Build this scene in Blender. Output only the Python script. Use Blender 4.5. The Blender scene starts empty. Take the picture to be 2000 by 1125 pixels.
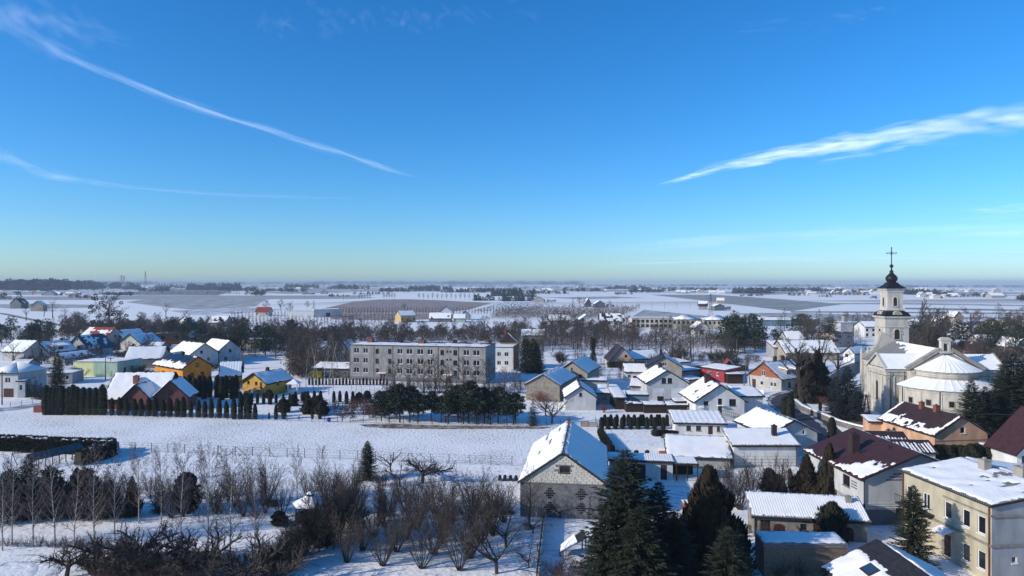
import bpy, math, random
import numpy as np
from mathutils import Vector, Matrix, noise as mnoise

scene = bpy.context.scene
COL = scene.collection
R = math.radians
# ------------------------------------------------------------------ camera
F, CX, HY, CH = 1334.0, 1000.0, 552.0, 25.0       # focal length in photo pixels, horizon row, camera height
cd = bpy.data.cameras.new('camera')
cam = bpy.data.objects.new('camera', cd); COL.objects.link(cam)
cam.location = (0, 0, CH); cam.rotation_euler = (R(90), 0, 0)
cd.sensor_width = 36.0; cd.lens = 36.0 * F / 2000.0
cd.shift_y = (HY - 562.5) / 2000.0
cd.clip_start = 0.5; cd.clip_end = 1000000.0
scene.camera = cam
# ------------------------------------------------------------------ sky, sun, exposure
SUN_EL = R(23.0)
SX, SY = -0.933, -0.360                            # horizontal direction towards the sun: from the left, a little behind
w = bpy.data.worlds.new('World'); scene.world = w; w.use_nodes = True
nt = w.node_tree; nt.nodes.clear()
out = nt.nodes.new('ShaderNodeOutputWorld'); bg = nt.nodes.new('ShaderNodeBackground')
sky = nt.nodes.new('ShaderNodeTexSky'); sky.sky_type = 'NISHITA'; sky.sun_disc = False
sky.sun_elevation = SUN_EL; sky.sun_rotation = math.atan2(SX, SY)
sky.altitude = 200; sky.air_density = 1.0; sky.dust_density = 0.5; sky.ozone_density = 7.5
hs = nt.nodes.new('ShaderNodeHueSaturation'); hs.inputs['Saturation'].default_value = 1.16
tint = nt.nodes.new('ShaderNodeMix'); tint.data_type = 'RGBA'; tint.blend_type = 'MULTIPLY'; tint.inputs['Factor'].default_value = 1.0
tint.inputs['B'].default_value = (0.86, 0.955, 0.97, 1)
nt.links.new(sky.outputs[0], hs.inputs['Color']); nt.links.new(hs.outputs[0], tint.inputs['A']); nt.links.new(tint.outputs['Result'], bg.inputs['Color'])
bg.inputs['Strength'].default_value = 0.120
nt.links.new(bg.outputs[0], out.inputs['Surface'])
sl = bpy.data.lights.new('sun', 'SUN'); sl.energy = 2.75; sl.angle = R(0.55); sl.color = (1.0, 0.925, 0.815)
sun = bpy.data.objects.new('sun', sl); COL.objects.link(sun)
sd = Vector((SX * math.cos(SUN_EL), SY * math.cos(SUN_EL), math.sin(SUN_EL)))
sun.rotation_euler = sd.to_track_quat('Z', 'Y').to_euler()
scene.view_settings.view_transform = 'Standard'; scene.view_settings.look = 'None'
scene.view_settings.exposure = 0.66; scene.view_settings.gamma = 1.0
scene.cycles.use_denoising = True
scene.cycles.max_bounces = 8; scene.cycles.diffuse_bounces = 5; scene.cycles.glossy_bounces = 2
scene.cycles.transparent_max_bounces = 48; scene.cycles.volume_bounces = 0
scene.cycles.sample_clamp_indirect = 4.0

def P(px, py, z=0.0):
    """place in the world seen at photo pixel px,py when it stands at height z"""
    d = (CH - z) * F / (py - HY)
    return Vector(((px - CX) / F * d, d, z))

# ------------------------------------------------------------------ materials
MATS = {}
def mat(name, col, col2=None, rough=0.9, scale=1.2, detail=4.0, lo=0.35, hi=0.65, bump=0.0, bscale=12.0, spec=0.25, metal=0.0, stretch=None, world=False):
    if name in MATS: return MATS[name]
    m = bpy.data.materials.new(name); m.use_nodes = True
    n = m.node_tree.nodes; l = m.node_tree.links
    b = n['Principled BSDF']; b.inputs['Roughness'].default_value = rough
    b.inputs['Specular IOR Level'].default_value = spec; b.inputs['Metallic'].default_value = metal
    if col2 is None: col2 = tuple(c * 0.78 for c in col)
    if world:
        tc = n.new('ShaderNodeNewGeometry'); co = tc.outputs['Position']
    else:
        tc = n.new('ShaderNodeTexCoord'); co = tc.outputs['Object']
    if stretch:
        mp = n.new('ShaderNodeMapping'); mp.inputs['Scale'].default_value = stretch
        l.new(co, mp.inputs['Vector']); co = mp.outputs[0]
    t = n.new('ShaderNodeTexNoise'); t.inputs['Scale'].default_value = scale; t.inputs['Detail'].default_value = detail
    l.new(co, t.inputs['Vector'])
    r = n.new('ShaderNodeValToRGB')
    r.color_ramp.elements[0].position = lo; r.color_ramp.elements[1].position = hi
    r.color_ramp.elements[0].color = (*col2, 1); r.color_ramp.elements[1].color = (*col, 1)
    l.new(t.outputs[0], r.inputs[0]); l.new(r.outputs[0], b.inputs['Base Color'])
    if bump:
        t2 = n.new('ShaderNodeTexNoise'); t2.inputs['Scale'].default_value = bscale; t2.inputs['Detail'].default_value = 3
        l.new(co, t2.inputs['Vector'])
        bp = n.new('ShaderNodeBump'); bp.inputs['Strength'].default_value = bump; bp.inputs['Distance'].default_value = 0.1
        l.new(t2.outputs[0], bp.inputs['Height']); l.new(bp.outputs[0], b.inputs['Normal'])
    MATS[name] = m
    return m

SNOW = (0.94, 0.905, 0.855)
snow_m = mat('snow', SNOW, (0.87, 0.845, 0.81), rough=0.8, scale=0.8, bump=0.4, bscale=3.5)
def plaster(name, c, dirty=0.72): return mat(name, c, tuple(x * dirty * .92 for x in c), scale=0.9, detail=10, lo=0.3, hi=0.62, bump=0.12, bscale=25, stretch=(1, 1, .4))
W = dict(
    white=plaster('white_plaster', (0.66, 0.65, 0.62), 0.82), offwhite=plaster('offwhite_plaster', (0.46, 0.44, 0.40), 0.76),
    cream=plaster('cream_plaster', (0.60, 0.53, 0.42), 0.74), beige=plaster('beige_plaster', (0.50, 0.44, 0.31), 0.72),
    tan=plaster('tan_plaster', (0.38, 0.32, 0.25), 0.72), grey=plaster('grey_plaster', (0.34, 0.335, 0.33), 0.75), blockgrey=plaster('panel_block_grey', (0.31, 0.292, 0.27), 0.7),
    dgrey=plaster('dark_grey_plaster', (0.16, 0.16, 0.17), 0.8), lgrey=plaster('light_grey_plaster', (0.52, 0.515, 0.50), 0.82),
    orange=plaster('orange_plaster', (0.62, 0.25, 0.035), 0.8), yellow=plaster('ochre_yellow_plaster', (0.60, 0.34, 0.07), 0.8),
    maroon=plaster('maroon_plaster', (0.24, 0.085, 0.07), 0.75), lime=plaster('pale_lime_plaster', (0.62, 0.64, 0.33), 0.85),
    sage=plaster('sage_green_plaster', (0.36, 0.47, 0.36), 0.85), peach=plaster('peach_plaster', (0.63, 0.37, 0.22), 0.72),
    pink=plaster('pale_pink_plaster', (0.55, 0.40, 0.34), 0.8), red=plaster('red_plaster', (0.38, 0.05, 0.06), 0.8),
    brick=mat('red_brick', (0.36, 0.12, 0.06), (0.26, 0.08, 0.045), scale=9, detail=6, bump=0.3, bscale=30),
    dbrick=mat('dark_brick', (0.27, 0.20, 0.15), (0.17, 0.125, 0.095), scale=6, detail=6, bump=0.3, bscale=30),
    church=plaster('church_cream_plaster', (0.51, 0.47, 0.40), 0.76), ochre=plaster('ochre_plaster', (0.5, 0.37, 0.17), 0.75),
    darkwood=mat('dark_timber', (0.045, 0.03, 0.022), (0.025, 0.018, 0.014), scale=4, stretch=(8, 8, 1)),
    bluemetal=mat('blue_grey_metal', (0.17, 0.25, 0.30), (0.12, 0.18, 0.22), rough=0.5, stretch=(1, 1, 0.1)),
    render=mat('rough_render', (0.29, 0.255, 0.205), (0.17, 0.15, 0.125), scale=1.6, detail=9, lo=0.3, hi=0.65, bump=0.35, bscale=20),
    concrete=mat('grey_concrete_block', (0.22, 0.215, 0.205), (0.155, 0.15, 0.145), scale=2.0, detail=8, bump=0.3, bscale=18),
    paleblock=mat('pale_lightweight_block', (0.66, 0.60, 0.51), (0.55, 0.50, 0.42), scale=1.3, detail=7, bump=0.2, bscale=25),
    mortar=mat('mortar', (0.27, 0.255, 0.23), (0.2, 0.19, 0.17), scale=4),
    stone=mat('rubble_stone', (0.25, 0.23, 0.2), (0.12, 0.11, 0.1), scale=3, bump=0.5, bscale=6),
)
T = dict(
    dark=mat('dark_roofing', (0.038, 0.034, 0.034), (0.022, 0.02, 0.022), rough=0.6, scale=3),
    maroon=mat('maroon_sheet_roof', (0.068, 0.027, 0.026), (0.045, 0.02, 0.02), rough=0.6, scale=1.5),
    brown=mat('brown_sheet_roof', (0.055, 0.030, 0.025), (0.038, 0.022, 0.02), rough=0.55, scale=1.5),
    red=mat('red_tile_roof', (0.32, 0.06, 0.03), (0.22, 0.045, 0.03), rough=0.7, scale=3),
    grey=mat('grey_sheet_roof', (0.20, 0.20, 0.205), (0.14, 0.14, 0.145), rough=0.5, scale=2),
    blue=mat('dark_slate_roof', (0.07, 0.085, 0.11), (0.05, 0.06, 0.08), rough=0.5, scale=2),
    tin=mat('weathered_tin_roof', (0.24, 0.235, 0.23), (0.15, 0.15, 0.15), rough=0.55, scale=2),
)
trim_dark = mat('dark_trim', (0.03, 0.026, 0.024)); trim_brown = mat('brown_trim', (0.07, 0.035, 0.025))
frame_white = mat('white_frame', (0.8, 0.8, 0.8), (0.74, 0.74, 0.74), rough=0.5)
frame_brown = mat('brown_frame', (0.06, 0.035, 0.025), rough=0.6)
pane_m = mat('window_glass', (0.018, 0.02, 0.024), (0.012, 0.013, 0.016), rough=0.12, spec=0.6)
door_brown = mat('brown_door', (0.075, 0.03, 0.022), (0.05, 0.02, 0.016), stretch=(6, 6, 1), rough=0.6)
door_white = mat('white_door', (0.72, 0.72, 0.72), rough=0.6)
chim_m = mat('chimney_brick', (0.24, 0.09, 0.06), (0.16, 0.06, 0.045), scale=8, bump=0.3, bscale=30)
chim_d = mat('dark_chimney_cladding', (0.05, 0.03, 0.028)); chim_g = plaster('chimney_render', (0.34, 0.31, 0.26))
metal_d = mat('dark_metal', (0.05, 0.05, 0.055), rough=0.45, metal=0.3); wood_m = mat('weathered_pole_wood', (0.15, 0.115, 0.085), (0.09, 0.07, 0.055), stretch=(6, 6, 1))
rust_m = mat('rusty_downpipe', (0.19, 0.06, 0.03), (0.12, 0.05, 0.03), scale=4)

# ------------------------------------------------------------------ mesh helpers
class MB:
    def __init__(s): s.v = []; s.f = []; s.m = []
    def quad(s, pts, mi=0):
        b = len(s.v); s.v += [tuple(p) for p in pts]; s.f.append(tuple(range(b, b + len(pts)))); s.m.append(mi)
    def box(s, x0, y0, z0, x1, y1, z1, mi=0):
        b = len(s.v)
        s.v += [(x0,y0,z0),(x1,y0,z0),(x1,y1,z0),(x0,y1,z0),(x0,y0,z1),(x1,y0,z1),(x1,y1,z1),(x0,y1,z1)]
        for q in ((0,3,2,1),(4,5,6,7),(0,1,5,4),(1,2,6,5),(2,3,7,6),(3,0,4,7)):
            s.f.append(tuple(b + i for i in q)); s.m.append(mi)
    def bar(s, a, c, t, mi=0, up=Vector((0, 0, 1))):
        a = Vector(a); c = Vector(c); d = (c - a).normalized()
        u = d.cross(up); u = u.normalized() if u.length > 1e-4 else Vector((1, 0, 0)); v = u.cross(d)
        b = len(s.v)
        for p in (a, c):
            for i, j in ((-1,-1),(1,-1),(1,1),(-1,1)): s.v.append(tuple(p + u * (i * t / 2) + v * (j * t / 2)))
        for q in ((0,1,2,3),(7,6,5,4),(0,4,5,1),(1,5,6,2),(2,6,7,3),(3,7,4,0)):
            s.f.append(tuple(b + i for i in q)); s.m.append(mi)
    def slab(s, pts, n, t, mi=0):
        """a flat polygon given thickness t along n"""
        n = Vector(n); k = len(pts); b = len(s.v)
        s.v += [tuple(p) for p in pts]; s.v += [tuple(Vector(p) + n * t) for p in pts]
        s.f.append(tuple(range(b + k - 1, b - 1, -1))); s.m.append(mi)
        s.f.append(tuple(range(b + k, b + 2 * k))); s.m.append(mi)
        for i in range(k):
            j = (i + 1) % k
            s.f.append((b + i, b + j, b + k + j, b + k + i)); s.m.append(mi)
    def rings(s, rings, mi=0, cap=True, closed=True):
        k = len(rings[0]); b = len(s.v)
        for r in rings: s.v += [tuple(p) for p in r]
        for i in range(len(rings) - 1):
            for j in range(k if closed else k - 1):
                a = b + i * k; jj = (j + 1) % k
                s.f.append((a + j, a + jj, a + k + jj, a + k + j)); s.m.append(mi)
        if cap and closed:
            s.f.append(tuple(range(b + k - 1, b - 1, -1))); s.m.append(mi)
            e = b + (len(rings) - 1) * k; s.f.append(tuple(range(e, e + k))); s.m.append(mi)
    def lathe(s, prof, n, mi=0, c=(0, 0), a0=0.0):
        s.rings([[(c[0] + r * math.cos(a0 + 2 * math.pi * i / n), c[1] + r * math.sin(a0 + 2 * math.pi * i / n), z) for i in range(n)] for r, z in prof], mi)
    def tube(s, pts, rad, k=6, mi=0):
        pts = [Vector(p) for p in pts]; rr = []
        for i, p in enumerate(pts):
            d = (pts[min(i + 1, len(pts) - 1)] - pts[max(i - 1, 0)]).normalized()
            u = d.cross(Vector((0, 0, 1))); u = u.normalized() if u.length > 1e-3 else Vector((1, 0, 0)); v = u.cross(d)
            r = rad[i] if hasattr(rad, '__len__') else rad
            rr.append([p + (u * math.cos(2 * math.pi * j / k) + v * math.sin(2 * math.pi * j / k)) * r for j in range(k)])
        s.rings(rr, mi)
    def mesh(s, name, mats, smooth=False):
        me = bpy.data.meshes.new(name); me.from_pydata(s.v, [], s.f)
        for m in (mats if isinstance(mats, (list, tuple)) else [mats]): me.materials.append(m)
        if any(s.m): me.polygons.foreach_set('material_index', s.m)
        if smooth: me.polygons.foreach_set('use_smooth', [True] * len(s.f))
        me.update(); return me
    def build(s, name, mats, parent=None, smooth=False):
        return put(name, s.mesh(name, mats, smooth), parent)

def put(name, me, parent=None, loc=(0, 0, 0), rz=0.0, sc=None):
    o = bpy.data.objects.new(name, me); COL.objects.link(o)
    o.location = loc; o.rotation_euler = (0, 0, rz)
    if sc is not None: o.scale = (sc, sc, sc) if not hasattr(sc, '__len__') else sc
    if parent: o.parent = parent
    return o
def tag(o, label, cat, group=None):
    o['label'] = label; o['category'] = cat
    if group: o['group'] = group
    return o
def boxes(nm, lst, m, parent):
    for b in lst:
        q = MB(); q.box(*b); q.build(nm, m, parent)
def thing(name, label, cat, loc=(0, 0, 0), rz=0.0, group=None):
    o = put(name, None, None, loc, rz); o.empty_display_size = 0.5
    return tag(o, label, cat, group)
def structure(o): o['kind'] = 'structure'; return o
def stuff(o): o['kind'] = 'stuff'; return o
# ------------------------------------------------------------------ ground
def ground_mat():
    m = bpy.data.materials.new('snowy_ground'); m.use_nodes = True
    n = m.node_tree.nodes; l = m.node_tree.links; b = n['Principled BSDF']
    b.inputs['Roughness'].default_value = 0.85; b.inputs['Specular IOR Level'].default_value = 0.2
    geo = n.new('ShaderNodeNewGeometry')
    def noise(sc, det=4):
        t = n.new('ShaderNodeTexNoise'); t.inputs['Scale'].default_value = sc; t.inputs['Detail'].default_value = det
        l.new(geo.outputs['Position'], t.inputs['Vector']); return t.outputs[0]
    def ramp(src, p0, c0, p1, c1):
        r = n.new('ShaderNodeValToRGB'); e = r.color_ramp.elements
        e[0].position = p0; e[1].position = p1; e[0].color = (*c0, 1); e[1].color = (*c1, 1)
        l.new(src, r.inputs[0]); return r.outputs[0]
    def mix(f, a, c):
        x = n.new('ShaderNodeMix'); x.data_type = 'RGBA'
        l.new(f, x.inputs['Factor']); l.new(a, x.inputs['A']); l.new(c, x.inputs['B']); return x.outputs['Result']
    base = ramp(noise(0.35, 6), 0.3, (0.84, 0.815, 0.785), 0.62, (0.94, 0.905, 0.855))
    soil = ramp(noise(3.0, 3), 0.3, (0.10, 0.085, 0.065), 0.7, (0.30, 0.28, 0.25))
    f = ramp(noise(0.9, 9), 0.59, (0, 0, 0), 0.72, (0.65, 0.65, 0.65))
    c1 = mix(f, base, soil)
    # ploughed and fallow strips far out on the plain
    vor = n.new('ShaderNodeTexVoronoi'); vor.inputs['Scale'].default_value = 1.0; vor.inputs['Randomness'].default_value = 0.9
    mp = n.new('ShaderNodeMapping'); mp.inputs['Scale'].default_value = (1 / 420, 1 / 330, 0); mp.inputs['Rotation'].default_value = (0, 0, 0.35)
    l.new(geo.outputs['Position'], mp.inputs['Vector']); l.new(mp.outputs[0], vor.inputs['Vector'])
    sep = n.new('ShaderNodeSeparateColor'); l.new(vor.outputs['Color'], sep.inputs[0])
    fld = ramp(sep.outputs[0], 0.58, (0, 0, 0), 0.64, (0.75, 0.75, 0.75))
    sx = n.new('ShaderNodeSeparateXYZ'); l.new(geo.outputs['Position'], sx.inputs[0])
    far = n.new('ShaderNodeMapRange'); far.inputs['From Min'].default_value = 700; far.inputs['From Max'].default_value = 1000
    l.new(sx.outputs['Y'], far.inputs['Value'])
    mu = n.new('ShaderNodeMath'); mu.operation = 'MULTIPLY'; l.new(fld, mu.inputs[0]); l.new(far.outputs[0], mu.inputs[1])
    rgb = n.new('ShaderNodeRGB'); rgb.outputs[0].default_value = (0.22, 0.20, 0.17, 1)
    c2 = mix(mu.outputs[0], c1, rgb.outputs[0])
    l.new(c2, b.inputs['Base Color'])
    bp = n.new('ShaderNodeBump'); bp.inputs['Strength'].default_value = 0.5; bp.inputs['Distance'].default_value = 0.25
    l.new(noise(1.6, 5), bp.inputs['Height']); l.new(bp.outputs[0], b.inputs['Normal'])
    return m
def sheet(name, pts, m, z=0.004, world=False):
    """flat polygon on the ground from photo pixels (or world xy)"""
    q = [Vector((p[0], p[1], z)) if world else P(p[0], p[1], 0) + Vector((0, 0, z)) for p in pts]
    mb = MB(); mb.quad(q); return structure(mb.build(name, m))
g = MB()
xs = [-9000, -2000, -500, -120, 0, 120, 500, 2000, 9000]; ys = [-300, 0, 60, 140, 260, 600, 1500, 4000, 9500]
for i in range(8):
    for j in range(8): g.quad([(xs[i], ys[j], 0), (xs[i+1], ys[j], 0), (xs[i+1], ys[j+1], 0), (xs[i], ys[j+1], 0)])
structure(g.build('ground', ground_mat()))

def field_mat(name, snowc, soilc, scale, lo, hi, bump, stretch=None, rot=0.0):
    m = bpy.data.materials.new(name); m.use_nodes = True
    n = m.node_tree.nodes; l = m.node_tree.links; b = n['Principled BSDF']
    b.inputs['Roughness'].default_value = 0.9; b.inputs['Specular IOR Level'].default_value = 0.15
    geo = n.new('ShaderNodeNewGeometry'); mp = n.new('ShaderNodeMapping'); mp.inputs['Rotation'].default_value = (0, 0, rot)
    if stretch: mp.inputs['Scale'].default_value = stretch
    l.new(geo.outputs['Position'], mp.inputs['Vector'])
    t = n.new('ShaderNodeTexNoise'); t.inputs['Scale'].default_value = scale; t.inputs['Detail'].default_value = 3
    l.new(mp.outputs[0], t.inputs['Vector'])
    big = n.new('ShaderNodeTexNoise'); big.inputs['Scale'].default_value = 0.09; big.inputs['Detail'].default_value = 5
    l.new(geo.outputs['Position'], big.inputs['Vector'])
    ad = n.new('ShaderNodeMath'); ad.operation = 'MULTIPLY_ADD'; ad.inputs[1].default_value = 0.35
    l.new(big.outputs[0], ad.inputs[0]); l.new(t.outputs[0], ad.inputs[2])
    r = n.new('ShaderNodeValToRGB'); e = r.color_ramp.elements
    e[0].position = lo + 0.17; e[1].position = hi + 0.17; e[0].color = (*soilc, 1); e[1].color = (*snowc, 1)
    l.new(ad.outputs[0], r.inputs[0]); l.new(r.outputs[0], b.inputs['Base Color'])
    bp = n.new('ShaderNodeBump'); bp.inputs['Strength'].default_value = bump; bp.inputs['Distance'].default_value = 0.3
    l.new(t.outputs[0], bp.inputs['Height']); l.new(bp.outputs[0], b.inputs['Normal'])
    return m
f_stub = field_mat('snow_over_stubble', (0.95, 0.92, 0.87), (0.38, 0.36, 0.335), 3.0, 0.33, 0.49, 0.5)
f_brown = field_mat('brown_fallow', (0.36, 0.29, 0.26), (0.20, 0.155, 0.135), 0.12, 0.3, 0.6, 0.2)
f_green = field_mat('winter_crop', (0.40, 0.41, 0.38), (0.16, 0.16, 0.135), 0.35, 0.36, 0.62, 0.2, (0.05, 1.0, 1), 0.75)
f_plough = field_mat('ploughed_snow', (0.80, 0.81, 0.83), (0.22, 0.20, 0.18), 0.5, 0.40, 0.58, 0.3, (1.0, 0.06, 1), 0.5)
f_grey = field_mat('grey_stubble', (0.52, 0.52, 0.50), (0.24, 0.225, 0.20), 0.06, 0.36, 0.62, 0.2)
f_dark = field_mat('dark_margin', (0.30, 0.29, 0.26), (0.15, 0.14, 0.12), 0.2, 0.3, 0.6, 0.2)
bare_m = field_mat('bare_earth', (0.36, 0.33, 0.30), (0.085, 0.065, 0.05), 0.8, 0.36, 0.60, 0.5)
sheet('stubble_field', [(-260, 805), (90, 806), (560, 822), (1090, 833), (1000, 908), (700, 891), (400, 880), (232, 874), (-300, 838)], f_stub, 0.006)
sheet('bare_earth', [(700, 829), (760, 827.5), (850, 830.5), (1010, 832), (1080, 834), (1060, 838), (930, 838), (850, 838.5), (760, 837), (715, 834)], bare_m, 0.012)
sheet('brown_field', [(560, 612), (640, 601), (690, 589), (740, 585), (800, 584.5), (870, 587), (960, 592), (915, 605), (860, 611), (720, 611)], f_brown, 0.05)
sheet('crop_field', [(1270, 575.5), (1400, 576), (1520, 584), (1648, 594), (1600, 600), (1545, 608), (1470, 599), (1380, 588)], f_green, 0.06)
sheet('grey_field', [(245, 590), (300, 583), (420, 582), (520, 584), (500, 598), (400, 606), (330, 601)], f_grey, 0.05)
sheet('orchard_ground', [(170, 574), (300, 568), (470, 558), (450, 570), (425, 577), (250, 576)], f_dark, 0.07)
sheet('plough_field', [(925, 607), (985, 590), (1085, 590), (1060, 598), (1035, 607)], f_plough, 0.05)
sheet('far_margin', [(1545, 608), (1700, 608.5), (2060, 612), (2060, 614), (1700, 611), (1545, 610.5)], f_dark, 0.06)
sheet('winter_verge', [(1330, 622), (1560, 617), (1720, 620), (1690, 630), (1500, 632), (1350, 630)], f_grey, 0.04)
sheet('fallow_strip', [(1620, 592), (1760, 591), (2060, 597), (2060, 599), (1800, 595), (1640, 594)], f_grey, 0.07)
sheet('ploughed_strip', [(1230, 621), (1258, 605), (1390, 618), (1330, 624)], f_grey, 0.05)

# roads
# wheel tracks pressed into the snow
trk = field_mat('pressed_snow', (0.80, 0.80, 0.81), (0.50, 0.48, 0.46), 1.2, 0.34, 0.6, 0.4)
asph = mat('wet_asphalt', (0.05, 0.05, 0.054), (0.035, 0.035, 0.038), rough=0.55, scale=0.5, bump=0.05, world=True)
slush = mat('slushy_road', (0.55, 0.55, 0.57), (0.20, 0.19, 0.19), rough=0.7, scale=0.5, world=True, lo=0.4, hi=0.6)
kerb_m = mat('kerb_concrete', (0.3, 0.29, 0.27))
def ribbon(name, cs, w0, w1, m, z, jit=0.0, seed=1):
    """strip along centre points cs between offsets w0 and w1"""
    rng = random.Random(seed); cs = [Vector((c[0], c[1], 0)) for c in cs]
    pts = []
    for i in range(len(cs) - 1):                       # Catmull-Rom resampling
        p0, p1, p2, p3 = cs[max(i-1, 0)], cs[i], cs[i+1], cs[min(i+2, len(cs)-1)]
        for k in range(10):
            t = k / 10
            pts.append(0.5 * ((2*p1) + (p2-p0)*t + (2*p0-5*p1+4*p2-p3)*t*t + (3*p1-p0-3*p2+p3)*t**3))
    pts.append(cs[-1]); mb = MB(); prev = None
    for i, p in enumerate(pts):
        d = (pts[min(i+1, len(pts)-1)] - pts[max(i-1, 0)]).normalized(); nn = Vector((d.y, -d.x, 0))
        a = p + nn * (w0 + rng.uniform(-jit, jit)); c = p + nn * (w1 + rng.uniform(-jit, jit)); a.z = c.z = z
        if prev: mb.quad([prev[0], prev[1], c, a])
        prev = (a, c)
    return structure(mb.build(name, m)), pts
ROAD = [(46.2, 84), (47.8, 97), (50.0, 108), (52.4, 117), (54.4, 127), (55.0, 135), (56.6, 143), (61, 150.5), (67.5, 157), (76, 166), (86, 180), (97, 196), (112, 214), (150, 254), (217, 340), (300, 440)]
_, RP = ribbon('road', ROAD, -3.4, 3.4, asph, 0.02)
ribbon('snowy_verge', ROAD[2:12], 3.4, 5.6, snow_m, 0.06, 0.35, 3)
ribbon('snowy_verge', ROAD[2:10], -4.6, -3.2, snow_m, 0.055, 0.3, 4)
ribbon('road_slush', ROAD[1:7], 1.1, 1.9, slush, 0.028, 0.25, 6)
ribbon('road_slush', ROAD[4:12], -2.9, -2.3, slush, 0.028, 0.25, 7)
lane = [tuple(P(x, y).xy) for x, y in ((-120, 800), (0, 800), (60, 793), (92, 789), (150, 783))]
ribbon('village_lane', lane, -2.2, 2.2, slush, 0.02, 0.2, 8)
track = [tuple(P(x, y).xy) for x, y in ((-60, 606), (0, 612), (45, 621), (90, 630), (125, 636), (200, 648))]
ribbon('dirt_track', track, -2.5, 2.5, bare_m, 0.05, 0.3, 9)

def arcs(cx, cy, r0, a0, a1, n, gap, wd, squash=1.0):
    c = P(cx, cy)
    for i in range(n):
        r = r0 + i*gap; pts = [(c.x + r*math.cos(R(a)), c.y + r*squash*math.sin(R(a))) for a in np.linspace(a0, a1, 7)]
        ribbon('wheel_track', pts, -wd, wd, trk, 0.012 + .003*i, .05, 20 + i)
arcs(1280, 1010, 3.0, -30, 95, 2, 1.5, .22); arcs(1290, 1000, 5.6, -20, 80, 2, 1.4, .2); arcs(-30, 1130, 3.5, 5, 100, 2, 1.5, .2); arcs(-40, 1120, 6.3, 0, 80, 2, 1.4, .2)
ribbon('wheel_track', [tuple(P(x, y).xy) for x, y in ((1300, 950), (1360, 955), (1420, 985), (1470, 1000))], -.2, .2, trk, .02, .05, 31)
ribbon('footpath', [tuple(P(x, y).xy) for x, y in ((1012, 1040), (1018, 1070), (1022, 1105), (1026, 1140))], -.35, .35, trk, .014, .15, 32)
ribbon('footpath', [tuple(P(x, y).xy) for x, y in ((830, 948), (880, 955), (930, 950), (985, 948))], -.3, .3, trk, .014, .15, 33)

sheet('grey_field', [(-40, 596), (60, 593), (200, 596), (170, 601), (20, 603)], f_grey, .05)
sheet('stubble_strip', [(330, 607), (480, 600), (560, 604), (470, 612), (380, 616)], f_plough, .055)
sheet('fallow_strip', [(1060, 581), (1200, 579), (1260, 582), (1130, 584.5)], f_grey, .065)
sheet('grey_field', [(1420, 612), (1540, 611), (1700, 615), (1850, 618), (2050, 622), (2050, 626), (1760, 622), (1500, 618)], f_grey, .05)
sheet('grey_field', [(1770, 601), (1900, 603), (2050, 606), (2050, 608), (1880, 606), (1765, 604)], f_dark, .05)
sheet('grey_field', [(480, 571), (620, 569), (700, 571), (560, 574)], f_grey, .08)
sheet('orchard_ground', [(640, 612), (880, 612), (900, 622), (760, 626), (650, 624)], f_brown, .045)
# ------------------------------------------------------------------ building kit
def clip(poly, s0, z0, s1, z1):
    """clip a rectangle to a convex counter-clockwise polygon"""
    out = [(s0, z0), (s1, z0), (s1, z1), (s0, z1)]
    for i in range(len(poly)):
        ax, az = poly[i]; bx, bz = poly[(i + 1) % len(poly)]
        inn = out; out = []
        if not inn: return []
        side = lambda p: (bx-ax)*(p[1]-az) - (bz-az)*(p[0]-ax)
        for k in range(len(inn)):
            p, q = inn[k], inn[(k+1) % len(inn)]; sp, sq = side(p), side(q)
            if sp >= -1e-6: out.append(p)
            if (sp > 1e-6 and sq < -1e-6) or (sp < -1e-6 and sq > 1e-6):
                t = sp / (sp - sq); out.append((p[0]+(q[0]-p[0])*t, p[1]+(q[1]-p[1])*t))
    return out
def wall_side(mb, frame, poly, holes, reveal=0.16, band=None):
    """frame(s, depth, z) -> house-local point; band = (z, mi below)"""
    S = sorted({min(p[0] for p in poly), max(p[0] for p in poly)} | {h[0] for h in holes} | {h[2] for h in holes})
    zs = {min(p[1] for p in poly), max(p[1] for p in poly)} | {h[1] for h in holes} | {h[3] for h in holes}
    if band: zs |= {b[0] for b in band}
    Z = sorted(zs)
    for i in range(len(S)-1):
        for j in range(len(Z)-1):
            cs, cz = (S[i]+S[i+1])/2, (Z[j]+Z[j+1])/2
            if any(h[0] < cs < h[2] and h[1] < cz < h[3] for h in holes): continue
            pl = clip(poly, S[i], Z[j], S[i+1], Z[j+1])
            if len(pl) >= 3:
                mi = 0
                if band:
                    for bz, bm in band:
                        if cz < bz: mi = bm; break
                mb.quad([frame(s, 0, z) for s, z in pl], mi)
    for a, z0, b, z1 in holes:
        for p, q in (((a, z0), (b, z0)), ((b, z0), (b, z1)), ((b, z1), (a, z1)), ((a, z1), (a, z0))):
            mb.quad([frame(p[0], 0, p[1]), frame(q[0], 0, q[1]), frame(q[0], reveal, q[1]), frame(p[0], reveal, p[1])])
_win = {}
def window_mesh(wd, ht, style):
    k = (round(wd, 2), round(ht, 2), style)
    if k in _win: return _win[k]
    fr = MB(); a = wd/2; t = 0.075 if style == 'w' else 0.06
    fr.box(-a, .07, 0, -a+t, .14, ht); fr.box(a-t, .07, 0, a, .14, ht); fr.box(-a+t, .07, 0, a-t, .14, t); fr.box(-a+t, .07, ht-t, a-t, .14, ht)
    if wd > 0.85: fr.box(-t/2, .072, t, t/2, .138, ht-t)
    pn = MB(); pn.box(-a+t, .11, t, a-t, .125, ht-t)
    sl = MB(); sl.box(-a-.06, -.09, -.07, a+.06, .1, -.012)
    fm = frame_white if style == 'w' else frame_brown
    _win[k] = (fr.mesh('window_frame', fm), pn.mesh('window_pane', pane_m), sl.mesh('window_sill', frame_white if style == 'w' else trim_brown))
    return _win[k]
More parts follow.
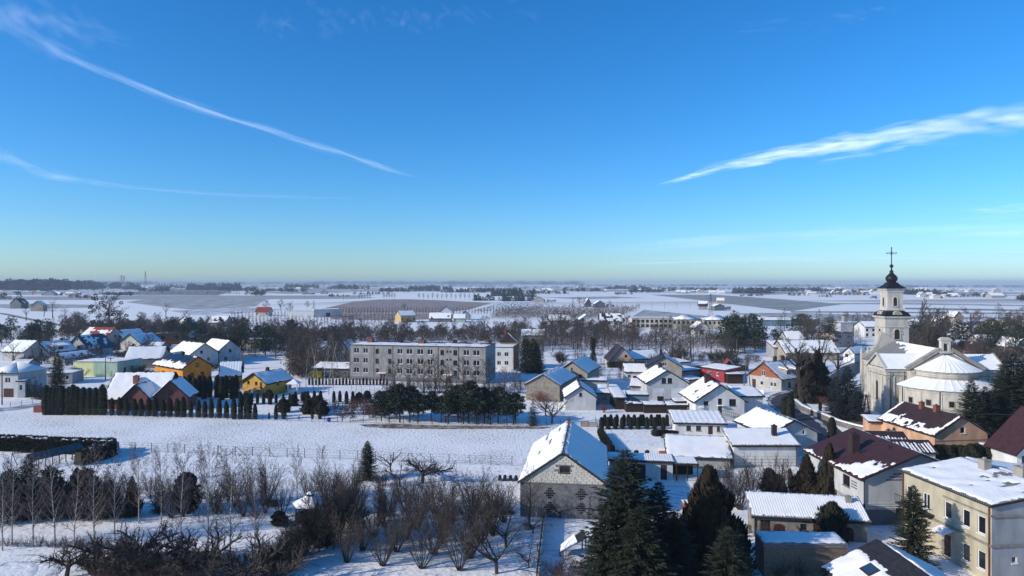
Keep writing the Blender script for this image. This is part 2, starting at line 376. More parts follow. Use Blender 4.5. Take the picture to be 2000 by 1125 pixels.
def door_mesh(wd, ht, style):
    k = (round(wd, 2), round(ht, 2), style)
    if k in _win: return _win[k]
    d = MB(); a = wd/2; d.box(-a, .06, 0, a, .13, ht)
    n = max(1, round(wd/0.9)) if style in 'gG' else 1
    rows = 4 if style in 'gG' else 2
    for i in range(n):
        for j in range(rows):
            x0 = -a + wd*i/n + .07; x1 = -a + wd*(i+1)/n - .07; z0 = ht*j/rows + .06; z1 = ht*(j+1)/rows - .06
            d.box(x0, .035, z0, x1, .06, z1)
    h = MB(); h.box(a-.16, 0, ht*.47, a-.1, .035, ht*.53)
    _win[k] = (d.mesh('door', door_white if style == 'G' else door_brown), h.mesh('handle', metal_d)); return _win[k]

def sides(w, d):
    return {'f': (lambda s, k, z: (s, k, z), w, 0.0, (0, 0), (1, 0)), 'r': (lambda s, k, z: (w-k, s, z), d, R(90), (w, 0), (0, 1)),
            'b': (lambda s, k, z: (w-s, d-k, z), w, R(180), (w, d), (-1, 0)), 'l': (lambda s, k, z: (k, d-s, z), d, R(-90), (0, d), (0, -1))}

def snow_sheet(mb, P0, eu, ev, lu, lv, n, cov, seed, cell, thick=0.09, rib=None, taper=None):
    """drifted layer on a slope; cov: fraction covered, or ('low', f) for snow on the lower f only, or a function"""
    cu = cell if not rib else rib / 4
    nu, nv = max(2, int(lu / cu)), max(2, int(lv / cell)); off = Vector((seed * 7.31, seed * 3.17, seed * 1.7))
    def covered(i, j):
        u, v = (i + .5) / nu, (j + .5) / nv
        nz = mnoise.noise(Vector((u*lu*.45, v*lv*.45, 0)) + off) + .6 * mnoise.noise(Vector((u*lu*1.6, v*lv*1.6, 5)) + off)
        if callable(cov): return cov(u, v, nz)
        if isinstance(cov, tuple):
            return v < cov[1] + nz * 0.22
        return nz * .5 + .5 < cov * 1.25 - 0.12 if cov < .995 else True
    M = [[covered(i, j) for j in range(nv)] for i in range(nu)]
    idx = {}
    def vert(i, j):
        if (i, j) in idx: return idx[i, j]
        full = all(0 <= a < nu and 0 <= b < nv and M[a][b] for a in (i-1, i) for b in (j-1, j))
        u, v = i / nu, j / nv
        if taper:  # width shrinks towards the ridge
            u = .5 + (u - .5) * (1 - taper * v)
        h = thick * (.75 + .5 * mnoise.noise(Vector((u*lu*.8, v*lv*.8, 9)) + off))
        if rib: h = h * .5 + (.035 if i % 4 < 2 else 0.0)
        if not full:
            h = 0.012; jj = (i*12.9898 + j*78.233 + seed*3.1)
            ru = math.sin(jj)*43758.5453 % 1.0; rv = math.sin(jj*1.7)*24634.6345 % 1.0
            if i in (0, nu): u += (1 if i == 0 else -1)*min(.3/lu, .08)*ru**2
            else: u += (ru - .5)*.7/nu
            if j in (0, nv): v += (1 if j == 0 else -1)*min(.35/lv, .1)*rv**2
            else: v += (rv - .5)*.7/nv
        p = P0 + eu * (u * lu) + ev * (v * lv) + n * h
        idx[i, j] = len(mb.v); mb.v.append(tuple(p)); return idx[i, j]
    for i in range(nu):
        for j in range(nv):
            if M[i][j]:
                mb.f.append((vert(i, j), vert(i+1, j), vert(i+1, j+1), vert(i, j+1))); mb.m.append(0)

HOUSES = []
_hid = [0]
def B(name, label, cat, A, Bp, zr, he, dep, rise=2.5, ax='y', wall='white', roof='dark', cov=(.97, .97), o=.35, wins=None, chim=(), rib=None, cell=None, root=None, group=None, band=None, trim=None, fascia=True, wallz=-0.3, nowall=False, slabt=.14, thick=.13):
    """building from front-wall ends A,Bp (photo pixels at height zr, or ('w',x,y) world)"""
    _hid[0] += 1; seed = _hid[0]
    a = Vector((A[1], A[2], 0)) if A[0] == 'w' else P(A[0], A[1], zr); b = Vector((Bp[1], Bp[2], 0)) if Bp[0] == 'w' else P(Bp[0], Bp[1], zr)
    a.z = b.z = 0; w = (b - a).length; yaw = math.atan2(b.y - a.y, b.x - a.x); d = dep
    if cell is None: cell = max(.3, min(1.6, a.y / 330))
    if root is None:
        root = thing(name, label, cat, a, yaw, group); base = Matrix.Identity(4)
        HOUSES.append(((a + b) / 2 + Vector((-math.sin(yaw), math.cos(yaw), 0)) * d / 2, math.hypot(w, d) / 2))
    else:
        rm = Matrix.Translation(root.location) @ Matrix.Rotation(root.rotation_euler[2], 4, 'Z')
        base = rm.inverted() @ Matrix.Translation(a) @ Matrix.Rotation(yaw, 4, 'Z')
    bloc = base.translation.copy(); brz = base.to_euler()[2]
    SD = sides(w, d); mb = MB(); holes = {k: [] for k in SD}; wl = []
    for k, lst in (wins or {}).items():
        for it in lst:
            s, z, ww, hh = it[:4]; st = it[4] if len(it) > 4 else 'w'
            sc = s * SD[k][1] if 0 <= s <= 1 else s
            holes[k].append((sc - ww/2, z, sc + ww/2, z + hh)); wl.append((k, sc, z, ww, hh, st))
    for k, (fr, L, rz, org, dr) in SD.items():
        poly = [(0, wallz), (L, wallz), (L, he), (0, he)]
        if ax == 'y' and k in 'fb': poly.insert(3, (L/2, he + rise))
        if ax == 'x' and k in 'lr': poly.insert(3, (L/2, he + rise))
        if ax == 'mono':
            if k == 'r': poly = [(0, wallz), (L, wallz), (L, he + rise), (0, he)]
            if k == 'l': poly = [(0, wallz), (L, wallz), (L, he), (0, he + rise)]
            if k == 'b': poly = [(0, wallz), (L, wallz), (L, he + rise), (0, he + rise)]
        if not nowall: wall_side(mb, fr, poly, holes[k], band=band)
    mats = [W[wall]] if isinstance(wall, str) else [W[x] for x in wall]
    def part(m, nm, mt, smooth=False, parent=None):
        ob = m.build(nm, mt, None, smooth)
        if parent is None: ob.parent = root; ob.location = bloc; ob.rotation_euler[2] = brz
        else: ob.parent = parent
        return ob
    if not nowall: part(mb, 'wall', mats)
    for k, sc, z, ww, hh, st in wl:
        fr, L, rz, org, dr = SD[k]
        lp = base @ Vector((org[0] + dr[0]*sc, org[1] + dr[1]*sc, z))
        if st in 'dgG':
            dm, hm = door_mesh(ww, hh, st); ob = put('garage_door' if st in 'gG' else 'door', dm, root, lp, rz + brz)
            put('handle', hm, ob)
        else:
            fm, pm, sm = window_mesh(ww, hh, st); ob = put('window', fm, root, lp, rz + brz); put('pane', pm, ob)
            if a.y < 200: put('sill', sm, ob)
    # roof
    rf = MB(); sn = MB(); tr = MB(); X = Vector((1, 0, 0)); Y = Vector((0, 1, 0)); Zv = Vector((0, 0, 1))
    def slope(P0, eu, ev, lu, lv, n, c, taper=None):
        if taper:
            pts = [P0, P0 + eu*lu, P0 + eu*(lu*(1 - (1-taper)/2) if False else lu*(.5 + .5*(1-taper))) + ev*lv, P0 + eu*(lu*(.5 - .5*(1-taper))) + ev*lv]
        else: pts = [P0, P0 + eu*lu, P0 + eu*lu + ev*lv, P0 + ev*lv]
        rf.slab(pts, n, slabt)
        if c: snow_sheet(sn, P0 + n*(slabt+.004) + eu*.05 + ev*.04, eu, ev, lu - .1, lv - .06, n, c, seed + lu, cell, thick, rib, taper)
    if ax in 'xy':
        half = (w if ax == 'y' else d) / 2; L = d if ax == 'y' else w; k = rise / half
        hor, al = (X, Y) if ax == 'y' else (Y, X)
        up1 = (hor*half + Zv*rise).normalized(); up2 = (-hor*half + Zv*rise).normalized(); n1 = (-hor*rise + Zv*half).normalized(); n2 = (hor*rise + Zv*half).normalized()
        lv = math.hypot(half, rise) * (1 + o/half)
        slope(-hor*o + Zv*(he - o*k + .02) - al*o, al, up1, L + 2*o, lv, n1, cov[0])
        slope(hor*(2*half + o) + Zv*(he - o*k + .02) - al*o, al, up2, L + 2*o, lv, n2, cov[1])
        if fascia:
            for s0 in (-o - .06, 2*half + o + .005):
                p0 = hor*s0 + Zv*(he - o*k - .06) - al*o; p1 = p0 + al*(L + 2*o) + hor*.055 + Zv*.2
                tr.box(min(p0.x, p1.x), min(p0.y, p1.y), p0.z, max(p0.x, p1.x), max(p0.y, p1.y), p1.z)
            for e in (-o - .045, L + o + .005):
                for sgn, n_ in ((0, up1), (1, up2)):
                    q0 = (hor*(-o) if sgn == 0 else hor*(2*half + o)) + al*e + Zv*(he - o*k - .05)
                    q1 = q0 + n_*lv
                    tr.slab([q0, q1, q1 + Zv*.2, q0 + Zv*.2], al, .04)
    elif ax == 'mono':
        k = rise / d; up = Vector((0, d, rise)).normalized(); n1 = Vector((0, -rise, d)).normalized()
        slope(Vector((-o, -o, he - o*k + .02)), X, up, w + 2*o, math.hypot(d, rise)*(1 + 2*o/d), n1, cov[0])
        if fascia: tr.box(-o, -o - .06, he - o*k - .1, w + o, -o - .004, he - o*k + .12)
    elif ax == 'flat':
        rf.box(-o, -o, he + .003, w + o, d + o, he + .18)
        snow_sheet(sn, Vector((-o + .1, -o + .1, he + .185)), X, Y, w + 2*o - .2, d + 2*o - .2, Zv, cov[0], seed, cell, thick, rib)
    elif ax == 'hip':
        ins = min(w, d) / 2; n = 0.0
        e = [Vector((-o, -o, he)), Vector((w+o, -o, he)), Vector((w+o, d+o, he)), Vector((-o, d+o, he))]
        if w >= d: r0 = Vector((ins, d/2, he+rise)); r1 = Vector((w-ins+.01, d/2, he+rise)); F4 = [[e[0], e[1], r1, r0], [e[1], e[2], r1], [e[2], e[3], r0, r1], [e[3], e[0], r0]]
        else: r0 = Vector((w/2, ins, he+rise)); r1 = Vector((w/2, d-ins+.01, he+rise)); F4 = [[e[0], e[1], r0], [e[1], e[2], r1, r0], [e[2], e[3], r1], [e[3], e[0], r0, r1]]
        for i, q in enumerate(F4):
            rf.quad(q); c = sum(q, Vector()) / len(q)
            nn = (q[1]-q[0]).cross(q[2]-q[0]).normalized()
            if cov[min(i, len(cov)-1)]: sn.slab([p + (c-p)*.03 + nn*.02 for p in q], nn, .07)
        rf.quad(e)
        if fascia: tr.box(-o, -o-.05, he-.14, w+o, -o, he+.04)
    ro = part(rf, 'roof', T[roof])
    if sn.f:
        so = part(sn, 'roof_snow', snow_m, True, ro)
    if tr.f: part(tr, 'fascia', trim or trim_dark)
    for c in chim:
        cx, cy, cw, chh, cm = c[:5]; zb = c[5] if len(c) > 5 else he - .3
        q = MB(); x0, y0 = cx*w, cy*d; q.box(x0-cw/2, y0-cw/2, zb, x0+cw/2, y0+cw/2, chh)
        q.box(x0-cw/2-.06, y0-cw/2-.06, chh+.002, x0+cw/2+.06, y0+cw/2+.06, chh+.1); q.box(x0-.12, y0-.12, chh+.1, x0+.12, y0+.12, chh+.28)
        ob = q.build('chimney', {'b': chim_m, 'd': chim_d, 'g': chim_g}[cm], ro)
        s_ = MB(); s_.box(x0-cw/2-.03, y0-cw/2-.03, chh+.104, x0+cw/2+.03, y0+cw/2-.0, chh+.15)
    return dict(root=root, w=w, d=d, he=he, rise=rise, base=base, bloc=bloc, brz=brz, roof=ro, part=part, yaw=yaw, a=a)
def row(n, z, ww, hh, st='w', s0=.12, s1=.88):
    return [(s0 + (s1-s0)*(i/(n-1) if n > 1 else .5), z, ww, hh, st) for i in range(n)]
# ------------------------------------------------------------------ near and middle buildings
G_MID = 'houses in the middle of the village'; G_LEFT = 'houses at the left edge of the village'
# --- block barn with every pale block of its gable
barn = B('block_barn', 'big barn with pale block gable over grey lattice-pierced block wall', 'barn', (1016, 1008.4), (1185, 1015.6), 0, 3.75, 16.6, 3.15, 'y',
         'concrete', 'tin', (lambda u, v, nz: mnoise.noise(Vector((u*3.0 + math.floor(v*20)*3.3, math.floor(v*20)*7.7, 0))) < .43 + (.25 if v < .2 else 0), 1.0), o=.22, wins={'f': [(.52, 4.85, 1.05, .68, 'b')]}, cell=.27, chim=[(.5, .93, .45, 7.35, 'b', 6.0)])
bw = barn['w']; bh, br = 3.75, 3.15
mblk = MB(); rb = random.Random(4); bm_ = []
rows_ = 13; ch = br / rows_ * 1.0
for r_ in range(rows_):
    z0 = bh - .02 + r_ * .242; z1 = z0 + .222
    if z1 > bh + br - .1: break
    x = -0.0 + (r_ % 2) * .3
    hx = lambda z: (z - bh) / br * bw / 2
    xa, xb = max(.03, hx(z1) - .1), min(bw - .03, bw - hx(z1) + .1)
    x = xa - rb.uniform(0, .35) if r_ % 2 else xa
    while x < xb - .05:
        l0, l1 = max(x, xa), min(x + .60, xb)
        if l1 - l0 > .12 and not (l1 > .52*bw - .52 and l0 < .52*bw + .52 and z1 > 4.85 and z0 < 5.53):
            bm_.append((l0, z0, l1 - .025, z1))
        x += .625
for i, (x0, z0, x1, z1) in enumerate(bm_):
    q = MB(); pr = rb.uniform(.03, .055)
    # gable-edge blocks are cut along the rafters
    pl = clip([(0, bh - .1), (bw, bh - .1), (bw, bh), (bw/2, bh + br - .03), (0, bh)], x0, z0, x1, z1)
    if len(pl) < 3: continue
    q.slab([(s, .0, z) for s, z in pl], (0, -1, 0), pr)
    q.build('block', W['paleblock'], barn['root'])
# lower wall of hollow blocks: one relief part, and the four lattice crosses of open holes
mb = MB(); cross = []
for cx_, cz_ in ((3.15, 2.62), (3.15, 1.12), (6.5, 2.62), (6.5, 1.12)):
    for dz, n_ in ((-2, 1), (-1, 2), (0, 3), (1, 2), (2, 1)):
        for k in range(n_): cross.append((cx_ + (k - (n_-1)/2) * .40, cz_ + dz * .235))
r_ = 0; z = .0
while z < bh - .25:
    x = .0 - (r_ % 2) * .2
    while x < bw:
        x0, x1 = max(.01, x), min(bw - .01, x + .385)
        if x1 - x0 > .08 and not any(abs((x0+x1)/2 - c[0]) < .30 and abs(z + .1 - c[1]) < .1 for c in cross):
            mb.box(x0, -rb.uniform(.012, .032), z + .008, x1, .002, z + .212)
        x += .4
    z += .22; r_ += 1
stuff(mb.build('blockwork', W['concrete'], barn['root']))
hole_m = mat('dark_opening', (0.02, 0.018, 0.016))
for c in cross:
    q = MB()
    for s in (-.1, .1): q.box(c[0]+s-.085, -.036, c[1]-.085, c[0]+s+.085, -.028, c[1]+.085)
    q.build('vent_hole', hole_m, barn['root'])
q = MB(); q.box(0, -.09, bh - .13, bw, -.003, bh - .03); q.build('ring_beam', W['mortar'], barn['root'])

# --- houses left of the barn, middle distance
B('grey_gable_shed', 'small pale grey gabled shed with one upper window, just beyond the block barn', 'shed', (1104.5, 801.6), (1163.8, 802), 0, 2.6, 9.2, 2.0, 'y', 'lgrey', 'dark', (.97, 1), o=.3,
  wins={'f': [(.5, 2.75, .55, .7, 'b')]}, chim=[(.5, .82, .5, 5.4, 'd')])
B('brown_barn', 'brownish rendered barn with a lean grey gable, nearer one of a pair', 'barn', (1027.7, 749.3), (1092.8, 752.5), 3.5, 3.5, 15, 2.05, 'y', 'render', 'tin', (.98, 1), o=.3)
B('tan_barn', 'tan gabled barn with small dark window, behind the brownish barn', 'barn', (1087, 726), (1146.8, 728.6), 4, 4, 14, 2.45, 'y', 'tan', 'tin', (.98, 1), o=.3, wins={'f': [(.78, 2.6, .8, 1.0, 'b'), (.5, 4.6, .4, .5, 'b')]})
q = B('low_workshop', 'low outbuilding with white sheet roof and open bay joined to the grey shed', 'outbuilding', (1166, 767.5), (1200, 768.5), 2.3, 2.3, 6.5, .7, 'mono', 'grey', 'tin', (.98,), wins={'f': [(.45, 1.1, .8, .6, 'b'), (.85, .0, .8, 1.8, 'd')]}, chim=[(.6, .5, .4, 3.8, 'g')])
B('', '', '', (1201.6, 777), (1220.8, 777), 2.3, 2.3, 11, .7, 'mono', 'darkwood', 'tin', (1,), root=q['root'])
B('long_low_shed', 'narrow whitish shed with flat snowy roof behind the grey shed', 'shed', (1126, 742), (1183.5, 743.6), 2.4, 2.4, 3, .3, 'mono', 'offwhite', 'tin', (1,))
B('white_cottage_outbuilding', 'small whitewashed outbuilding with dark door between two windows', 'outbuilding', (1220.8, 744.6), (1262.4, 745), 0, 2.45, 6, 1.7, 'x', 'white', 'tin', (1, 1), wins={'f': [(.2, 1.1, .7, .5, 'b'), (.45, 0, .8, 1.4, 'd'), (.84, 1.1, .7, .5, 'b')]})
B('beige_house', 'plain beige house with half bare dark roof and one white gable window', 'house', (1264, 716), (1332, 717.3), 4.5, 4.5, 9, 2.4, 'y', 'tan', 'dark', (.22, .99), wins={'f': [(.51, 4.7, 1.0, .9, 'w')]}, chim=[(.45, .8, .7, 7.9, 'd')])
B('twin_window_house', 'pale house with a pair of brown gable windows above two white garage doors', 'house', (1263.5, 781.5), (1342.5, 781.5), 0, 3.65, 10, 2.6, 'y', 'lgrey', 'dark', (.72, .97),
  wins={'f': [(.42, 3.55, .95, 1.15, 'b'), (.57, 3.55, .95, 1.15, 'b'), (.27, .05, 2.6, 2.6, 'G'), (.75, .05, 2.9, 2.6, 'G')]}, chim=[(.47, .55, .8, 7.1, 'd')])
h = B('white_stair_house', 'white gabled house with outside stair, dark door and large brown windows', 'house', (1359, 819.7), (1453.8, 819.7), 0, 3.45, 10, 2.9, 'y', 'white', 'dark', (.80, .99), o=.55,
  wins={'f': [(.21, 2.6, .9, .75, 'b'), (.50, 2.65, .75, 1.2, 'b'), (.50, 1.0, .72, 1.55, 'd'), (.76, 2.5, 1.25, 1.25, 'b')], 'l': [(.5, .8, 1.2, 1.3, 'b')]}, chim=[(.42, .55, 1.0, 7.4, 'd')], band=[(1.0, 0)])
B('', '', '', ('w', 42.6, 128.5), ('w', 47.2, 128.5), 0, 3.6, 6, .9, 'mono', 'white', 'dark', (1,), root=h['root'])
s = MB(); x0 = h['w']*.56
for i in range(8): s.box(x0 + .15 + i*.36, -1.15, -.1, x0 + .51 + i*.36, -.02, .98 - i*.125)
s.box(x0 - 1.3, -1.15, -.1, x0 + .146, -.02, 1.0); s.build('stair', W['lgrey'], h['root'])
s = MB(); pa = Vector((x0 + .1, -1.12, 1.9)); pb = Vector((x0 + 3.1, -1.12, .95)); s.bar(pa, pb, .05); s.bar(pa - Vector((1.3, 0, 0)), pa, .05)
for i in range(9): s.bar(pa.lerp(pb, i/8) - Vector((0, 0, .9)), pa.lerp(pb, i/8), .035)
for i in range(4): s.bar(pa - Vector((1.3*i/3, 0, .9)), pa - Vector((1.3*i/3, 0, 0)), .035)
s.build('railing', metal_d, h['root'])
s = MB(); s.box(h['w']*.5 - .6, -.75, 2.62, h['w']*.5 + .6, -.02, 2.72); s.build('door_canopy', snow_m, h['root'])
s = MB(); s.box(.7, -.38, 2.15, 1.4, -.02, 2.65); s.lathe([(.2, -.41), (.2, -.385)], 12); s.build('air_conditioner', frame_white, h['root'])
B('white_bungalow', 'long low white bungalow with three brown windows and a brown door', 'bungalow', (1319, 847), (1416, 849), 0, 1.8, 6.2, .75, 'mono', 'white', 'tin', (1,), o=.4, rib=.9,
  wins={'f': [(.27, .55, .75, .85, 'b'), (.47, .55, .8, .85, 'b'), (.71, .0, .75, 1.4, 'd'), (.87, .5, .5, .85, 'b')]}, thick=.12)
B('broad_roof_barn', 'long white-walled barn under a broad plain snow roof in front of the bungalow', 'barn', (1306, 912), (1426, 917), 0, 1.5, 11, 1.6, 'x', 'offwhite', 'tin', (1, 1), o=.35, cell=.35)
h = B('white_workshop', 'plain white workshop with ribbed snowy roof and dark stub chimney', 'workshop', (1433.5, 911.4), (1557, 911.4), 0, 2.95, 4.3, 1.1, 'mono', 'white', 'tin', (1,), o=.4, rib=.28, chim=[(.74, .55, .6, 5.0, 'd')])
q = MB(); q.tube([(8.45, -.08, 2.9), (8.45, -.08, 0)], .05); q.build('downpipe', trim_dark, h['root'])
B('street_barn', 'white barn with huge plain snow roof sloping left, gable by the road', 'barn', ('w', 36.9, 98), ('w', 44.2, 98.9), 0, 3.25, 10.2, 1.9, 'y', 'lgrey', 'dark', (1, 1), o=.5, wins={'f': [(.72, 3.1, .45, .6, 'w')]})
q = B('white_garage', 'low white flat-roofed garage with brown doors behind the dark spruces', 'garage', (1190, 933), (1314, 938), 0, 2.28, 3.5, -.05, 'mono', 'white', 'tin', (1,), o=.3, rib=.3,
  wins={'f': [(.47, .02, 1.7, 1.85, 'g'), (.86, .02, .8, 1.85, 'd')]})
h = B('open_carport', 'dark timber carport with white sheet roof at the end of the garage', 'carport', (1320.5, 939), (1362, 940), 0, 2.1, 3.2, .0, 'mono', 'darkwood', 'tin', (1,), o=.2, rib=.3, nowall=True)
boxes('post', [(x, 0, -.1, x+.13, .13, 2.1) for x in (.0, 1.35, 2.6)], W['darkwood'], h['root']); q = MB(); q.box(0, 3.0, -.1, h['w'], 3.15, 2.1); q.build('back_wall', W['darkwood'], h['root'])
h = B('long_outbuilding', 'long rough-rendered outbuilding with ribbed snow roof and two arched brown doors', 'outbuilding', (1472.4, 1047.6), (1693.6, 1060), 0, 2.08, 3.3, 1.08, 'mono', 'render', 'tin', (1,), o=.3, rib=.24,
  wins={'f': [(.105, .55, .95, 1.1, 'b'), (.445, .85, .6, .65, 'b'), (.56, .1, .6, 1.5, 'd'), (.47, 1.72, .6, .2, 'b')]}, chim=[(.91, .75, .5, 3.5, 'g')])
for sx_ in (.225, .835):
    q = MB(); a_ = .5; pts = [(-a_, 0), (a_, 0), (a_, 1.05)] + [(a_*math.cos(t), 1.05 + .22*math.sin(t)) for t in np.linspace(.2, math.pi - .2, 8)] + [(-a_, 1.05)]
    q.slab([(h['w']*sx_ + p[0], -.005, .1 + p[1]) for p in pts], (0, -1, 0), .05); q.build('arched_door', door_brown, h['root'])
q = MB(); q.tube([(.1, -.08, 2.0), (.1, -.08, 0)], .05); q.build('downpipe', trim_dark, h['root'])
h = B('brick_annex', 'flat-roofed weathered brick annex with snow on top in the foreground', 'annex', (1492, 1062.7), (1654.5, 1065), 2.8, 2.75, 2.4, .12, 'mono', 'dbrick', 'grey', (1,), o=.06, cell=.3, fascia=False)
q = MB(); aw = h['w']; rr_ = random.Random(9); z = 0.0; k = 0
while z < 2.6:
    x = -(k % 2) * .13
    while x < aw:
        q.box(max(.0, x), -rr_.uniform(.006, .022), z, min(aw, x + .25), .002, z + .082); x += .265
    z += .095; k += 1
stuff(q.build('brickwork', W['dbrick'], h['root']))
q = MB(); q.box(-.06, -.1, 2.62, aw + .06, -.002, 2.72); q.build('coping', W['render'], h['root'])
h = B('skylight_house', 'dark-roofed house at the bottom edge with stepped snow and a blue skylight', 'house', ('w', 24.9, 42), ('w', 33.1, 42), 0, 2.45, 12, 2.0, 'y', 'white', 'dark',
      (lambda u, v, nz: v < .60 + .1*math.floor(u*6)/6 + nz*.05, .9), o=.35, cell=.22)
def tilt_box(nm, hh, cx, cy, cz, wx, wy, t, m, sl):
    q = MB(); n = Vector((-sl, 0, 1)).normalized(); ux = Vector((1, 0, sl)).normalized(); uy = Vector((0, 1, 0)); c = Vector((cx, cy, cz))
    q.slab([c - ux*wx/2 - uy*wy/2, c + ux*wx/2 - uy*wy/2, c + ux*wx/2 + uy*wy/2, c - ux*wx/2 + uy*wy/2], n, t); return q.build(nm, m, hh['root'])
sky_glass = mat('skylight_glass', (0.03, 0.07, 0.13), rough=.1, spec=.7)
k_ = 2.0/4.1
tilt_box('skylight_frame', h, 1.75, 8.9, 2.45 + 1.75*k_ + .3, .95, 1.35, .06, frame_brown, k_); tilt_box('skylight_pane', h, 1.75, 8.9, 2.45 + 1.75*k_ + .365, .75, 1.15, .02, sky_glass, k_)
# rows of tile ridges on the bare upper slope
q = MB()
for i in range(14):
    for sgn in (0,):
        u = i*.27; q.box(4.1 - 4.4 + u, -.3, 2.45 + (u - .3)*k_ + .165, 4.1 - 4.4 + u + .05, 12.3, 2.45 + (u - .3)*k_ + .20)
q.build('tile_ridge', T['dark'], h['root'])

# --- dark red house, striped
h = B('striped_house', 'white house with grey stripe bands and maroon roof half slid of snow', 'house', (1686.7, 1026.7), ('w', 47.8, 71.0), 0, 4.95, 11.6, 2.35, 'y', ('lgrey', 'dgrey', 'grey'), 'maroon',
  (lambda u, v, nz: (u > .74 and v < .30 + nz*.18) or v < .045 + nz*.12, .4), o=.5, cell=.25, band=[(1.55, 1), (2.2, 2)],
  wins={'f': [(.34, .6, .8, 1.2, 'b'), (.52, 4.55, 1.1, 1.3, 'b'), (.66, 5.0, .9, .9, 'b')], 'l': [(.74, 3.1, 1.5, 1.15, 'b'), (.80, .5, 1.6, 1.0, 'b')]}, chim=[(.22, .45, .85, 7.6, 'd', 5.2)], trim=trim_dark) if False else \
  B('striped_house', 'white house with grey stripe bands and maroon roof half slid of snow', 'house', ('w', 36.2, 70.35), ('w', 47.8, 71.0), 0, 4.95, 11.6, 2.35, 'y', ('lgrey', 'dgrey', 'grey'), 'maroon',
  (lambda u, v, nz: (u < .42 - v*.45 + nz*.08 and v < .50 + nz*.25) or v < .07 + nz*.12 or (nz > .5 and v < .4), .4), o=.5, cell=.22, band=[(1.55, 1), (2.1, 2)],
  wins={'f': [(.33, .7, .75, 1.2, 'b'), (.53, 4.45, 1.1, 1.2, 'b'), (.67, 4.75, .8, .8, 'b')], 'l': [(.72, 3.1, 1.4, 1.2, 'b'), (.75, .5, 1.8, 1.1, 'b')]}, chim=[(.21, .52, .85, 8.0, 'd', 5.4)])
boxes('stripe', [(2.3 + (zz - 4.5)*1.3, -.022, zz, 5.4, -.003, zz + .16) for zz in (4.55, 4.85, 5.15)] + [(-.022, 1.2, zz, -.003, 2.3, zz + .15) for zz in (3.3, 3.6, 3.9)], W['dgrey'], h['root'])
boxes('stripe', [(.1, -.024, zz, 4.6, -.003, zz + .1) for zz in (1.72, 1.95, 2.22)], W['white'], h['root'])
q = MB(); q.tube([(.06, -.1, 4.9), (.06, -.1, .1)], .055); q.build('downpipe', trim_dark, h['root'])
k_ = 2.35/5.8
tilt_box('skylight_frame', h, 2.9, 5.2, 4.95 + 2.9*k_ + .16, 1.0, .8, .06, trim_dark, k_); tilt_box('skylight_pane', h, 2.9, 5.2, 4.95 + 2.9*k_ + .225, .8, .62, .02, pane_m, k_)
q = MB(); q.lathe([(.07, 6.6), (.07, 7.3), (.11, 7.32), (.11, 7.4)], 8, 0, (4.7, 3.2)); q.build('vent_pipe', trim_dark, h['root'])

# --- beige two-storey building at the right edge
h = B('beige_flat_roof_building', 'two-storey beige building with flat snowy roof and white windows, right foreground', 'building', (1763, 918), (1937, 987), 6.5, 6.45, 13, .95, 'x', ('beige',), 'tin',
  (lambda u, v, nz: nz > -.85 + (0.75 if (.45 < u < .75 and v > .55) else 0), 1.0), o=.22, cell=.3, rib=None,
  wins={'f': [(.09, 3.75, .8, 1.45, 'w'), (.30, 3.75, .9, 1.45, 'w'), (.55, 3.75, .85, 1.5, 'w'), (.745, 3.75, .85, 1.5, 'w'), (.90, 3.75, .85, 1.5, 'w'), (.745, .75, .85, 1.55, 'w'), (.90, .75, .85, 1.55, 'w'), (.545, .35, .8, 1.9, 'd')],
        'r': [(.16, 1.6, .5, .55, 'w')]}, chim=[(.36, .42, .75, 8.3, 'g'), (.62, .52, 1.0, 8.3, 'g')])
wg = MB(); wd_ = h['d']
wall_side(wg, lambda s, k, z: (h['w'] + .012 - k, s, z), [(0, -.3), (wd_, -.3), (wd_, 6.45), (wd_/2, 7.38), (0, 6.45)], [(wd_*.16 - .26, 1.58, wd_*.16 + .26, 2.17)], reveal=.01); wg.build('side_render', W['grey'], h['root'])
boxes('string_course', [(-.03, -.13, 3.0, h['w'] + .1, -.004, 3.2), (h['w'] + .016, -.1, 3.0, h['w'] + .12, wd_, 3.18), (h['w']*.5, -.1, 5.55, h['w'] + .1, -.004, 5.68), (h['w'] + .016, -.1, 5.5, h['w'] + .14, wd_, 5.62)], W['render'], h['root'])
for x_ in (.18, h['w'] - .16):
    q = MB(); q.tube([(x_, -.12, 6.4), (x_, -.12, .0)], .06); q.build('downpipe', rust_m, h['root'])
q = MB(); q.slab([(h['w']*.48, -1.1, 2.5), (h['w']*.62, -1.1, 2.5), (h['w']*.62, 0, 2.85), (h['w']*.48, 0, 2.85)], (0, 0, 1), .1); q.build('door_canopy', snow_m, h['root'])
q = MB(); q.box(h['w']*.02, -1.0, 3.35, h['w']*.4, -.01, 3.5)
for i in range(14): q.bar((h['w']*.02 + i*h['w']*.38/13, -.98, 3.5), (h['w']*.02 + i*h['w']*.38/13, -.98, 4.3), .03)
q.bar((h['w']*.02, -.98, 4.3), (h['w']*.4, -.98, 4.3), .05); q.build('balcony', metal_d, h['root'])
q = MB(); k_ = .95/(wd_/2)
for i in range(44):
    x_ = -.2 + i*h['w']/43*1.02; q.bar((x_, -.235, 6.53), (x_, -.32, 6.5), .09)
q.build('corrugation_edge', T['tin'], h['root'])

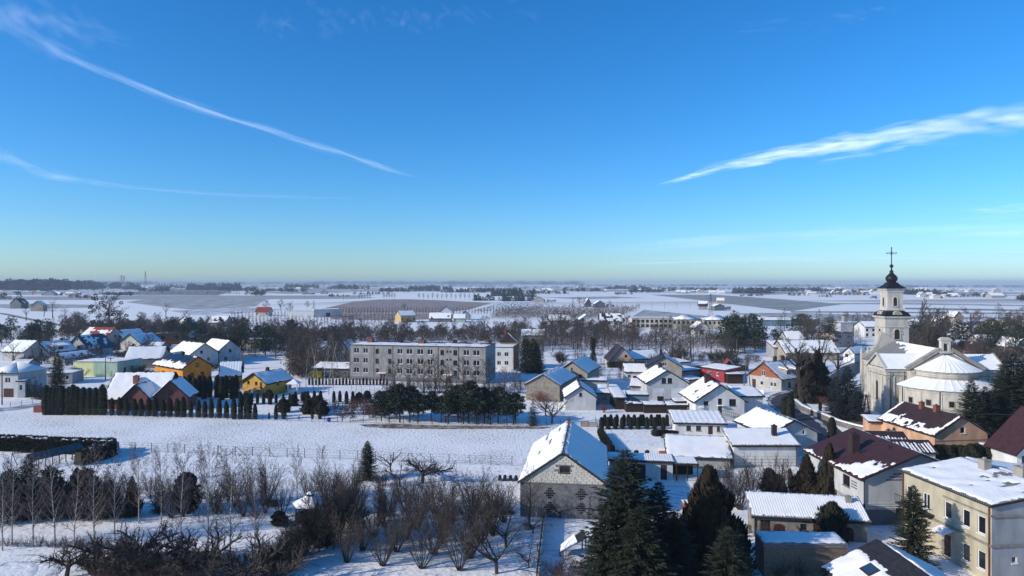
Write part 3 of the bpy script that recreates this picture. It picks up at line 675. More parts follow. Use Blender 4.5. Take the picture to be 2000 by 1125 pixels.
# --- peach house below the church
h = B('peach_house', 'peach rendered house with dark brown roof and two brick chimneys below the church', 'house', ('w', 60.7, 98.1), ('w', 69.0, 99.1), 0, 3.1, 12, 2.55, 'y', 'peach', 'brown',
  (lambda u, v, nz: (nz > .12 - (.45 if v < .35 else 0) + v*.9 - u*.1) and (v < .5 or u > .9) or u > .955 or u < .05, .9), o=.3, cell=.25, wins={'f': [(.53, 3.2, .8, .95, 'w'), (.75, .3, .6, 1.1, 'b')]},
  chim=[(.45, .62, .6, 6.4, 'b', 5.0), (.47, .38, .65, 6.4, 'b', 5.0)])
q = MB(); q.box(-.02, -.08, 2.25, h['w'] + .02, -.004, 2.36); q.build('string_course', W['tan'], h['root'])
B('', '', '', ('w', 57.6, 110), ('w', 60.2, 109.5), 0, 2.6, 3.4, .3, 'mono', 'peach', 'tin', (1,), root=h['root'])
B('tile_roof_shed', 'low brown shed with snow-filled corrugations beside the peach house, nearer one', 'shed', ('w', 52.0, 92.3), ('w', 56.9, 91.8), 0, 2.15, 5, 1.0, 'x', 'offwhite', 'brown', (lambda u, v, nz: int(u*24) % 2 == 0 and v < .72 + nz*.2, 1), o=.3, cell=.2, rib=.5)
B('tile_roof_shed', 'low brown shed with snow-striped roof, farther of two beside the peach house', 'shed', ('w', 52.0, 98.2), ('w', 56.6, 97.7), 0, 2.1, 4.4, 1.0, 'x', 'offwhite', 'brown', (lambda u, v, nz: int(u*24) % 2 == 0 and v < .6 + nz*.3, 1), o=.3, cell=.2, rib=.5)
B('flat_porch', 'flat snow-topped brown porch between the peach house and the white house', 'porch', ('w', 66.6, 95.4), ('w', 70.2, 95.5), 0, 1.9, 2.4, .0, 'mono', 'maroon', 'dark', (1,), o=.15)
B('maroon_roof_house', 'white house with tall steep maroon roof cut by the right edge of the view', 'house', ('w', 65.8, 89), ('w', 75.4, 89.4), 0, 3.1, 4.6, 4.7, 'y', 'white', 'maroon', (.12, .5), o=.55, wins={'f': [(.1, 1.5, .6, .9, 'b')]}, cell=.3)

# --- brick house by the bend
h = B('brick_gable_house', 'old house with red brick gable over pale ground floor and two snowy dormers', 'house', (1460, 754.7), (1526, 764), 0, 2.75, 11, 3.4, 'y', ('brick', 'offwhite'), 'grey', (.9, .98), o=.3, band=[(2.85, 1)],
  wins={'f': [(.48, 3.0, .95, 1.35, 'w'), (.43, .8, .85, .95, 'w'), (.72, .8, .7, 1.0, 'w'), (.82, .8, .7, 1.0, 'w'), (.2, .1, 1.0, 1.9, 'd')], 'r': [(.3, .5, .9, 1.3, 'b'), (.6, .5, .9, 1.3, 'b')]}, chim=[(.5, .4, .6, 7.2, 'd', 5.5), (.5, .7, .6, 7.2, 'd', 5.5)])
k_ = 3.4/(h['w']/2)
for y_ in (3.2, 6.4):
    q = MB(); xw = h['w']; q.box(xw*.74, y_, 2.9, xw*.93, y_ + 1.7, 4.55); dm = q.build('dormer', W['tan'], h['root'])
    q = MB(); q.slab([(xw*.60, y_ - .2, 5.15), (xw*.98, y_ - .2, 4.56), (xw*.98, y_ + 1.9, 4.56), (xw*.60, y_ + 1.9, 5.15)], (0, 0, 1), .2); q.build('dormer_roof', snow_m, dm)
    q = MB(); q.box(xw*.93, y_ + .3, 3.3, xw*.93 + .04, y_ + 1.4, 4.3); q.build('dormer_window', pane_m, dm)
# dark vents in the brick gable
boxes('wall_anchor', [(h['w']*s_ - .2, -.02, z_, h['w']*s_ + .2, -.003, z_ + .18) for s_, z_ in ((.28, 4.2), (.7, 4.15), (.5, 5.35), (.36, 4.9))], trim_dark, h['root'])
B('red_shed', 'crimson rendered shed with two white windows and a tilted snowy roof', 'shed', (1369, 740), (1414.7, 748), 0, 3.1, 5.2, .5, 'mono', 'red', 'tin', (1,), wins={'f': [(.38, 1.5, 1.2, .9, 'w'), (.72, 1.5, .9, .9, 'w')]})
B('red_roof_hut', 'tiny dark hut with bright red roof slope behind the crimson shed', 'hut', (1408, 738), (1441, 739), 0, 2.0, 6, 2.5, 'y', 'darkwood', 'red', (.12, .95), o=.3)
B('dark_front_garage', 'dark-fronted flat garage with snow on top between crimson shed and brick house', 'garage', (1421, 749.5), (1451, 749.5), 0, 2.3, 5, .2, 'mono', 'darkwood', 'dark', (1,))
B('flat_white_garage', 'low garage with wide flat snow roof right of the beige house', 'garage', (1333, 743), (1369, 739), 0, 2.3, 8, .4, 'mono', 'grey', 'dark', (1,))
B('flat_white_garage', 'upper of two flat snowy garage roofs behind the beige house', 'garage', (1326, 722), (1350, 720), 0, 2.0, 7, .4, 'mono', 'lgrey', 'dark', (1,))
B('lean_to', 'tiny snow-covered lean-to at the foot of the red shed', 'shed', (1345, 755), (1372, 752), 0, 1.5, 3.5, .3, 'mono', 'grey', 'dark', (1,))
h = B('pink_house', 'pale pink house with brown half-hipped roof and long snowy wing', 'house', (1192, 716), (1238.7, 716), 0, 1.9, 11, 3.9, 'y', 'pink', 'brown', (.05, .95), o=.4, wins={'f': [(.66, 2.7, .8, .8, 'b')]})
B('', '', '', ('w', 36.5, 206), ('w', 45, 209), 0, 1.9, 8, 2.2, 'x', 'pink', 'brown', (1, 1), root=h['root'])
B('blue_container', 'blue-grey metal container shed with thick snow on its roof', 'shed', (1223, 791), (1267, 792), 0, 2.05, 2.6, .3, 'mono', 'bluemetal', 'tin', (1,), o=.1)
B('snowy_lean_to', 'pair of small snowy roofs between the whitewashed outbuilding and blue container', 'shed', (1232, 770), (1262, 771), 0, 1.8, 6, .8, 'mono', 'grey', 'tin', (1,))
for i, (x0, x1, yy, lb) in enumerate(((1223, 1257, 805, 'low black timber woodshed with snow, left of three in a row'), (1258, 1300, 807, 'low black timber woodshed with snow, middle of three in a row'), (1302, 1344, 808, 'low black timber woodshed with snow, right of three in a row'))):
    B('woodshed', lb, 'woodshed', (x0, yy), (x1, yy), 0, 1.5, 2.2, .25, 'mono', 'darkwood', 'dark', (1 if i else .5,), o=.12, group='black woodsheds behind the thuja hedge')
h = B('garden_arbour', 'small white-roofed terrace shelter at the left wall of the stair house', 'shelter', (1319, 806), (1344, 806), 0, 2.1, 2.6, .1, 'mono', 'darkwood', 'dark', (1,), nowall=True)
boxes('post', [(x_, y_, 0, x_ + .12, y_ + .12, 2.1) for x_ in (0, h['w'] - .12) for y_ in (0, 2.4)], W['darkwood'], h['root'])

# --- apartment block
ablk_w = []
cols = [(917, 1.5), (987, 1.3), (1247, 1.4), (1317, 1.6), (1398, 1.6), (1470, 1.4), (1733, 1.5), (1805, 1.7)]
for px_, ww in cols:
    for z in (1.95, 4.45, 6.95): ablk_w.append(((px_ - 865)/1003, z, ww, 1.35, 'w'))
for px_, ww in ((1075, .9), (1170, .9), (1558, .9), (1653, 1.0)):
    for z in (1.95, 4.45, 6.95): ablk_w.append(((px_ - 865)/1003, z, ww, 1.2, 'b'))
for px_ in (1595, 1618): ablk_w += [((px_ - 865)/1003, 5.6, .45, .45, 'b'), ((px_ - 865)/1003, 7.6, .45, .45, 'b')]
ablk_w += [((1115 - 865)/1003, .0, 1.3, 1.9, 'd'), ((1605 - 865)/1003, .0, 1.3, 1.4, 'd')]
h = B('apartment_block', 'long grey three-storey apartment block with rows of white windows and flat roof', 'apartment block', (683, 742), (948, 750), 0, 8.95, 11, .0, 'flat', ('blockgrey', 'dgrey'), 'dark', (lambda u, v, nz: v < .66 + nz*.22 and nz > -.62,), o=.12, cell=.6, wins={'f': ablk_w, 'r': row(2, 4.4, 1.2, 1.3)}, band=[(1.0, 1)],
  chim=[(.09, .55, 1.4, 10.2, 'b', 9.1), (.49, .5, 1.6, 10.0, 'b', 9.1), (.99, .6, .7, 10.1, 'd', 9.1), (.3, .7, 1.0, 9.9, 'd', 9.1), (.72, .7, 1.0, 9.9, 'd', 9.1)])
L_ = h['w']; boxes('panel_joint', [(a_*L_ - .03, -.09, 1.0, a_*L_ + .05, -.003, 8.9) for a_ in (0, .183, .325, .66, .807)], W['dgrey'], h['root'])
for px_ in (1115, 1605):
    q = MB(); x_ = (px_ - 865)/1003*L_; q.box(x_ - 1.2, -1.3, 2.05, x_ + 1.2, -.01, 2.2); q.build('door_canopy', snow_m, h['root'])
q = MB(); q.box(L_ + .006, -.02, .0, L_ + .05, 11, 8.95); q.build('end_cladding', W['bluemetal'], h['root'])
h = B('white_block', 'small white flat-roofed block with red brick side beyond the apartment block', 'apartment block', (962, 722), (1002.5, 723), 0, 6.4, 8, 0, 'flat', 'white', 'dark', (1,), o=.1, wins={'f': [(.32, 3.9, 1.1, 1.2, 'w'), (.68, 3.9, 1.2, 1.2, 'w'), (.32, 1.4, 1.1, 1.2, 'w'), (.68, 1.4, 1.2, 1.2, 'w')]})
q = MB(); q.box(h['w'] + .006, .3, 0, h['w'] + .12, 8, 6.9); q.build('side_wall', W['brick'], h['root'])
B('ochre_villa', 'ochre villa with hipped snowy roof and tall red chimney', 'house', (976, 690), (1007, 690), 0, 4, 7, 3, 'hip', 'ochre', 'brown', (0, 1, 0, 0), chim=[(.35, .5, .7, 8.6, 'b')], wins={'f': row(2, 1.6, 1, 1.2)})
B('pale_villa', 'pale house with shallow snowy roof among bare trees beyond the apartment block', 'house', (1019, 676), (1063, 676), 0, 4.2, 8, 2.2, 'x', 'offwhite', 'dark', (.8, .9), wins={'f': row(3, 1.6, 1.2, 1.3)})
B('gable_house_by_block', 'pale gabled house peeking out left of the grey apartment block', 'house', (655, 722), (684, 722), 0, 4.6, 9, 3.6, 'y', 'offwhite', 'blue', (.8, .9), o=.4)
h = B('dark_shed', 'dark open shed with snowy lean roof left of the apartment block', 'shed', (610, 737), (682, 739), 0, 2.4, 5, 1.0, 'mono', 'dgrey', 'tin', (.75,), o=.3)
for px_ in (607, 617): 
    q = MB(); q.box(0, 0, .05, 1.5, 1.1, 1.55); q.box(-.05, -.05, 1.55, 1.55, 1.15, 1.75); ob = q.build('yellow_waste_bin', mat('yellow_bin_plastic', (0.55, 0.38, 0.02))); ob.location = P(px_, 739); tag(ob, 'yellow waste container beside dark shed, %s of two' % ('left' if px_ == 607 else 'right'), 'waste bin', 'yellow waste containers')

# --- left part of the village
B('orange_solar_house', 'bright orange house with black solar panels on its half snowy roof', 'house', (357, 765), (413, 758), 0, 5.4, 14, 2.3, 'y', 'orange', 'brown', (lambda u, v, nz: v < .42 + nz*.2 or (nz > .2 and v > .9), .9), o=.5, chim=[(.5, .5, .7, 8.3, 'd')],
  wins={'f': [(.5, 5.4, .9, .9, 'b'), (.32, 2.9, .9, 1.2, 'b'), (.68, 2.9, .9, 1.2, 'b')], 'l': [(.3, 2.7, 1.2, 1.3, 'b'), (.7, 2.7, 1.2, 1.3, 'b')]})
so_ = HOUSES[-1]
h = [o for o in COL.objects if o.name == 'orange_solar_house'][0]
pv = mat('solar_cell', (0.012, 0.016, 0.03), rough=.15, spec=.6); k_ = 2.3/3.4
for i in range(8):
    q = MB(); ux = Vector((1, 0, k_)).normalized(); uy = Vector((0, 1, 0)); n = Vector((-k_, 0, 1)).normalized(); c = Vector((1.55, 1.2 + i*1.5, 5.4 + 1.55*k_ + .19)); 
    q.slab([c, c + uy*1.4, c + uy*1.4 + ux*1.9, c + ux*1.9], n, .06); q.build('solar_panel', pv, h)
B('orange_annex_house', 'smaller orange house with ribbed snowy roof right of the solar one', 'house', (430, 734), (469, 732.5), 3, 3, 7, 2.9, 'x', 'orange', 'maroon', (.97, .9), o=.4, rib=.6, wins={'f': [(.5, 1.1, .8, .9, 'b')], 'l': [(.5, 3.2, .6, .7, 'b')]})
h = B('maroon_house', 'maroon house with large snow roof, brick chimney and small front gable', 'house', (206, 800), (318, 799), 0, 2.35, 9.5, 4.3, 'x', 'maroon', 'brown', (.97, .8), o=.5, wins={'f': [(.1, .9, 1.0, 1.1, 'b'), (.92, .9, .9, 1.1, 'b')], 'r': [(.5, 3.0, .8, .9, 'b')]}, chim=[(.42, .28, .9, 6.2, 'b', 3.2)])
B('', '', '', ('w', -76.0, 132.6), ('w', -69.9, 132.6), 0, 2.2, 5, 3.0, 'y', 'maroon', 'brown', (.95, .99), root=h['root'], o=.4, wins={'f': [(.35, 1.9, .8, .7, 'b'), (.6, .3, .8, 1.2, 'b')]})
B('', '', '', ('w', -69.7, 132.8), ('w', -63.6, 133.8), 0, 2.8, 6, 3.0, 'y', 'maroon', 'brown', (.98, .9), root=h['root'], o=.4, wins={'f': [(.3, .4, .9, 1.3, 'b'), (.72, .9, .9, 1.0, 'b'), (.5, 3.2, .7, .9, 'b')]})
h = B('yellow_house', 'ochre yellow house with outside stair and white patched gable roof', 'house', (474, 770), (520, 774), 0, 2.9, 8, 2.0, 'y', 'yellow', 'brown', (.95, .97), o=.5, wins={'f': [(.25, 2.4, .7, .7, 'b'), (.58, 2.3, .7, .75, 'b'), (.78, 1.5, .7, 1.5, 'd')], 'r': [(.45, 2.0, .7, .8, 'b'), (.8, .8, .8, .8, 'b')]}, chim=[(.5, .5, .6, 5.6, 'd')])
q = MB()
for i in range(7): q.box(.6 + i*.38, -1.0, 0, .98 + i*.38, -.02, .2 + i*.2)
q.box(3.27, -1.0, 0, 4.8, -.02, 1.45); q.bar((.6, -.98, 1.1), (3.3, -.98, 2.4), .06); q.bar((3.3, -.98, 2.4), (4.8, -.98, 2.4), .06); q.build('stair', W['tan'], h['root'])
B('lime_house', 'long pale lime-green flat-roofed house with a white window', 'house', (143, 734), (228, 735.7), 0, 3.7, 8, 0, 'flat', 'lime', 'grey', (1,), o=.12, wins={'f': [(.52, 1.1, 1.3, 1.3, 'w'), (.8, 1.1, 1.1, 1.3, 'w')]})
B('sage_house', 'sage green flat annex with porch right of the lime-green house', 'house', (229, 737), (277, 728), 0, 3.9, 7, 0, 'flat', 'sage', 'grey', (1,), o=.12, wins={'f': [(.3, .4, 1.0, 1.9, 'b'), (.6, .4, 1.0, 1.9, 'b')]})
B('flat_grey_garage', 'low grey flat-roofed building behind the tall thuja row', 'garage', (43, 752), (141, 750), 0, 2.6, 6, 0, 'flat', 'grey', 'grey', (.95,), o=.15, chim=[(.38, .5, .8, 3.6, 'g', 2.6)], wins={'f': [(.9, 1.1, .8, 1.0, 'w')]})
h = B('white_edge_house', 'two-storey white house with brown garage door at the left edge', 'house', (-22, 776), (35, 777), 0, 5.3, 8, 1.9, 'hip', 'lgrey', 'grey', (1,), o=.45, wins={'f': [(.65, 3.2, 1.3, 1.2, 'w'), (.68, .1, 2.4, 1.9, 'g')]})
B('', '', '', (35.3, 777), (49, 776.5), 0, 3.6, 5, .2, 'mono', 'white', 'grey', (1,), root=h['root'], wins={'f': [(.4, 1.6, .6, 1.2, 'w')]})
h = B('dormer_house', 'white gabled house with wide dormer and blue-shadowed snowy roof', 'house', (58, 702), (94.7, 704.5), 0, 2.7, 9, 3.1, 'y', 'offwhite', 'dark', (.95, .99), o=.4, wins={'f': [(.62, 2.5, .9, 1.1, 'b')], 'r': [(.3, .8, 1.0, 1.1, 'b')]}, chim=[(.5, .8, .6, 6.4, 'd')])
q = MB(); xw = h['w']; q.box(xw*.70, 1.5, 3.0, xw*.96, 6.6, 4.5); q.build('dormer', W['lgrey'], h['root']); q = MB(); q.slab([(xw*.55, 1.2, 5.2), (xw*1.03, 1.2, 4.55), (xw*1.03, 6.9, 4.55), (xw*.55, 6.9, 5.2)], (0, 0, 1), .16); q.build('dormer_roof', snow_m, h['root'])
q = MB(); q.box(xw*.96, 3.4, 3.3, xw*.96 + .04, 5.0, 4.2); q.build('dormer_window', pane_m, h['root'])
B('dark_roof_house', 'white gabled house with steep dark roof and square gable window', 'house', (130, 695.5), (173, 697), 0, 2.8, 10, 4.2, 'y', 'offwhite', 'blue', (.9, .45), o=.45, wins={'f': [(.55, 2.6, 1.0, 1.2, 'b'), (.85, 2.2, .6, .6, 'b'), (.5, 5.4, .6, .6, 'b')], 'r': [(.5, .6, 1.2, 1.6, 'b')]})
B('low_white_barn', 'long low building under a wide blue-white snow roof by the dormer house', 'barn', (126, 712), (185, 704), 0, 1.7, 7, 1.5, 'x', 'offwhite', 'tin', (1, 1), o=.4)
B('red_tile_house', 'house with red tile roof showing through zigzag snow patches', 'house', (158, 684), (207, 685), 0, 5.2, 9, 3.0, 'x', 'grey', 'red', (lambda u, v, nz: (nz > -.1 and v < .75) or u < .25, .9), wins={'r': [(.5, 4.5, .8, 1, 'b')]})
B('white_twin_gable_house', 'white house with blue-white roof, left of two matching gables', 'house', (214, 680), (240, 682), 0, 4.1, 9, 3, 'y', 'offwhite', 'dark', (.97, .97), o=.5, wins={'f': [(.5, 4.3, .8, 1.0, 'b'), (.6, 1.4, .9, 1.0, 'b')]})
B('white_twin_gable_house', 'white house with blue-white roof, right of two matching gables', 'house', (234, 684), (275, 686), 0, 2.9, 9, 3.2, 'y', 'offwhite', 'dark', (.97, .97), o=.5, wins={'f': [(.5, .9, 1.0, 1.1, 'b')]})
B('brick_flat_house', 'unrendered dark red brick flat-topped house among trees', 'house', (303, 674), (363, 672), 0, 4.3, 9, 0, 'flat', 'brick', 'dark', (.25,), o=.1, wins={'f': [(.25, 2.2, 1.5, 1.3, 'b'), (.7, 2.2, 1.5, 1.3, 'b')]})
B('small_white_gable', 'little white gabled house right of the brick flat house', 'house', (362, 670), (383, 670), 0, 2.8, 7, 2.2, 'y', 'white', 'dark', (.9, .98), o=.5)
B('low_snow_roof', 'low snowy roof between the twin gables and the big roof', 'outbuilding', (262, 686), (313, 686), 0, 1.6, 7, 1.4, 'x', 'grey', 'dark', (.97, .97))
B('big_snow_roof_barn', 'barn with broad snow roof and dark gable behind the orange house', 'barn', (246, 721), (316, 719), 0, 3.0, 9.5, 3.0, 'x', 'tan', 'brown', (.99, .9), o=.5)
B('white_house_brown_gable', 'white house with bright snow roof and dark bargeboards behind the orange house', 'house', (333, 711), (372, 717), 0, 3.8, 8.5, 2.9, 'x', 'lgrey', 'brown', (.97, .9), o=.5, wins={'r': [(.4, 3.7, .8, .9, 'b'), (.65, 1.4, .8, 1, 'b')]})
B('white_balcony_house', 'white house with blue shaded gable and small balcony, right of its neighbour', 'house', (395, 703.5), (428, 709), 0, 4.0, 7, 2.8, 'x', 'lgrey', 'dark', (.97, .95), o=.5, wins={'f': [(.5, 2.7, 1.1, 1.1, 'b')], 'r': [(.5, 3.0, .9, 1.1, 'b'), (.3, .8, 1, 1, 'b')]})
B('cream_flat_house', 'low cream flat-roofed building standing alone before dark pines', 'house', (471, 683), (527, 683), 0, 3.6, 8, 0, 'flat', 'cream', 'grey', (1,), o=.12)
B('tree_hidden_house', 'house with blue-white roof half hidden by a bare tree at left', 'house', (4, 705), (46, 707), 0, 3.2, 9, 3.2, 'x', 'offwhite', 'dark', (.9, .9), o=.4, group=G_LEFT)
B('low_left_shed', 'low snowy shed below the tree-hidden house at left', 'shed', (18, 724), (50, 724), 0, 1.5, 6, 1.4, 'x', 'grey', 'dark', (.97, .97))
B('pyramid_roof_house', 'far house with pyramid snow roof among orchards', 'house', (343, 647), (372, 647), 0, 3.0, 9, 4.6, 'hip', 'offwhite', 'dark', (1,), o=.5)
B('dark_roof_far_house', 'distant house with dark gable roof beyond the pines', 'house', (408, 640), (440, 640), 0, 3.0, 9, 3.4, 'x', 'offwhite', 'brown', (.6, .9), o=.5)
# --- school, houses beyond the orchards
B('long_hall', 'long cream two-storey school hall with flat snowy roof', 'school', (1234, 642), (1313, 642), 0, 5.8, 12, 0, 'flat', 'cream', 'grey', (1,), o=.15, wins={'f': row(9, 3.3, 1.6, 1.6, 'b', .05, .95) + row(9, .8, 1.6, 1.6, 'b', .05, .95)})
h = B('school_building', 'cream school with several low hipped snowy roofs', 'school', (1314, 642), (1374, 642), 0, 5.0, 12, 2.2, 'hip', 'cream', 'brown', (1,), wins={'f': row(7, 2.6, 1.2, 1.6, 'b', .06, .94)})
B('', '', '', (1375, 643), (1433, 643), 0, 5.0, 12, 2.2, 'hip', 'cream', 'brown', (1,), root=h['root'], wins={'f': row(7, 2.6, 1.2, 1.6, 'b', .06, .94)})
B('white_corner_house', 'small white gabled house with two-part snowy roof before dark conifers', 'house', (1357, 656), (1384, 656), 0, 3.8, 8, 2.6, 'y', 'white', 'brown', (.98, .98), o=.6, wins={'f': [(.5, .6, 1.6, 2.2, 'b')]})
B('hip_gable_house', 'detached white house with snowy roof, leftmost of the row of three', 'house', (1073, 637), (1112, 637), 0, 3.4, 10, 3.0, 'x', 'offwhite', 'brown', (.85, .9), o=.6, wins={'f': row(3, .9, 1.2, 1.5, 'b')}, group='new houses beyond the orchard')
B('hip_gable_house', 'detached white house with dark trimmed gables, middle of the row of three', 'house', (1128, 638), (1163, 638), 0, 3.2, 10, 3.6, 'y', 'white', 'dark', (.75, .8), o=.7, wins={'f': [(.3, 3.2, 1.2, 1.3, 'b'), (.3, .8, 1.2, 1.5, 'b'), (.7, .8, 1.6, 1.5, 'b')]}, group='new houses beyond the orchard')
B('hip_gable_house', 'detached white house with mottled dark roof, rightmost of the row of three', 'house', (1174, 637), (1218, 637), 0, 3.2, 10, 3.8, 'x', 'white', 'dark', (.55, .6), o=.7, wins={'f': row(4, .9, 1.2, 1.4, 'b')}, group='new houses beyond the orchard')
h = B('long_white_hall', 'large white windowless hall with thin snowy roof by the brown hill', 'hall', (613, 620), (666, 619), 0, 5.6, 14, 0, 'flat', 'lgrey', 'grey', (1,), o=.1, wins={'f': [(.52, .2, 3, 3, 'g')]})
B('', '', '', (563, 620), (612.7, 620), 0, 4.6, 12, 0, 'flat', 'white', 'grey', (1,), root=h['root'], o=.1)
B('red_roof_cottage', 'cream cottage with bright red roof left of the white hall', 'house', (499, 617), (524, 617), 0, 3.2, 9, 3.2, 'x', 'cream', 'red', (.2, .6), o=.5, wins={'f': row(2, 1, 1.2, 1.2, 'b')})
B('yellow_gable_house', 'plain yellowish house with snowy roof alone on the field edge', 'house', (783, 630), (812, 629), 0, 4.4, 9, 2.8, 'x', 'ochre', 'dark', (.97, .9), o=.4, wins={'f': row(2, 1.6, 1.2, 1.3, 'b')})
for x0, x1, y_, he, rs, ax, lb, wl_ in ((838, 880, 629, 2.4, 3.4, 'x', 'broad low snowy farm roof in the farmstead behind the block', 'dgrey'), (856, 884, 621, 4.2, 4.0, 'y', 'tall white farmhouse with dark gable roof in the farmstead', 'white'), (886, 908, 630, 2.6, 2.6, 'x', 'dark green farm shed right of the snowy farm roof', 'sage'), (898, 917, 625, 3.0, 3.0, 'y', 'small grey gabled barn at the right of the farmstead', 'grey')):
    B('farm_building', lb, 'farm building', (x0, y_), (x1, y_), 0, he, 9, rs, ax, wl_, 'dark', (.8, .9), o=.4)
# --- right, towards the church
B('tall_narrow_shed', 'tall shed with dark front and snowy roof left of the long barn', 'shed', (1512, 701), (1533, 701), 0, 3.7, 7, 1.6, 'mono', 'grey', 'dark', (1,), wins={'f': [(.6, .2, 1.8, 2.6, 'g')]})
B('long_barn', 'long barn with big grey-white roof behind pollarded lime trees', 'barn', (1535, 705), (1640, 704), 0, 2.5, 11, 3.6, 'x', 'tan', 'brown', (.9, .97), o=.4)
B('snow_roof_house', 'house whose snowy roof shows above the long barn', 'house', (1538, 678), (1572, 678), 0, 3, 9, 2.8, 'x', 'offwhite', 'dark', (1, 1))
B('pink_flat_building', 'salmon pink flat-roofed building with white windows behind the barn', 'building', (1631, 679), (1666, 677), 0, 5.4, 9, 0, 'flat', 'pink', 'maroon', (.3,), o=.3, wins={'f': [(.3, 3.4, 1.2, 1.2, 'w'), (.75, 3.4, 1.2, 1.2, 'w'), (.3, 1, 1.2, 1.2, 'w'), (.75, 1, 1.2, 1.2, 'w')]})
B('grey_flat_building', 'pale grey industrial block with roof stack left of the church tower', 'building', (1642, 657), (1690, 656), 0, 6.2, 12, 0, 'flat', 'lgrey', 'dark', (.7,), o=.1, chim=[(.45, .4, 1.8, 9.0, 'g', 6.2)])
B('white_gable_cottage', 'small white cottage with blue-white roof left of the church', 'house', (1647, 706), (1669, 708), 0, 2.9, 8, 1.8, 'y', 'white', 'dark', (.98, .98), o=.4, wins={'f': [(.3, 1.5, 1.0, 1.0, 'b')]})
B('white_row_house', 'white two-storey house directly left of the church tower', 'house', (1690, 660), (1722, 660), 0, 5.0, 10, 2.2, 'x', 'white', 'dark', (.9, .9), wins={'f': row(3, 3.0, 1.1, 1.2, 'b') + row(3, .8, 1.1, 1.2, 'b')})
B('low_service_hall', 'low blue-grey service hall on the plain left of the church', 'hall', (1545, 636), (1600, 636), 0, 3.6, 12, .6, 'mono', 'dgrey', 'grey', (.97,))
B('long_snow_hall', 'long low snowy hall beyond the conifers', 'hall', (1480, 637), (1545, 637), 0, 3.4, 10, 1.4, 'x', 'bluemetal', 'grey', (.98, .98))
B('roadside_shop', 'dark roadside shop with patchy snowy roof beyond the conifers', 'shop', (1480, 634), (1520, 634), 0, 4.4, 10, 2.2, 'x', 'offwhite', 'brown', (.75, .8)) if False else None
RG = 'houses beyond the church on the right'
for x0, x1, y_, he, rs, ax, wl_, rf_, cv, lb in (
    (1800, 1812, 646, 3.5, 2.4, 'y', 'cream', 'dark', .9, 'narrow cream house between poplar and bare trees right of tower'),
    (1838, 1856, 645, 4.0, 3.2, 'y', 'cream', 'grey', .8, 'cream gabled house by the far road behind the bare trees'),
    (1864, 1880, 633, 4.5, 3.0, 'y', 'tan', 'dark', .8, 'tan gabled house at the head of the far road'),
    (1777, 1800, 648, 3.5, 2.8, 'x', 'cream', 'red', .7, 'low house with reddish roof right of the church tower'),
    (1858, 1884, 674, 2.4, 2.4, 'x', 'white', 'blue', .95, 'white house with blue-white roof right of the belfry turret'),
    (1862, 1898, 688, 2.2, 1.8, 'x', 'offwhite', 'tin', 1, 'low snowy roof just above the right transept'),
    (1880, 1910, 663, 3.4, 2.8, 'y', 'offwhite', 'brown', .8, 'pale gabled house under the big round bare tree'),
    (1900, 1924, 696, 2.2, 2.4, 'y', 'tan', 'maroon', .3, 'small house with maroon roof above the right transept'),
    (1916, 1950, 683, 2.6, 2.6, 'x', 'offwhite', 'dark', .9, 'snowy roofed house below the fuel station'),
    (1974, 1992, 662, 3, 2.4, 'x', 'white', 'dark', 1, 'white roofed house right of the fuel station'),
    (1984, 2012, 699, 3.6, 2.8, 'y', 'lgrey', 'grey', .9, 'pale grey gabled house at the right edge'),
    (1955, 1990, 642, 3, 2.0, 'x', 'lgrey', 'grey', .95, 'long grey hall behind the fuel station')):
    B('village_house', lb, 'house', (x0, y_), (x1, y_), 0, he, 9, rs, ax, wl_, rf_, (cv, cv), o=.4, group=RG, wins={'f': [(.3, .9, 1.1, 1.2, 'b'), (.7, .9, 1.1, 1.2, 'b')]})
# fuel station canopy
yel = mat('yellow_fascia', (0.62, 0.45, 0.04), (0.55, 0.38, 0.03), rough=.5)
ft = thing('fuel_station', 'fuel station with long yellow canopy edge far right', 'fuel station', P(1943, 650))
q = MB(); q.box(0, 0, 4.4, 10.6, 8, 5.4); q.build('canopy', yel, ft); q = MB(); q.box(.2, .2, 5.404, 10.4, 7.8, 5.5); q.build('canopy_snow', snow_m, ft)
boxes('column', [(x_, 3.5, 0, x_ + .5, 4, 4.4) for x_ in (1, 5.3, 9.4)], W['white'], ft); q = MB(); q.box(1.5, 9, 0, 9, 14, 3.6); q.build('kiosk', W['white'], ft)

# ------------------------------------------------------------------ farmhouses out on the plain
rf = random.Random(77)
def far_house(px, py, ww, he, rise, ax, wl, rfm, cov, label, group):
    a = P(px, py); w_ = ww * a.y / F
    B('farmhouse', label, 'farmhouse', ('w', a.x, a.y), ('w', a.x + w_, a.y + w_*rf.uniform(-.2, .2)), 0, he, w_*.7, rise, ax, wl, rfm, (cov, cov), o=.5, cell=3.0, group=group, fascia=False, thick=.3)
FG = [('grey-roofed farm building in the far hamlet by the left wood', (0, 26, 572), ((2, 26, 572.5, 4, 2.5),)),
      ('farm building of the small yard on the left snowfield', 0, ((70, 12, 577, 3, 2), (84, 20, 577.5, 4, 5), (105, 12, 577, 3, 4), (127, 14, 577, 4, 3), (142, 12, 577, 4, 2.5))),
      ('house beside the left country lane', 0, ((20, 24, 602, 5, 4.5), (60, 22, 608, 5, 4), (24, 14, 600, 4, 5))),
      ('distant cottage on the snowfield behind the white hall', 0, ((626, 13, 574.5, 4, 6), (590, 20, 575, 3, 1.5), (560, 16, 566, 4, 3), (478, 14, 567, 4, 4))),
      ('ruined farm building inside the lone copse of the snowfield', 0, ((1143, 12, 600, 4, 5), (1162, 20, 601, 4, 3))),
      ('low farm shed beyond the ploughed strips', 0, ((1040, 22, 590, 3, 4), (1068, 16, 590, 2, 1))),
      ('farm in the hollow behind the school', 0, ((1365, 16, 605, 4, 4), (1395, 22, 607, 4, 2), (1400, 14, 593, 4, 3)))]
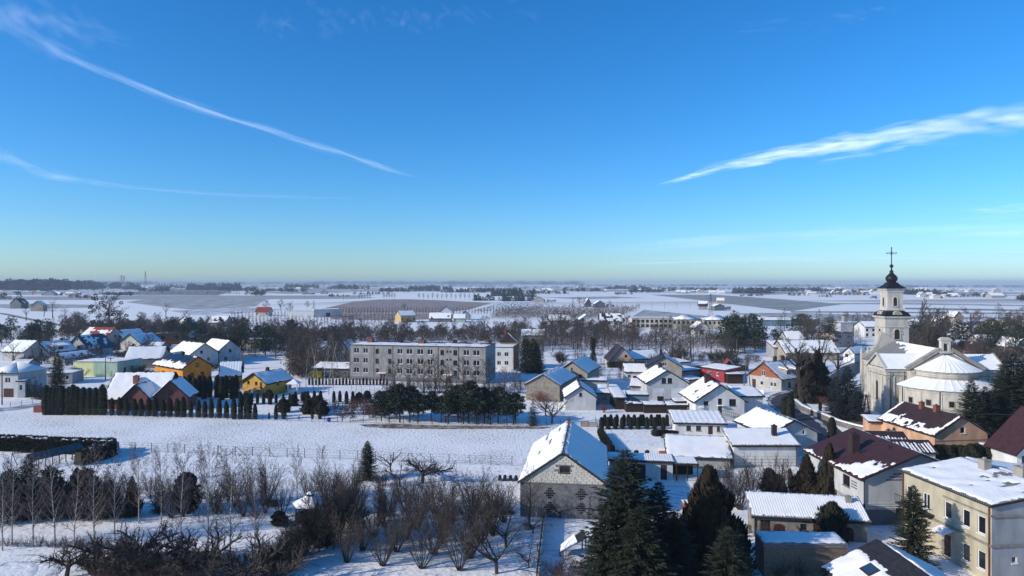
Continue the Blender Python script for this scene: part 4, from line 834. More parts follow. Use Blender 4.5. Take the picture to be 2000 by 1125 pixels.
for lb, _, lst in FG:
    for px, ww, py, he, rs in lst:
        far_house(px, py, ww, he, rs, 'x' if rf.random() < .6 else 'y', rf.choice(['grey', 'tan', 'offwhite', 'dgrey']), rf.choice(['dark', 'grey', 'brown']), rf.choice([.5, .9, 1, 1]), lb, 'group: ' + lb if False else lb.replace('building', 'buildings').replace('house', 'houses'))
def hamlet(x0, x1, y0, y1, n, label, group):
    for i in range(n):
        py = rf.uniform(y0, y1); d = 33350/(py - HY)
        far_house(rf.uniform(x0, x1), py, rf.uniform(9, 22)*F/d, rf.uniform(2.6, 5), rf.uniform(1.5, 5), rf.choice('xxy'), rf.choice(['white', 'offwhite', 'tan', 'cream', 'grey', 'brick']), rf.choice(['dark', 'grey', 'brown', 'maroon']), rf.choice([.6, .95, 1, 1]), label, group)
hamlet(560, 790, 563, 567, 14, 'tiny farmhouse of the far hamlet above the brown hill', 'farmhouses above the brown hill')
hamlet(800, 990, 564, 569, 12, 'tiny farmhouse of the far hamlet in the centre of the horizon', 'farmhouses in the central hamlet')
hamlet(1040, 1300, 565, 571, 18, 'tiny farmhouse of the far hamlet along the central right horizon', 'farmhouses along the right horizon')
hamlet(1310, 1440, 571, 574, 8, 'tiny pale farmhouse at the top of the striped crop field', 'farmhouses above the crop field')
hamlet(1560, 1740, 572, 577, 16, 'tiny farmhouse of the hamlet left of the church spire', 'farmhouses left of the spire')
hamlet(1780, 2030, 578, 583, 14, 'tiny farmhouse in the line of farms right of the spire', 'farmhouses right of the spire')
hamlet(1780, 2040, 567, 571, 14, 'very distant farmhouse on the right horizon', 'far farmhouses on the right horizon')
hamlet(200, 480, 561, 566, 10, 'very distant farmhouse on the left horizon', 'far farmhouses on the left horizon')
hamlet(1440, 1760, 564, 568, 12, 'very distant farmhouse on the horizon by the long wood', 'far farmhouses by the long wood')
# ------------------------------------------------------------------ church
CHY = math.atan2(-.068, 1.0)
church = thing('parish_church', 'cream baroque church with snowy roofs, round apse and black onion-domed tower', 'church', (80.2, 126.4, 0), CHY)
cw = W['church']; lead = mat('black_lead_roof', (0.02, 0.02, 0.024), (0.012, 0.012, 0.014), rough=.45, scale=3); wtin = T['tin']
cream2 = plaster('church_trim_cream', (0.56, 0.52, 0.445), .82)
HE, RZ = 8.85, 12.45
def cpart(mb, nm, m, parent=church, smooth=False): return mb.build(nm, m, parent, smooth)
NW, NL = 6.2, 19.4
q = MB(); q.box(-NW, 0, -.3, NW, NL, HE); cpart(q, 'nave_wall', cw)
q = MB(); q.slab([(-NW, -.0, HE), (NW, -.0, HE), (0, -.0, RZ)], (0, 1, 0), .5); cpart(q, 'chancel_gable', cw)
# raked cornice of the gable facing the viewer
for sgn in (-1, 1):
    q = MB(); a = Vector((sgn*(NW + .5), -.35, HE - .1)); b = Vector((sgn*.85, -.35, RZ - .05)); u = (b - a).normalized(); n = Vector((-u.z*sgn, 0, u.x*sgn)); n = n if n.z > 0 else -n
    q.slab([a, b, b + n*.55, a + n*.55], (0, 1, 0), .95); cpart(q, 'raked_cornice', W['tan'])
    q = MB(); a2 = a + n*.56; b2 = b + n*.56; q.slab([a2 + Vector((0, -.05, 0)), b2 + Vector((0, -.05, 0)), b2 + Vector((0, 1.0, 0)), a2 + Vector((0, 1.0, 0))], n, .05); cpart(q, 'cornice_flashing', W['grey'])
def croof(nm, pts, n, snow, seed):
    """roof plane with eave p0-p1 and ridge p3-p2"""
    q = MB(); q.slab(pts, n, .16); ro = cpart(q, nm, wtin)
    s = MB(); p0, p1, p2, p3 = [Vector(p) for p in pts]; nu, nv = 60, 22; n = Vector(n); idx = {}
    def vt(i, j):
        if (i, j) in idx: return idx[i, j]
        u, v = i/nu, j/nv; p = p0.lerp(p1, u).lerp(p3.lerp(p2, u), v)
        idx[i, j] = len(s.v); s.v.append(tuple(p + n*(.17 + (.05 if (i % 3) else .015) + .02*mnoise.noise(p*.6)))); return idx[i, j]
    for i in range(nu):
        for j in range(nv):
            u, v = (i+.5)/nu, (j+.5)/nv; p = p0.lerp(p1, u).lerp(p3.lerp(p2, u), v)
            if snow(u, v, mnoise.noise(p*.5 + Vector((seed, 0, 0))) + .5*mnoise.noise(p*1.7)): s.f.append((vt(i, j), vt(i+1, j), vt(i+1, j+1), vt(i, j+1))); s.m.append(0)
    if s.f: s.build('roof_snow', snow_m, ro)
    return ro
kz = (RZ - HE)/NW; nl = Vector((-(RZ-HE), 0, NW)).normalized(); nr = Vector((RZ-HE, 0, NW)).normalized()
croof('nave_roof', [(-NW - .4, .6, HE - .4*kz), (-NW - .4, NL, HE - .4*kz), (0, NL, RZ), (0, .6, RZ)], nl, lambda u, v, nz: u < .08 + .84*v**1.6 + nz*.2 , 1)
croof('nave_roof', [(NW + .4, .6, HE - .4*kz), (NW + .4, NL, HE - .4*kz), (0, NL, RZ), (0, .6, RZ)], nr, lambda u, v, nz: True, 2)
# transepts
for sgn in (-1, 1):
    x0, x1 = (-9.9, -NW) if sgn < 0 else (NW, 11.2)
    q = MB(); q.box(x0, 1.6, -.3, x1, 8.4, HE); cpart(q, 'transept_wall', cw)
    xe = -9.9 if sgn < 0 else 11.2; ym = 5.0; zr = 11.15
    q = MB(); q.slab([(xe, 1.6, HE), (xe, 8.4, HE), (xe, ym, zr - .1)], (-sgn, 0, 0), .4); cpart(q, 'pediment', cream2)
    k = (zr - HE)/3.4; xi = sgn*1.9
    for a_, side in ((1.25, -1), (8.75, 1)):
        n = Vector((0, side*(zr - HE), 3.4)).normalized()
        croof('transept_roof', [(xe + sgn*.35, a_, HE - .35*k), (xi, a_, HE - .35*k), (xi, ym, zr), (xe + sgn*.35, ym, zr)], n, lambda u, v, nz: True, 3)
    for a_, b_ in ((1.25, ym), (8.75, ym)):
        q = MB(); A_ = Vector((xe + sgn*.02, a_, HE - .1)); B_ = Vector((xe + sgn*.02, b_, zr + .12)); q.slab([A_, B_, B_ + Vector((0, 0, .28)), A_ + Vector((0, 0, .28))], (sgn, 0, 0), .38); cpart(q, 'raked_cornice', cream2)
    q = MB(); q.lathe([(.55, 0), (.55, .06)], 16); ob = cpart(q, 'tympanum_relief', cream2); ob.rotation_euler = (0, R(90*sgn), 0); ob.location = (xe + sgn*.0, ym, HE + .85)
# apse and ambulatory
def arc(r, n=36): return [(r*math.cos(-math.pi*i/n), r*math.sin(-math.pi*i/n)) for i in range(n+1)]
def shell(prof, n=36):
    q = MB(); q.rings([[(x, y, z) for x, y in arc(r, n)] for r, z in prof], 0, cap=False, closed=False); return q
RA, RB = 5.2, 8.3
cpart(shell([(RA, 6.0), (RA, 8.3), (RA + .12, 8.32), (RA + .12, 8.55), (RA + .35, 8.75), (RA + .35, 8.9)]), 'apse_wall', cw)
cpart(shell([(RA + .03, 7.72), (RA + .07, 7.74), (RA + .07, 7.84), (RA + .03, 7.86)]), 'string_course', cream2)
cpart(shell([(RB, -.3), (RB, 5.5), (RB + .12, 5.52), (RB + .12, 5.75), (RB + .3, 5.85), (RB + .3, 6.0)]), 'ambulatory_wall', cw)
def fan(r0, z0, r1, z1, seed, n=72):
    q = MB(); rs = []
    for r, z in ((r0, z0), (r0, z0 + .1), ((r0*.6 + r1*.4), z0*.6 + z1*.4 + .12), (r1, z1 + .1)):
        rs.append([(r*math.cos(-math.pi*i/n), r*math.sin(-math.pi*i/n), z + (.06 if i % 4 == 0 else 0)) for i in range(n+1)])
    q.rings(rs, 0, cap=False, closed=False); return q
ro = cpart(fan(RA + .5, 8.88, .25, 11.35, 1), 'apse_roof', wtin); s_ = fan(RA + .5, 8.95, .3, 11.42, 1); s_.build('roof_snow', snow_m, ro)
ro = cpart(fan(RB + .45, 5.98, RA - .05, 7.4, 1), 'ambulatory_roof', wtin); s_ = fan(RB + .45, 6.05, RA + .01, 7.47, 1); s_.build('roof_snow', snow_m, ro)
cpart(shell([(RA + .09, 7.845), (RA + .11, 7.9), (RA, 7.91)]), 'shadow_strip', lead)  # dark band painting in the shadow line along the apse string course
# square barred windows of the ambulatory
for ang, zz in ((-158, 3.75), (-136, 3.75), (-112, 3.75), (-88, 3.75), (-64, 3.75), (-158, 1.3), (-136, 1.3), (-112, 1.3)):
    a = R(ang); c = Vector((RB*math.cos(a), RB*math.sin(a), zz))
    f = MB(); f.box(-.5, -.07, -.6, .5, .05, .6); ob = cpart(f, 'window', W['tan']); ob.location = c; ob.rotation_euler = (0, 0, a + R(90))
    p = MB(); p.box(-.38, -.085, -.48, .38, -.072, .48); p.build('pane', pane_m, ob)
    p = MB(); 
    for i in (-1, 0, 1): p.box(-.38, -.1, i*.24 - .015, .38, -.086, i*.24 + .015)
    p.box(-.015, -.102, -.48, .015, -.1005, .48); p.build('bar', metal_d, ob)
for ang in (-170, -147, -124, -100, -76, -52, -30):
    a = R(ang); f = MB(); f.box(-.35, -.1, -.3, .35, .1, 5.5); ob = cpart(f, 'pilaster', cream2); ob.location = (RB*math.cos(a), RB*math.sin(a), 0); ob.rotation_euler = (0, 0, a + R(90))
for ang in (-124, -170):
    a = R(ang); f = MB(); f.tube([(0, -.2, 5.9), (0, -.2, 0)], .07); ob = cpart(f, 'downpipe', metal_d); ob.location = (RB*math.cos(a), RB*math.sin(a), 0); ob.rotation_euler = (0, 0, a + R(90))
# cornices, string courses and pilasters of the long walls
cb = []
for sgn in (-1, 1):
    x0, x1 = sorted((-9.9 if sgn < 0 else 11.2, sgn*(NW - .2)))
    cb += [('cornice', (x0 - .22, 1.38, 8.25, x1 + .22, 8.62, 8.8)), ('string_course', (x0 - .1, 1.5, 7.25, x1 + .1, 8.5, 7.42)), ('plinth', (x0 - .14, 1.46, -.2, x1 + .14, 8.54, .7))]
    y0, y1 = 8.7, NL - .02
    for nm, e, z0, z1 in (('cornice', .24, 8.26, 8.78), ('string_course', .1, 7.26, 7.43), ('plinth', .15, -.2, .69)):
        xa, xb = sorted((sgn*(NW + e), sgn*(NW - .3))); cb.append((nm, (xa, y0, z0, xb, y1, z1)))
cb += [('cornice', (-NW - .1, -.12, 8.27, -RA - .3, 1.3, 8.77)), ('cornice', (RA + .3, -.12, 8.27, NW + .1, 1.3, 8.77))]
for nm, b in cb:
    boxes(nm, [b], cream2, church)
    if nm != 'plinth': boxes('shadow_strip', [(b[0] - .03, b[1] - .03, b[5] + .003, b[3] + .03, b[4] + .03, b[5] + .07)], lead, church)  # thin dark strips paint the mouldings' shadow lines onto the walls
pil = []
for sgn in (-1, 1):
    for y_ in (1.75, 3.1, 6.9, 8.2): pil.append((-9.9 if sgn < 0 else 11.2, y_, 'x', sgn))
    for y_ in (9.4, 12.2, 13.2, 17.4, 18.6): pil.append((sgn*NW, y_, 'x', sgn))
for x_ in (-9.6, -8.6, -7.0, 7.0, 9.0, 10.9): pil.append((x_, 1.6, 'y', 0))
for x_, y_, ax_, sgn in pil:
    q = MB()
    if ax_ == 'x': q.box(x_ - .13, y_ - .32, .71, x_ + .13, y_ + .32, 7.24); q.box(x_ - .2, y_ - .4, 6.9, x_ + .2, y_ + .4, 7.23)
    else: q.box(x_ - .32, y_ - .13, .71, x_ + .32, y_ + .13, 7.24)
    cpart(q, 'pilaster', cream2)
def arched(w_, h_, t, n=10):
    a = w_/2; pts = [(-a, 0), (a, 0)] + [(a*math.cos(x), h_ - a + a*math.sin(x)) for x in np.linspace(0, math.pi, n)]
    return pts
def arch_window(loc, rz, w_, h_, louvre=False):
    f = MB(); outer = arched(w_ + .5, h_ + .25, 0); inner = arched(w_, h_, 0); b = len(f.v)
    k = len(outer)
    for y in (.05, -.12):
        for p in outer: f.v.append((p[0], y, p[1] - .02))
        for p in inner: f.v.append((p[0], y, p[1]))
    for i in range(1, k):
        j = (i+1) % k
        f.f += [(2*k+i, 2*k+j, 3*k+j, 3*k+i), (i, j, 2*k+j, 2*k+i), (k+i, k+j, 3*k+j, 3*k+i)]; f.m += [0]*3
    f.box(-w_/2 - .32, -.2, -.18, w_/2 + .32, .04, -.03)
    ob = cpart(f, 'arched_window', cream2); ob.location = loc; ob.rotation_euler = (0, 0, rz)
    p = MB(); p.slab([(x, -.012, z) for x, z in inner], (0, -1, 0), .02); p.build('pane', pane_m if not louvre else trim_dark, ob)
    if louvre:
        p = MB(); z = .12
        while z < h_ - w_/2: p.slab([(-w_/2, -.05, z), (w_/2, -.05, z), (w_/2, -.09, z - .1), (-w_/2, -.09, z - .1)], (0, -.3, -1), .02); z += .2
        p.build('louvre', trim_brown, ob)
    else:
        p = MB(); p.box(-.03, -.05, 0, .03, -.034, h_ - .05)
        for z in np.arange(.5, h_ - .4, .55): p.box(-w_/2, -.049, z, w_/2, -.035, z + .04)
        p.build('glazing_bar', metal_d, ob)
    return ob
arch_window((-9.9, 5.0, 2.6), R(-90), 1.0, 3.6); arch_window((-NW, 10.8, 3.4), R(-90), 1.1, 4.1); arch_window((-NW, 15.3, 3.4), R(-90), 1.1, 4.1)
for x_ in (-9.1, -6.6):
    q = MB(); q.tube([(x_, 1.35, 8.3), (x_, 1.35, 0)], .07); cpart(q, 'downpipe', metal_d)
# facade with swept volutes at the far end
prof = [(-6.6, -.3), (-6.6, 9.4), (-6.3, 9.9), (-5.7, 9.85), (-5.2, 10.2), (-4.6, 10.5), (-4.0, 11.1), (-3.4, 12.0), (-2.9, 13.2), (-2.6, 14.6)]
prof = prof + [(-x, min(z, 11.3)) for x, z in reversed(prof)]
q = MB(); q.slab([(x, NL, z) for x, z in prof], (0, 1, 0), 1.0); cpart(q, 'facade_wall', cw)
q = MB(); up = [p for p in prof if p[1] > 9]
for i in range(len(up) - 1):
    if abs(up[i][0] - up[i+1][0]) < 4: q.bar((up[i][0], NL + .5, up[i][1]), (up[i+1][0], NL + .5, up[i+1][1]), .34, 0, Vector((0, 1, 0)))
cpart(q, 'volute_coping', cream2)
for x_ in (-6.5, -5.2):
    q = MB(); q.lathe([(.3, 9.6), (.3, 10.2), (.38, 10.25), (.12, 10.6), (.2, 10.9), (.02, 11.1)], 8, 0, (x_, NL + .5)); cpart(q, 'finial', cream2)
# tower
TX, TY = .9, 22.4
def sq(r, z, a=0): return [(TX - r, TY - r, z), (TX + r, TY - r, z), (TX + r, TY + r, z), (TX - r, TY + r, z)]
def sqt(prof): 
    q = MB(); q.rings([sq(r, z) for r, z in prof]); return q
cpart(sqt([(2.4, -.3), (2.4, 17.2)]), 'tower_wall', cw)
cpart(sqt([(2.45, 15.3), (2.6, 15.4), (2.6, 15.6), (2.45, 15.65)]), 'tower_string_course', cream2)
cpart(sqt([(2.42, 17.1), (2.5, 17.2), (2.75, 17.45), (2.8, 17.6), (2.8, 17.75), (2.5, 17.77)]), 'tower_cornice', cream2)
for sx_ in (-1, 1):
    for sy_ in (-1, 1):
        q = MB(); q.box(TX + sx_*1.95 - .5, TY + sy_*1.95 - .5, -.2, TX + sx_*1.95 + .5, TY + sy_*1.95 + .5, 15.3); cpart(q, 'corner_pilaster', cream2)
        q = MB(); q.box(TX + sx_*1.3 - .33, TY + sy_*1.3 - .33, 19.3, TX + sx_*1.3 + .33, TY + sy_*1.3 + .33, 22.95); cpart(q, 'corner_pilaster', cream2)
cpart(sqt([(2.78, 17.78), (2.72, 18.0), (2.3, 18.6), (1.75, 18.95), (1.7, 19.0)]), 'skirt_roof', lead)
for k, (dx, dy) in enumerate(((0, -1), (1, 0), (0, 1), (-1, 0))):
    q = MB(); pts = [(-1.05, 0), (1.05, 0)] + [(1.05*math.cos(t), .05 + 1.1*math.sin(t)) for t in np.linspace(.05, math.pi - .05, 14)]
    q.slab([(x, -.0, z) for x, z in pts], (0, 1, 0), .9); ob = cpart(q, 'round_gable', cream2); ob.location = (TX + dx*2.62, TY + dy*2.62, 17.76); ob.rotation_euler = (0, 0, k*R(90))
    q = MB(); q.rings([[(.62*math.cos(t), -.03, .5 + .62*math.sin(t)) for t in np.linspace(0, 2*math.pi, 20, endpoint=False)], [(.62*math.cos(t), -.001, .5 + .62*math.sin(t)) for t in np.linspace(0, 2*math.pi, 20, endpoint=False)]]); q.build('roundel', W['tan'], ob)
cpart(sqt([(1.62, 18.9), (1.62, 23.2)]), 'lantern_wall', cw)
cpart(sqt([(1.75, 19.0), (1.75, 19.35), (1.66, 19.4)]), 'lantern_plinth', cream2)
cpart(sqt([(1.66, 22.95), (1.74, 23.0), (1.74, 23.2), (1.9, 23.4), (2.0, 23.6), (2.0, 23.75), (1.6, 23.77)]), 'lantern_cornice', cream2)
for k, (dx, dy) in enumerate(((0, -1), (1, 0), (0, 1), (-1, 0))):
    arch_window((TX + dx*2.4, TY + dy*2.4, 12.9), k*R(90), 1.1, 2.1, True)
    arch_window((TX + dx*1.62, TY + dy*1.62, 20.0), k*R(90), .75, 1.85, True)
    q = MB(); q.box(-1.2, -.16, 14.0, -.85, .0, 14.25); q.box(.85, -.16, 14.0, 1.2, .0, 14.25); ob = cpart(q, 'impost', cream2); ob.location = (TX + dx*2.4, TY + dy*2.4, 0); ob.rotation_euler = (0, 0, k*R(90))
cpart(sqt([(2.25, 23.78), (2.25, 23.86), (1.75, 24.1), (1.3, 24.45), (1.0, 24.85), (.9, 25.05)]), 'flared_roof', lead)
q = MB(); q.lathe([(.9, 25.0), (.88, 25.2), (1.05, 25.4), (1.2, 25.75), (1.18, 26.1), (.95, 26.5), (.6, 26.8), (.4, 27.1), (.32, 27.35), (.42, 27.4), (.42, 27.5), (.2, 27.65), (.14, 28.0), (.12, 28.3)], 16, 0, (TX, TY)); cpart(q, 'onion_dome', lead, church, True)
q = MB(); q.lathe([(.05, 28.2), (.28, 28.3), (.4, 28.6), (.28, 28.9), (.05, 29.0)], 14, 0, (TX, TY)); cpart(q, 'orb', lead, church, True)
q = MB(); q.box(TX - .07, TY - .06, 28.95, TX + .07, TY + .06, 32.6); q.box(TX - 1.0, TY - .05, 31.35, TX + 1.0, TY + .05, 31.49)
for x_, z_ in ((-1.0, 31.42), (1.0, 31.42), (0, 32.6)): q.lathe([(.02, z_ - .16), (.16, z_), (.02, z_ + .16)], 8, 0, (TX + x_, TY))
for a_ in (45, 135, 225, 315): q.bar((TX, TY, 31.42), (TX + .55*math.cos(R(a_)), TY, 31.42 + .55*math.sin(R(a_))), .05)
cpart(q, 'cross', lead)
# small bell turret over the chancel gable
boxes('turret_pier', [(sx_*.62 - .2, -.25, 12.304, sx_*.62 + .2, .6, 14.296) for sx_ in (-1, 1)], cream2, church)
q = MB(); q.box(-1.15, -.4, 11.95, 1.15, .75, 12.3); q.box(-.419, -.2, 13.75, .419, .55, 14.3); q.box(-1.0, -.35, 14.3, 1.0, .7, 14.5)
cpart(q, 'bell_turret', cream2)
q = MB(); q.slab([(x, -.2, 14.5 + z) for x, z in [(-.95, 0), (.95, 0)] + [(.95*math.cos(t), .42*math.sin(t)) for t in np.linspace(.1, math.pi - .1, 10)]], (0, 1, 0), .75); cpart(q, 'turret_pediment', cream2)
q = MB(); q.lathe([(.28, 14.9), (.3, 15.1), (.12, 15.4), (.16, 15.6), (.04, 15.8), (.03, 16.5)], 10, 0, (0, .17)); cpart(q, 'turret_finial', lead)
q = MB(); q.lathe([(.3, 12.9), (.24, 13.05), (.17, 13.45), (.06, 13.6)], 10, 0, (0, .17)); cpart(q, 'bell', metal_d)
# ------------------------------------------------------------------ vegetation: prototype meshes
bark_dark = mat('dark_bark', (0.055, 0.042, 0.034), (0.03, 0.024, 0.02), scale=6, stretch=(1, 1, .3))
bark_birch = mat('birch_bark', (0.42, 0.37, 0.32), (0.06, 0.05, 0.045), scale=3.0, lo=.36, hi=.5, stretch=(1, 1, 2.5))
bark_grey = mat('grey_bark', (0.11, 0.085, 0.07), (0.06, 0.048, 0.04), scale=6, stretch=(1, 1, .3))
twig_brown = mat('brown_twig', (0.088, 0.068, 0.054), (0.055, 0.044, 0.037), scale=.8)
twig_red = mat('reddish_twig', (0.135, 0.082, 0.062), (0.085, 0.052, 0.042), scale=.8)
twig_birch = mat('birch_twig', (0.16, 0.115, 0.105), (0.09, 0.065, 0.06), scale=.8)
twig_pink = mat('red_shrub_twig', (0.26, 0.10, 0.07), (0.16, 0.07, 0.05), scale=.8)
need_spruce = mat('spruce_needles', (0.046, 0.054, 0.028), (0.017, 0.022, 0.013), scale=1.4, detail=6)
need_pine = mat('pine_needles', (0.055, 0.068, 0.040), (0.024, 0.032, 0.022), scale=1.2, detail=6)
need_thuja = mat('thuja_foliage', (0.036, 0.038, 0.022), (0.018, 0.021, 0.013), scale=1.6, detail=6)
need_thujab = mat('bronzed_thuja_foliage', (0.050, 0.036, 0.019), (0.024, 0.021, 0.013), scale=1.1, detail=6)
need_blue = mat('blue_spruce_needles', (0.042, 0.054, 0.05), (0.018, 0.026, 0.025), scale=1.4, detail=6)
mistle = mat('mistletoe', (0.03, 0.036, 0.018), (0.018, 0.02, 0.012), scale=2)

class TB:
    """growing branches into one vertex/face list"""
    def __init__(s): s.v = []; s.f = []
    def tube(s, pts, r0, r1, k):
        n = len(pts); b = len(s.v)
        for i, p in enumerate(pts):
            d = (pts[min(i+1, n-1)] - pts[max(i-1, 0)])
            u = d.cross(Vector((.31, .77, .55))).normalized(); v = u.cross(d).normalized(); r = r0 + (r1 - r0) * i/(n-1)
            for j in range(k):
                a = 2*math.pi*j/k; s.v.append(tuple(p + (u*math.cos(a) + v*math.sin(a))*r))
        for i in range(n-1):
            for j in range(k):
                a = b + i*k; jj = (j+1) % k; s.f.append((a+j, a+jj, a+k+jj, a+k+j))
    def tri(s, a, b, c):
        i = len(s.v); s.v += [tuple(a), tuple(b), tuple(c)]; s.f.append((i, i+1, i+2))
    def mesh(s, name, m):
        me = bpy.data.meshes.new(name); me.from_pydata(s.v, [], s.f); me.materials.append(m); me.update(); return me
UP = Vector((0, 0, 1))
def rvec(rng): return Vector((rng.gauss(0, 1), rng.gauss(0, 1), rng.gauss(0, 1))).normalized()
def grow(rng, wood, twig, start, d, L, r, lvl, S):
    n = S['seg'][lvl]; pts = [start]; step = L/n; p = start; d = d.normalized()
    for i in range(n):
        d = (d + rvec(rng)*S['wob'][lvl] + UP*S['trop'][lvl]).normalized(); p = p + d*step; pts.append(p)
    k = (6, 4, 3, 3)[min(lvl, 3)]; tgt = wood if lvl < S.get('wl', 2) else twig
    tip = r*S.get('tip', .3) if lvl < S['max'] else r*.4
    tgt.tube(pts, r, tip, k)
    if lvl >= S['max']: return
    nc = S['n'][lvl]; t0 = S['t0'][lvl]; ph = rng.uniform(0, 6.28)
    for c in range(nc):
        t = t0 + (1 - t0)*(c + rng.random())/nc; x = t*n; i = min(int(x), n-1); q = pts[i].lerp(pts[i+1], x - i)
        ax = (pts[i+1] - pts[i]).normalized(); ph += 2.4 + rng.uniform(-.5, .5)
        u = ax.cross(Vector((.13, .99, .05))).normalized(); v = ax.cross(u); side = u*math.cos(ph) + v*math.sin(ph)
        an = R(S['ang'][lvl] + rng.uniform(-12, 12)); cdir = ax*math.cos(an) + side*math.sin(an)
        ln = L*S['rat'][lvl]*rng.uniform(.7, 1.2)*(1 - S['tap'][lvl]*t)
        rr = (r + (tip - r)*t)*S['rr'][lvl]
        grow(rng, wood, twig, q, cdir, ln, max(rr, S['rmin']), lvl + 1, S)
PROTO = {}
def bare(key, seed, S, mw, mt, starts=None):
    rng = random.Random(seed); wd, tw = TB(), TB()
    for st, d, L, r in (starts(rng) if starts else [(Vector((0, 0, -.2)), UP, S['L'], S['r'])]): grow(rng, wd, tw, st, d, L, r, S.get('l0', 0), S)
    me = (wd.mesh('trunk', mw), tw.mesh('crown', mt)); zs = max(v[2] for v in tw.v + wd.v)
    PROTO.setdefault(key, []).append((me, zs)); return me
S_birch = dict(max=3, seg=(9, 4, 3, 2), wob=(.035, .07, .12, .2), trop=(.04, .10, .07, -.02), n=(28, 8, 5), t0=(.2, .15, .15), ang=(46, 38, 40), rat=(.36, .42, .5), tap=(.55, .5, .4), rr=(.45, .5, .65), rmin=.017, L=8.6, r=.095, tip=.12, wl=2)
for s in (1, 2, 3): bare('birch', s, S_birch, bark_birch, twig_birch)
S_hazel = dict(max=3, seg=(3, 5, 3, 2), wob=(.05, .08, .14, .2), trop=(.0, .035, .05, .03), n=(0, 15, 8), t0=(.9, .25, .15), ang=(30, 34, 38), rat=(1, .36, .42), tap=(0, .35, .4), rr=(.8, .42, .6), rmin=.0135, l0=1, tip=.25, wl=2)
def st_hazel(rng):
    out = []
    for i in range(11):
        a = i*2.4 + rng.uniform(-.4, .4); t = R(rng.uniform(6, 36)); out.append((Vector((.16*math.cos(a), .16*math.sin(a), -.1)), Vector((math.sin(t)*math.cos(a), math.sin(t)*math.sin(a), math.cos(t))), rng.uniform(3.6, 4.9), rng.uniform(.045, .075)))
    out.append((Vector((0, 0, -.2)), UP, .7, .26)); return out
for s in (11, 12, 13, 14): bare('hazel', s, S_hazel, bark_dark, twig_brown, st_hazel)
S_shrub = dict(S_hazel, rmin=.010, n=(0, 7, 3))
def st_shrub(rng):
    return [(Vector((rng.gauss(0, .12), rng.gauss(0, .12), -.05)), Vector((rng.gauss(0, .45), rng.gauss(0, .45), 1)), rng.uniform(.8, 1.6), .015) for i in range(20)]
S_dense = dict(S_hazel, n=(0, 17, 10), rmin=.016, wob=(.05, .14, .22, .25), rat=(1, .42, .5))
def st_dense(rng):
    return [(Vector((rng.gauss(0, .5), rng.gauss(0, .5), -.05)), Vector((rng.gauss(0, .55), rng.gauss(0, .55), 1)), rng.uniform(2.2, 3.6), .05) for i in range(18)]
for s in (26, 27): bare('dense', s, S_dense, bark_dark, mat('olive_twig', (0.066, 0.052, 0.034), (0.036, 0.031, 0.022), scale=.8), st_dense)
for s in (21, 22): bare('shrub', s, S_shrub, twig_red, twig_red, st_shrub)
for s in (23,): bare('pinkshrub', s, dict(S_shrub, n=(0, 9, 5)), twig_pink, twig_pink, st_shrub)
S_apple = dict(max=3, seg=(3, 7, 5, 3), wob=(.1, .26, .26, .2), trop=(0, -.02, .05, .14), n=(7, 13, 8), t0=(.55, .15, .15), ang=(62, 48, 45), rat=(1.9, .45, .5), tap=(.1, .4, .4), rr=(.6, .45, .55), rmin=.014, L=1.7, r=.20, tip=.75, wl=2)
for s in (31, 32, 33): bare('apple', s, S_apple, bark_dark, twig_brown)
S_fruit = dict(S_apple, seg=(3, 5, 4, 2), wob=(.06, .14, .18, .2), L=1.2, r=.11, n=(6, 7, 4), ang=(50, 42, 45), rat=(1.8, .45, .5), rmin=.012)
for s in (36, 37): bare('fruit', s, S_fruit, bark_dark, twig_brown)
S_dec = dict(max=3, seg=(6, 6, 4, 2), wob=(.05, .11, .16, .2), trop=(.03, .06, .05, .02), n=(13, 8, 7), t0=(.28, .2, .12), ang=(48, 42, 42), rat=(.52, .42, .42), tap=(.45, .4, .35), rr=(.5, .48, .55), rmin=.02, L=10.5, r=.27, tip=.2, wl=2)
for s in (41, 42, 43, 44): bare('dec', s, S_dec, bark_dark, twig_brown)
S_mid = dict(S_dec, max=3, n=(13, 8, 7), rmin=.042, seg=(5, 4, 3, 1), rat=(.52, .46, .5))
for s in (51, 52, 53): bare('mid', s, S_mid, bark_grey, twig_brown)
S_round = dict(S_dec, max=3, n=(16, 10, 8), t0=(.2, .2, .1), ang=(55, 45, 45), rat=(.55, .45, .45), tap=(.5, .4, .3), rmin=.03)
bare('round', 55, S_round, bark_dark, twig_red)
S_lime = dict(S_dec, n=(9, 9, 8), t0=(.5, .5, .1), ang=(54, 48, 42), wob=(.06, .18, .2, .2), trop=(.03, .09, .08, .05), rat=(.55, .34, .5), L=8.5, r=.42, tip=.35, rr=(.55, .35, .5), rmin=.018)
for s in (61, 62): bare('lime', s, S_lime, bark_dark, twig_brown)
S_poplar = dict(S_dec, n=(26, 7, 4), t0=(.15, .2, .1), ang=(22, 24, 30), rat=(.32, .4, .5), trop=(.02, .12, .08, .05), L=17, r=.3, rmin=.055)
bare('poplar', 65, S_poplar, bark_grey, twig_brown)
S_wb = dict(S_birch, n=(15, 6, 3), L=12, r=.12, t0=(.35, .2, .2), rmin=.014, wob=(.08, .1, .15, .2))
for s in (71, 72): bare('tallbirch', s, S_wb, bark_birch, twig_birch)

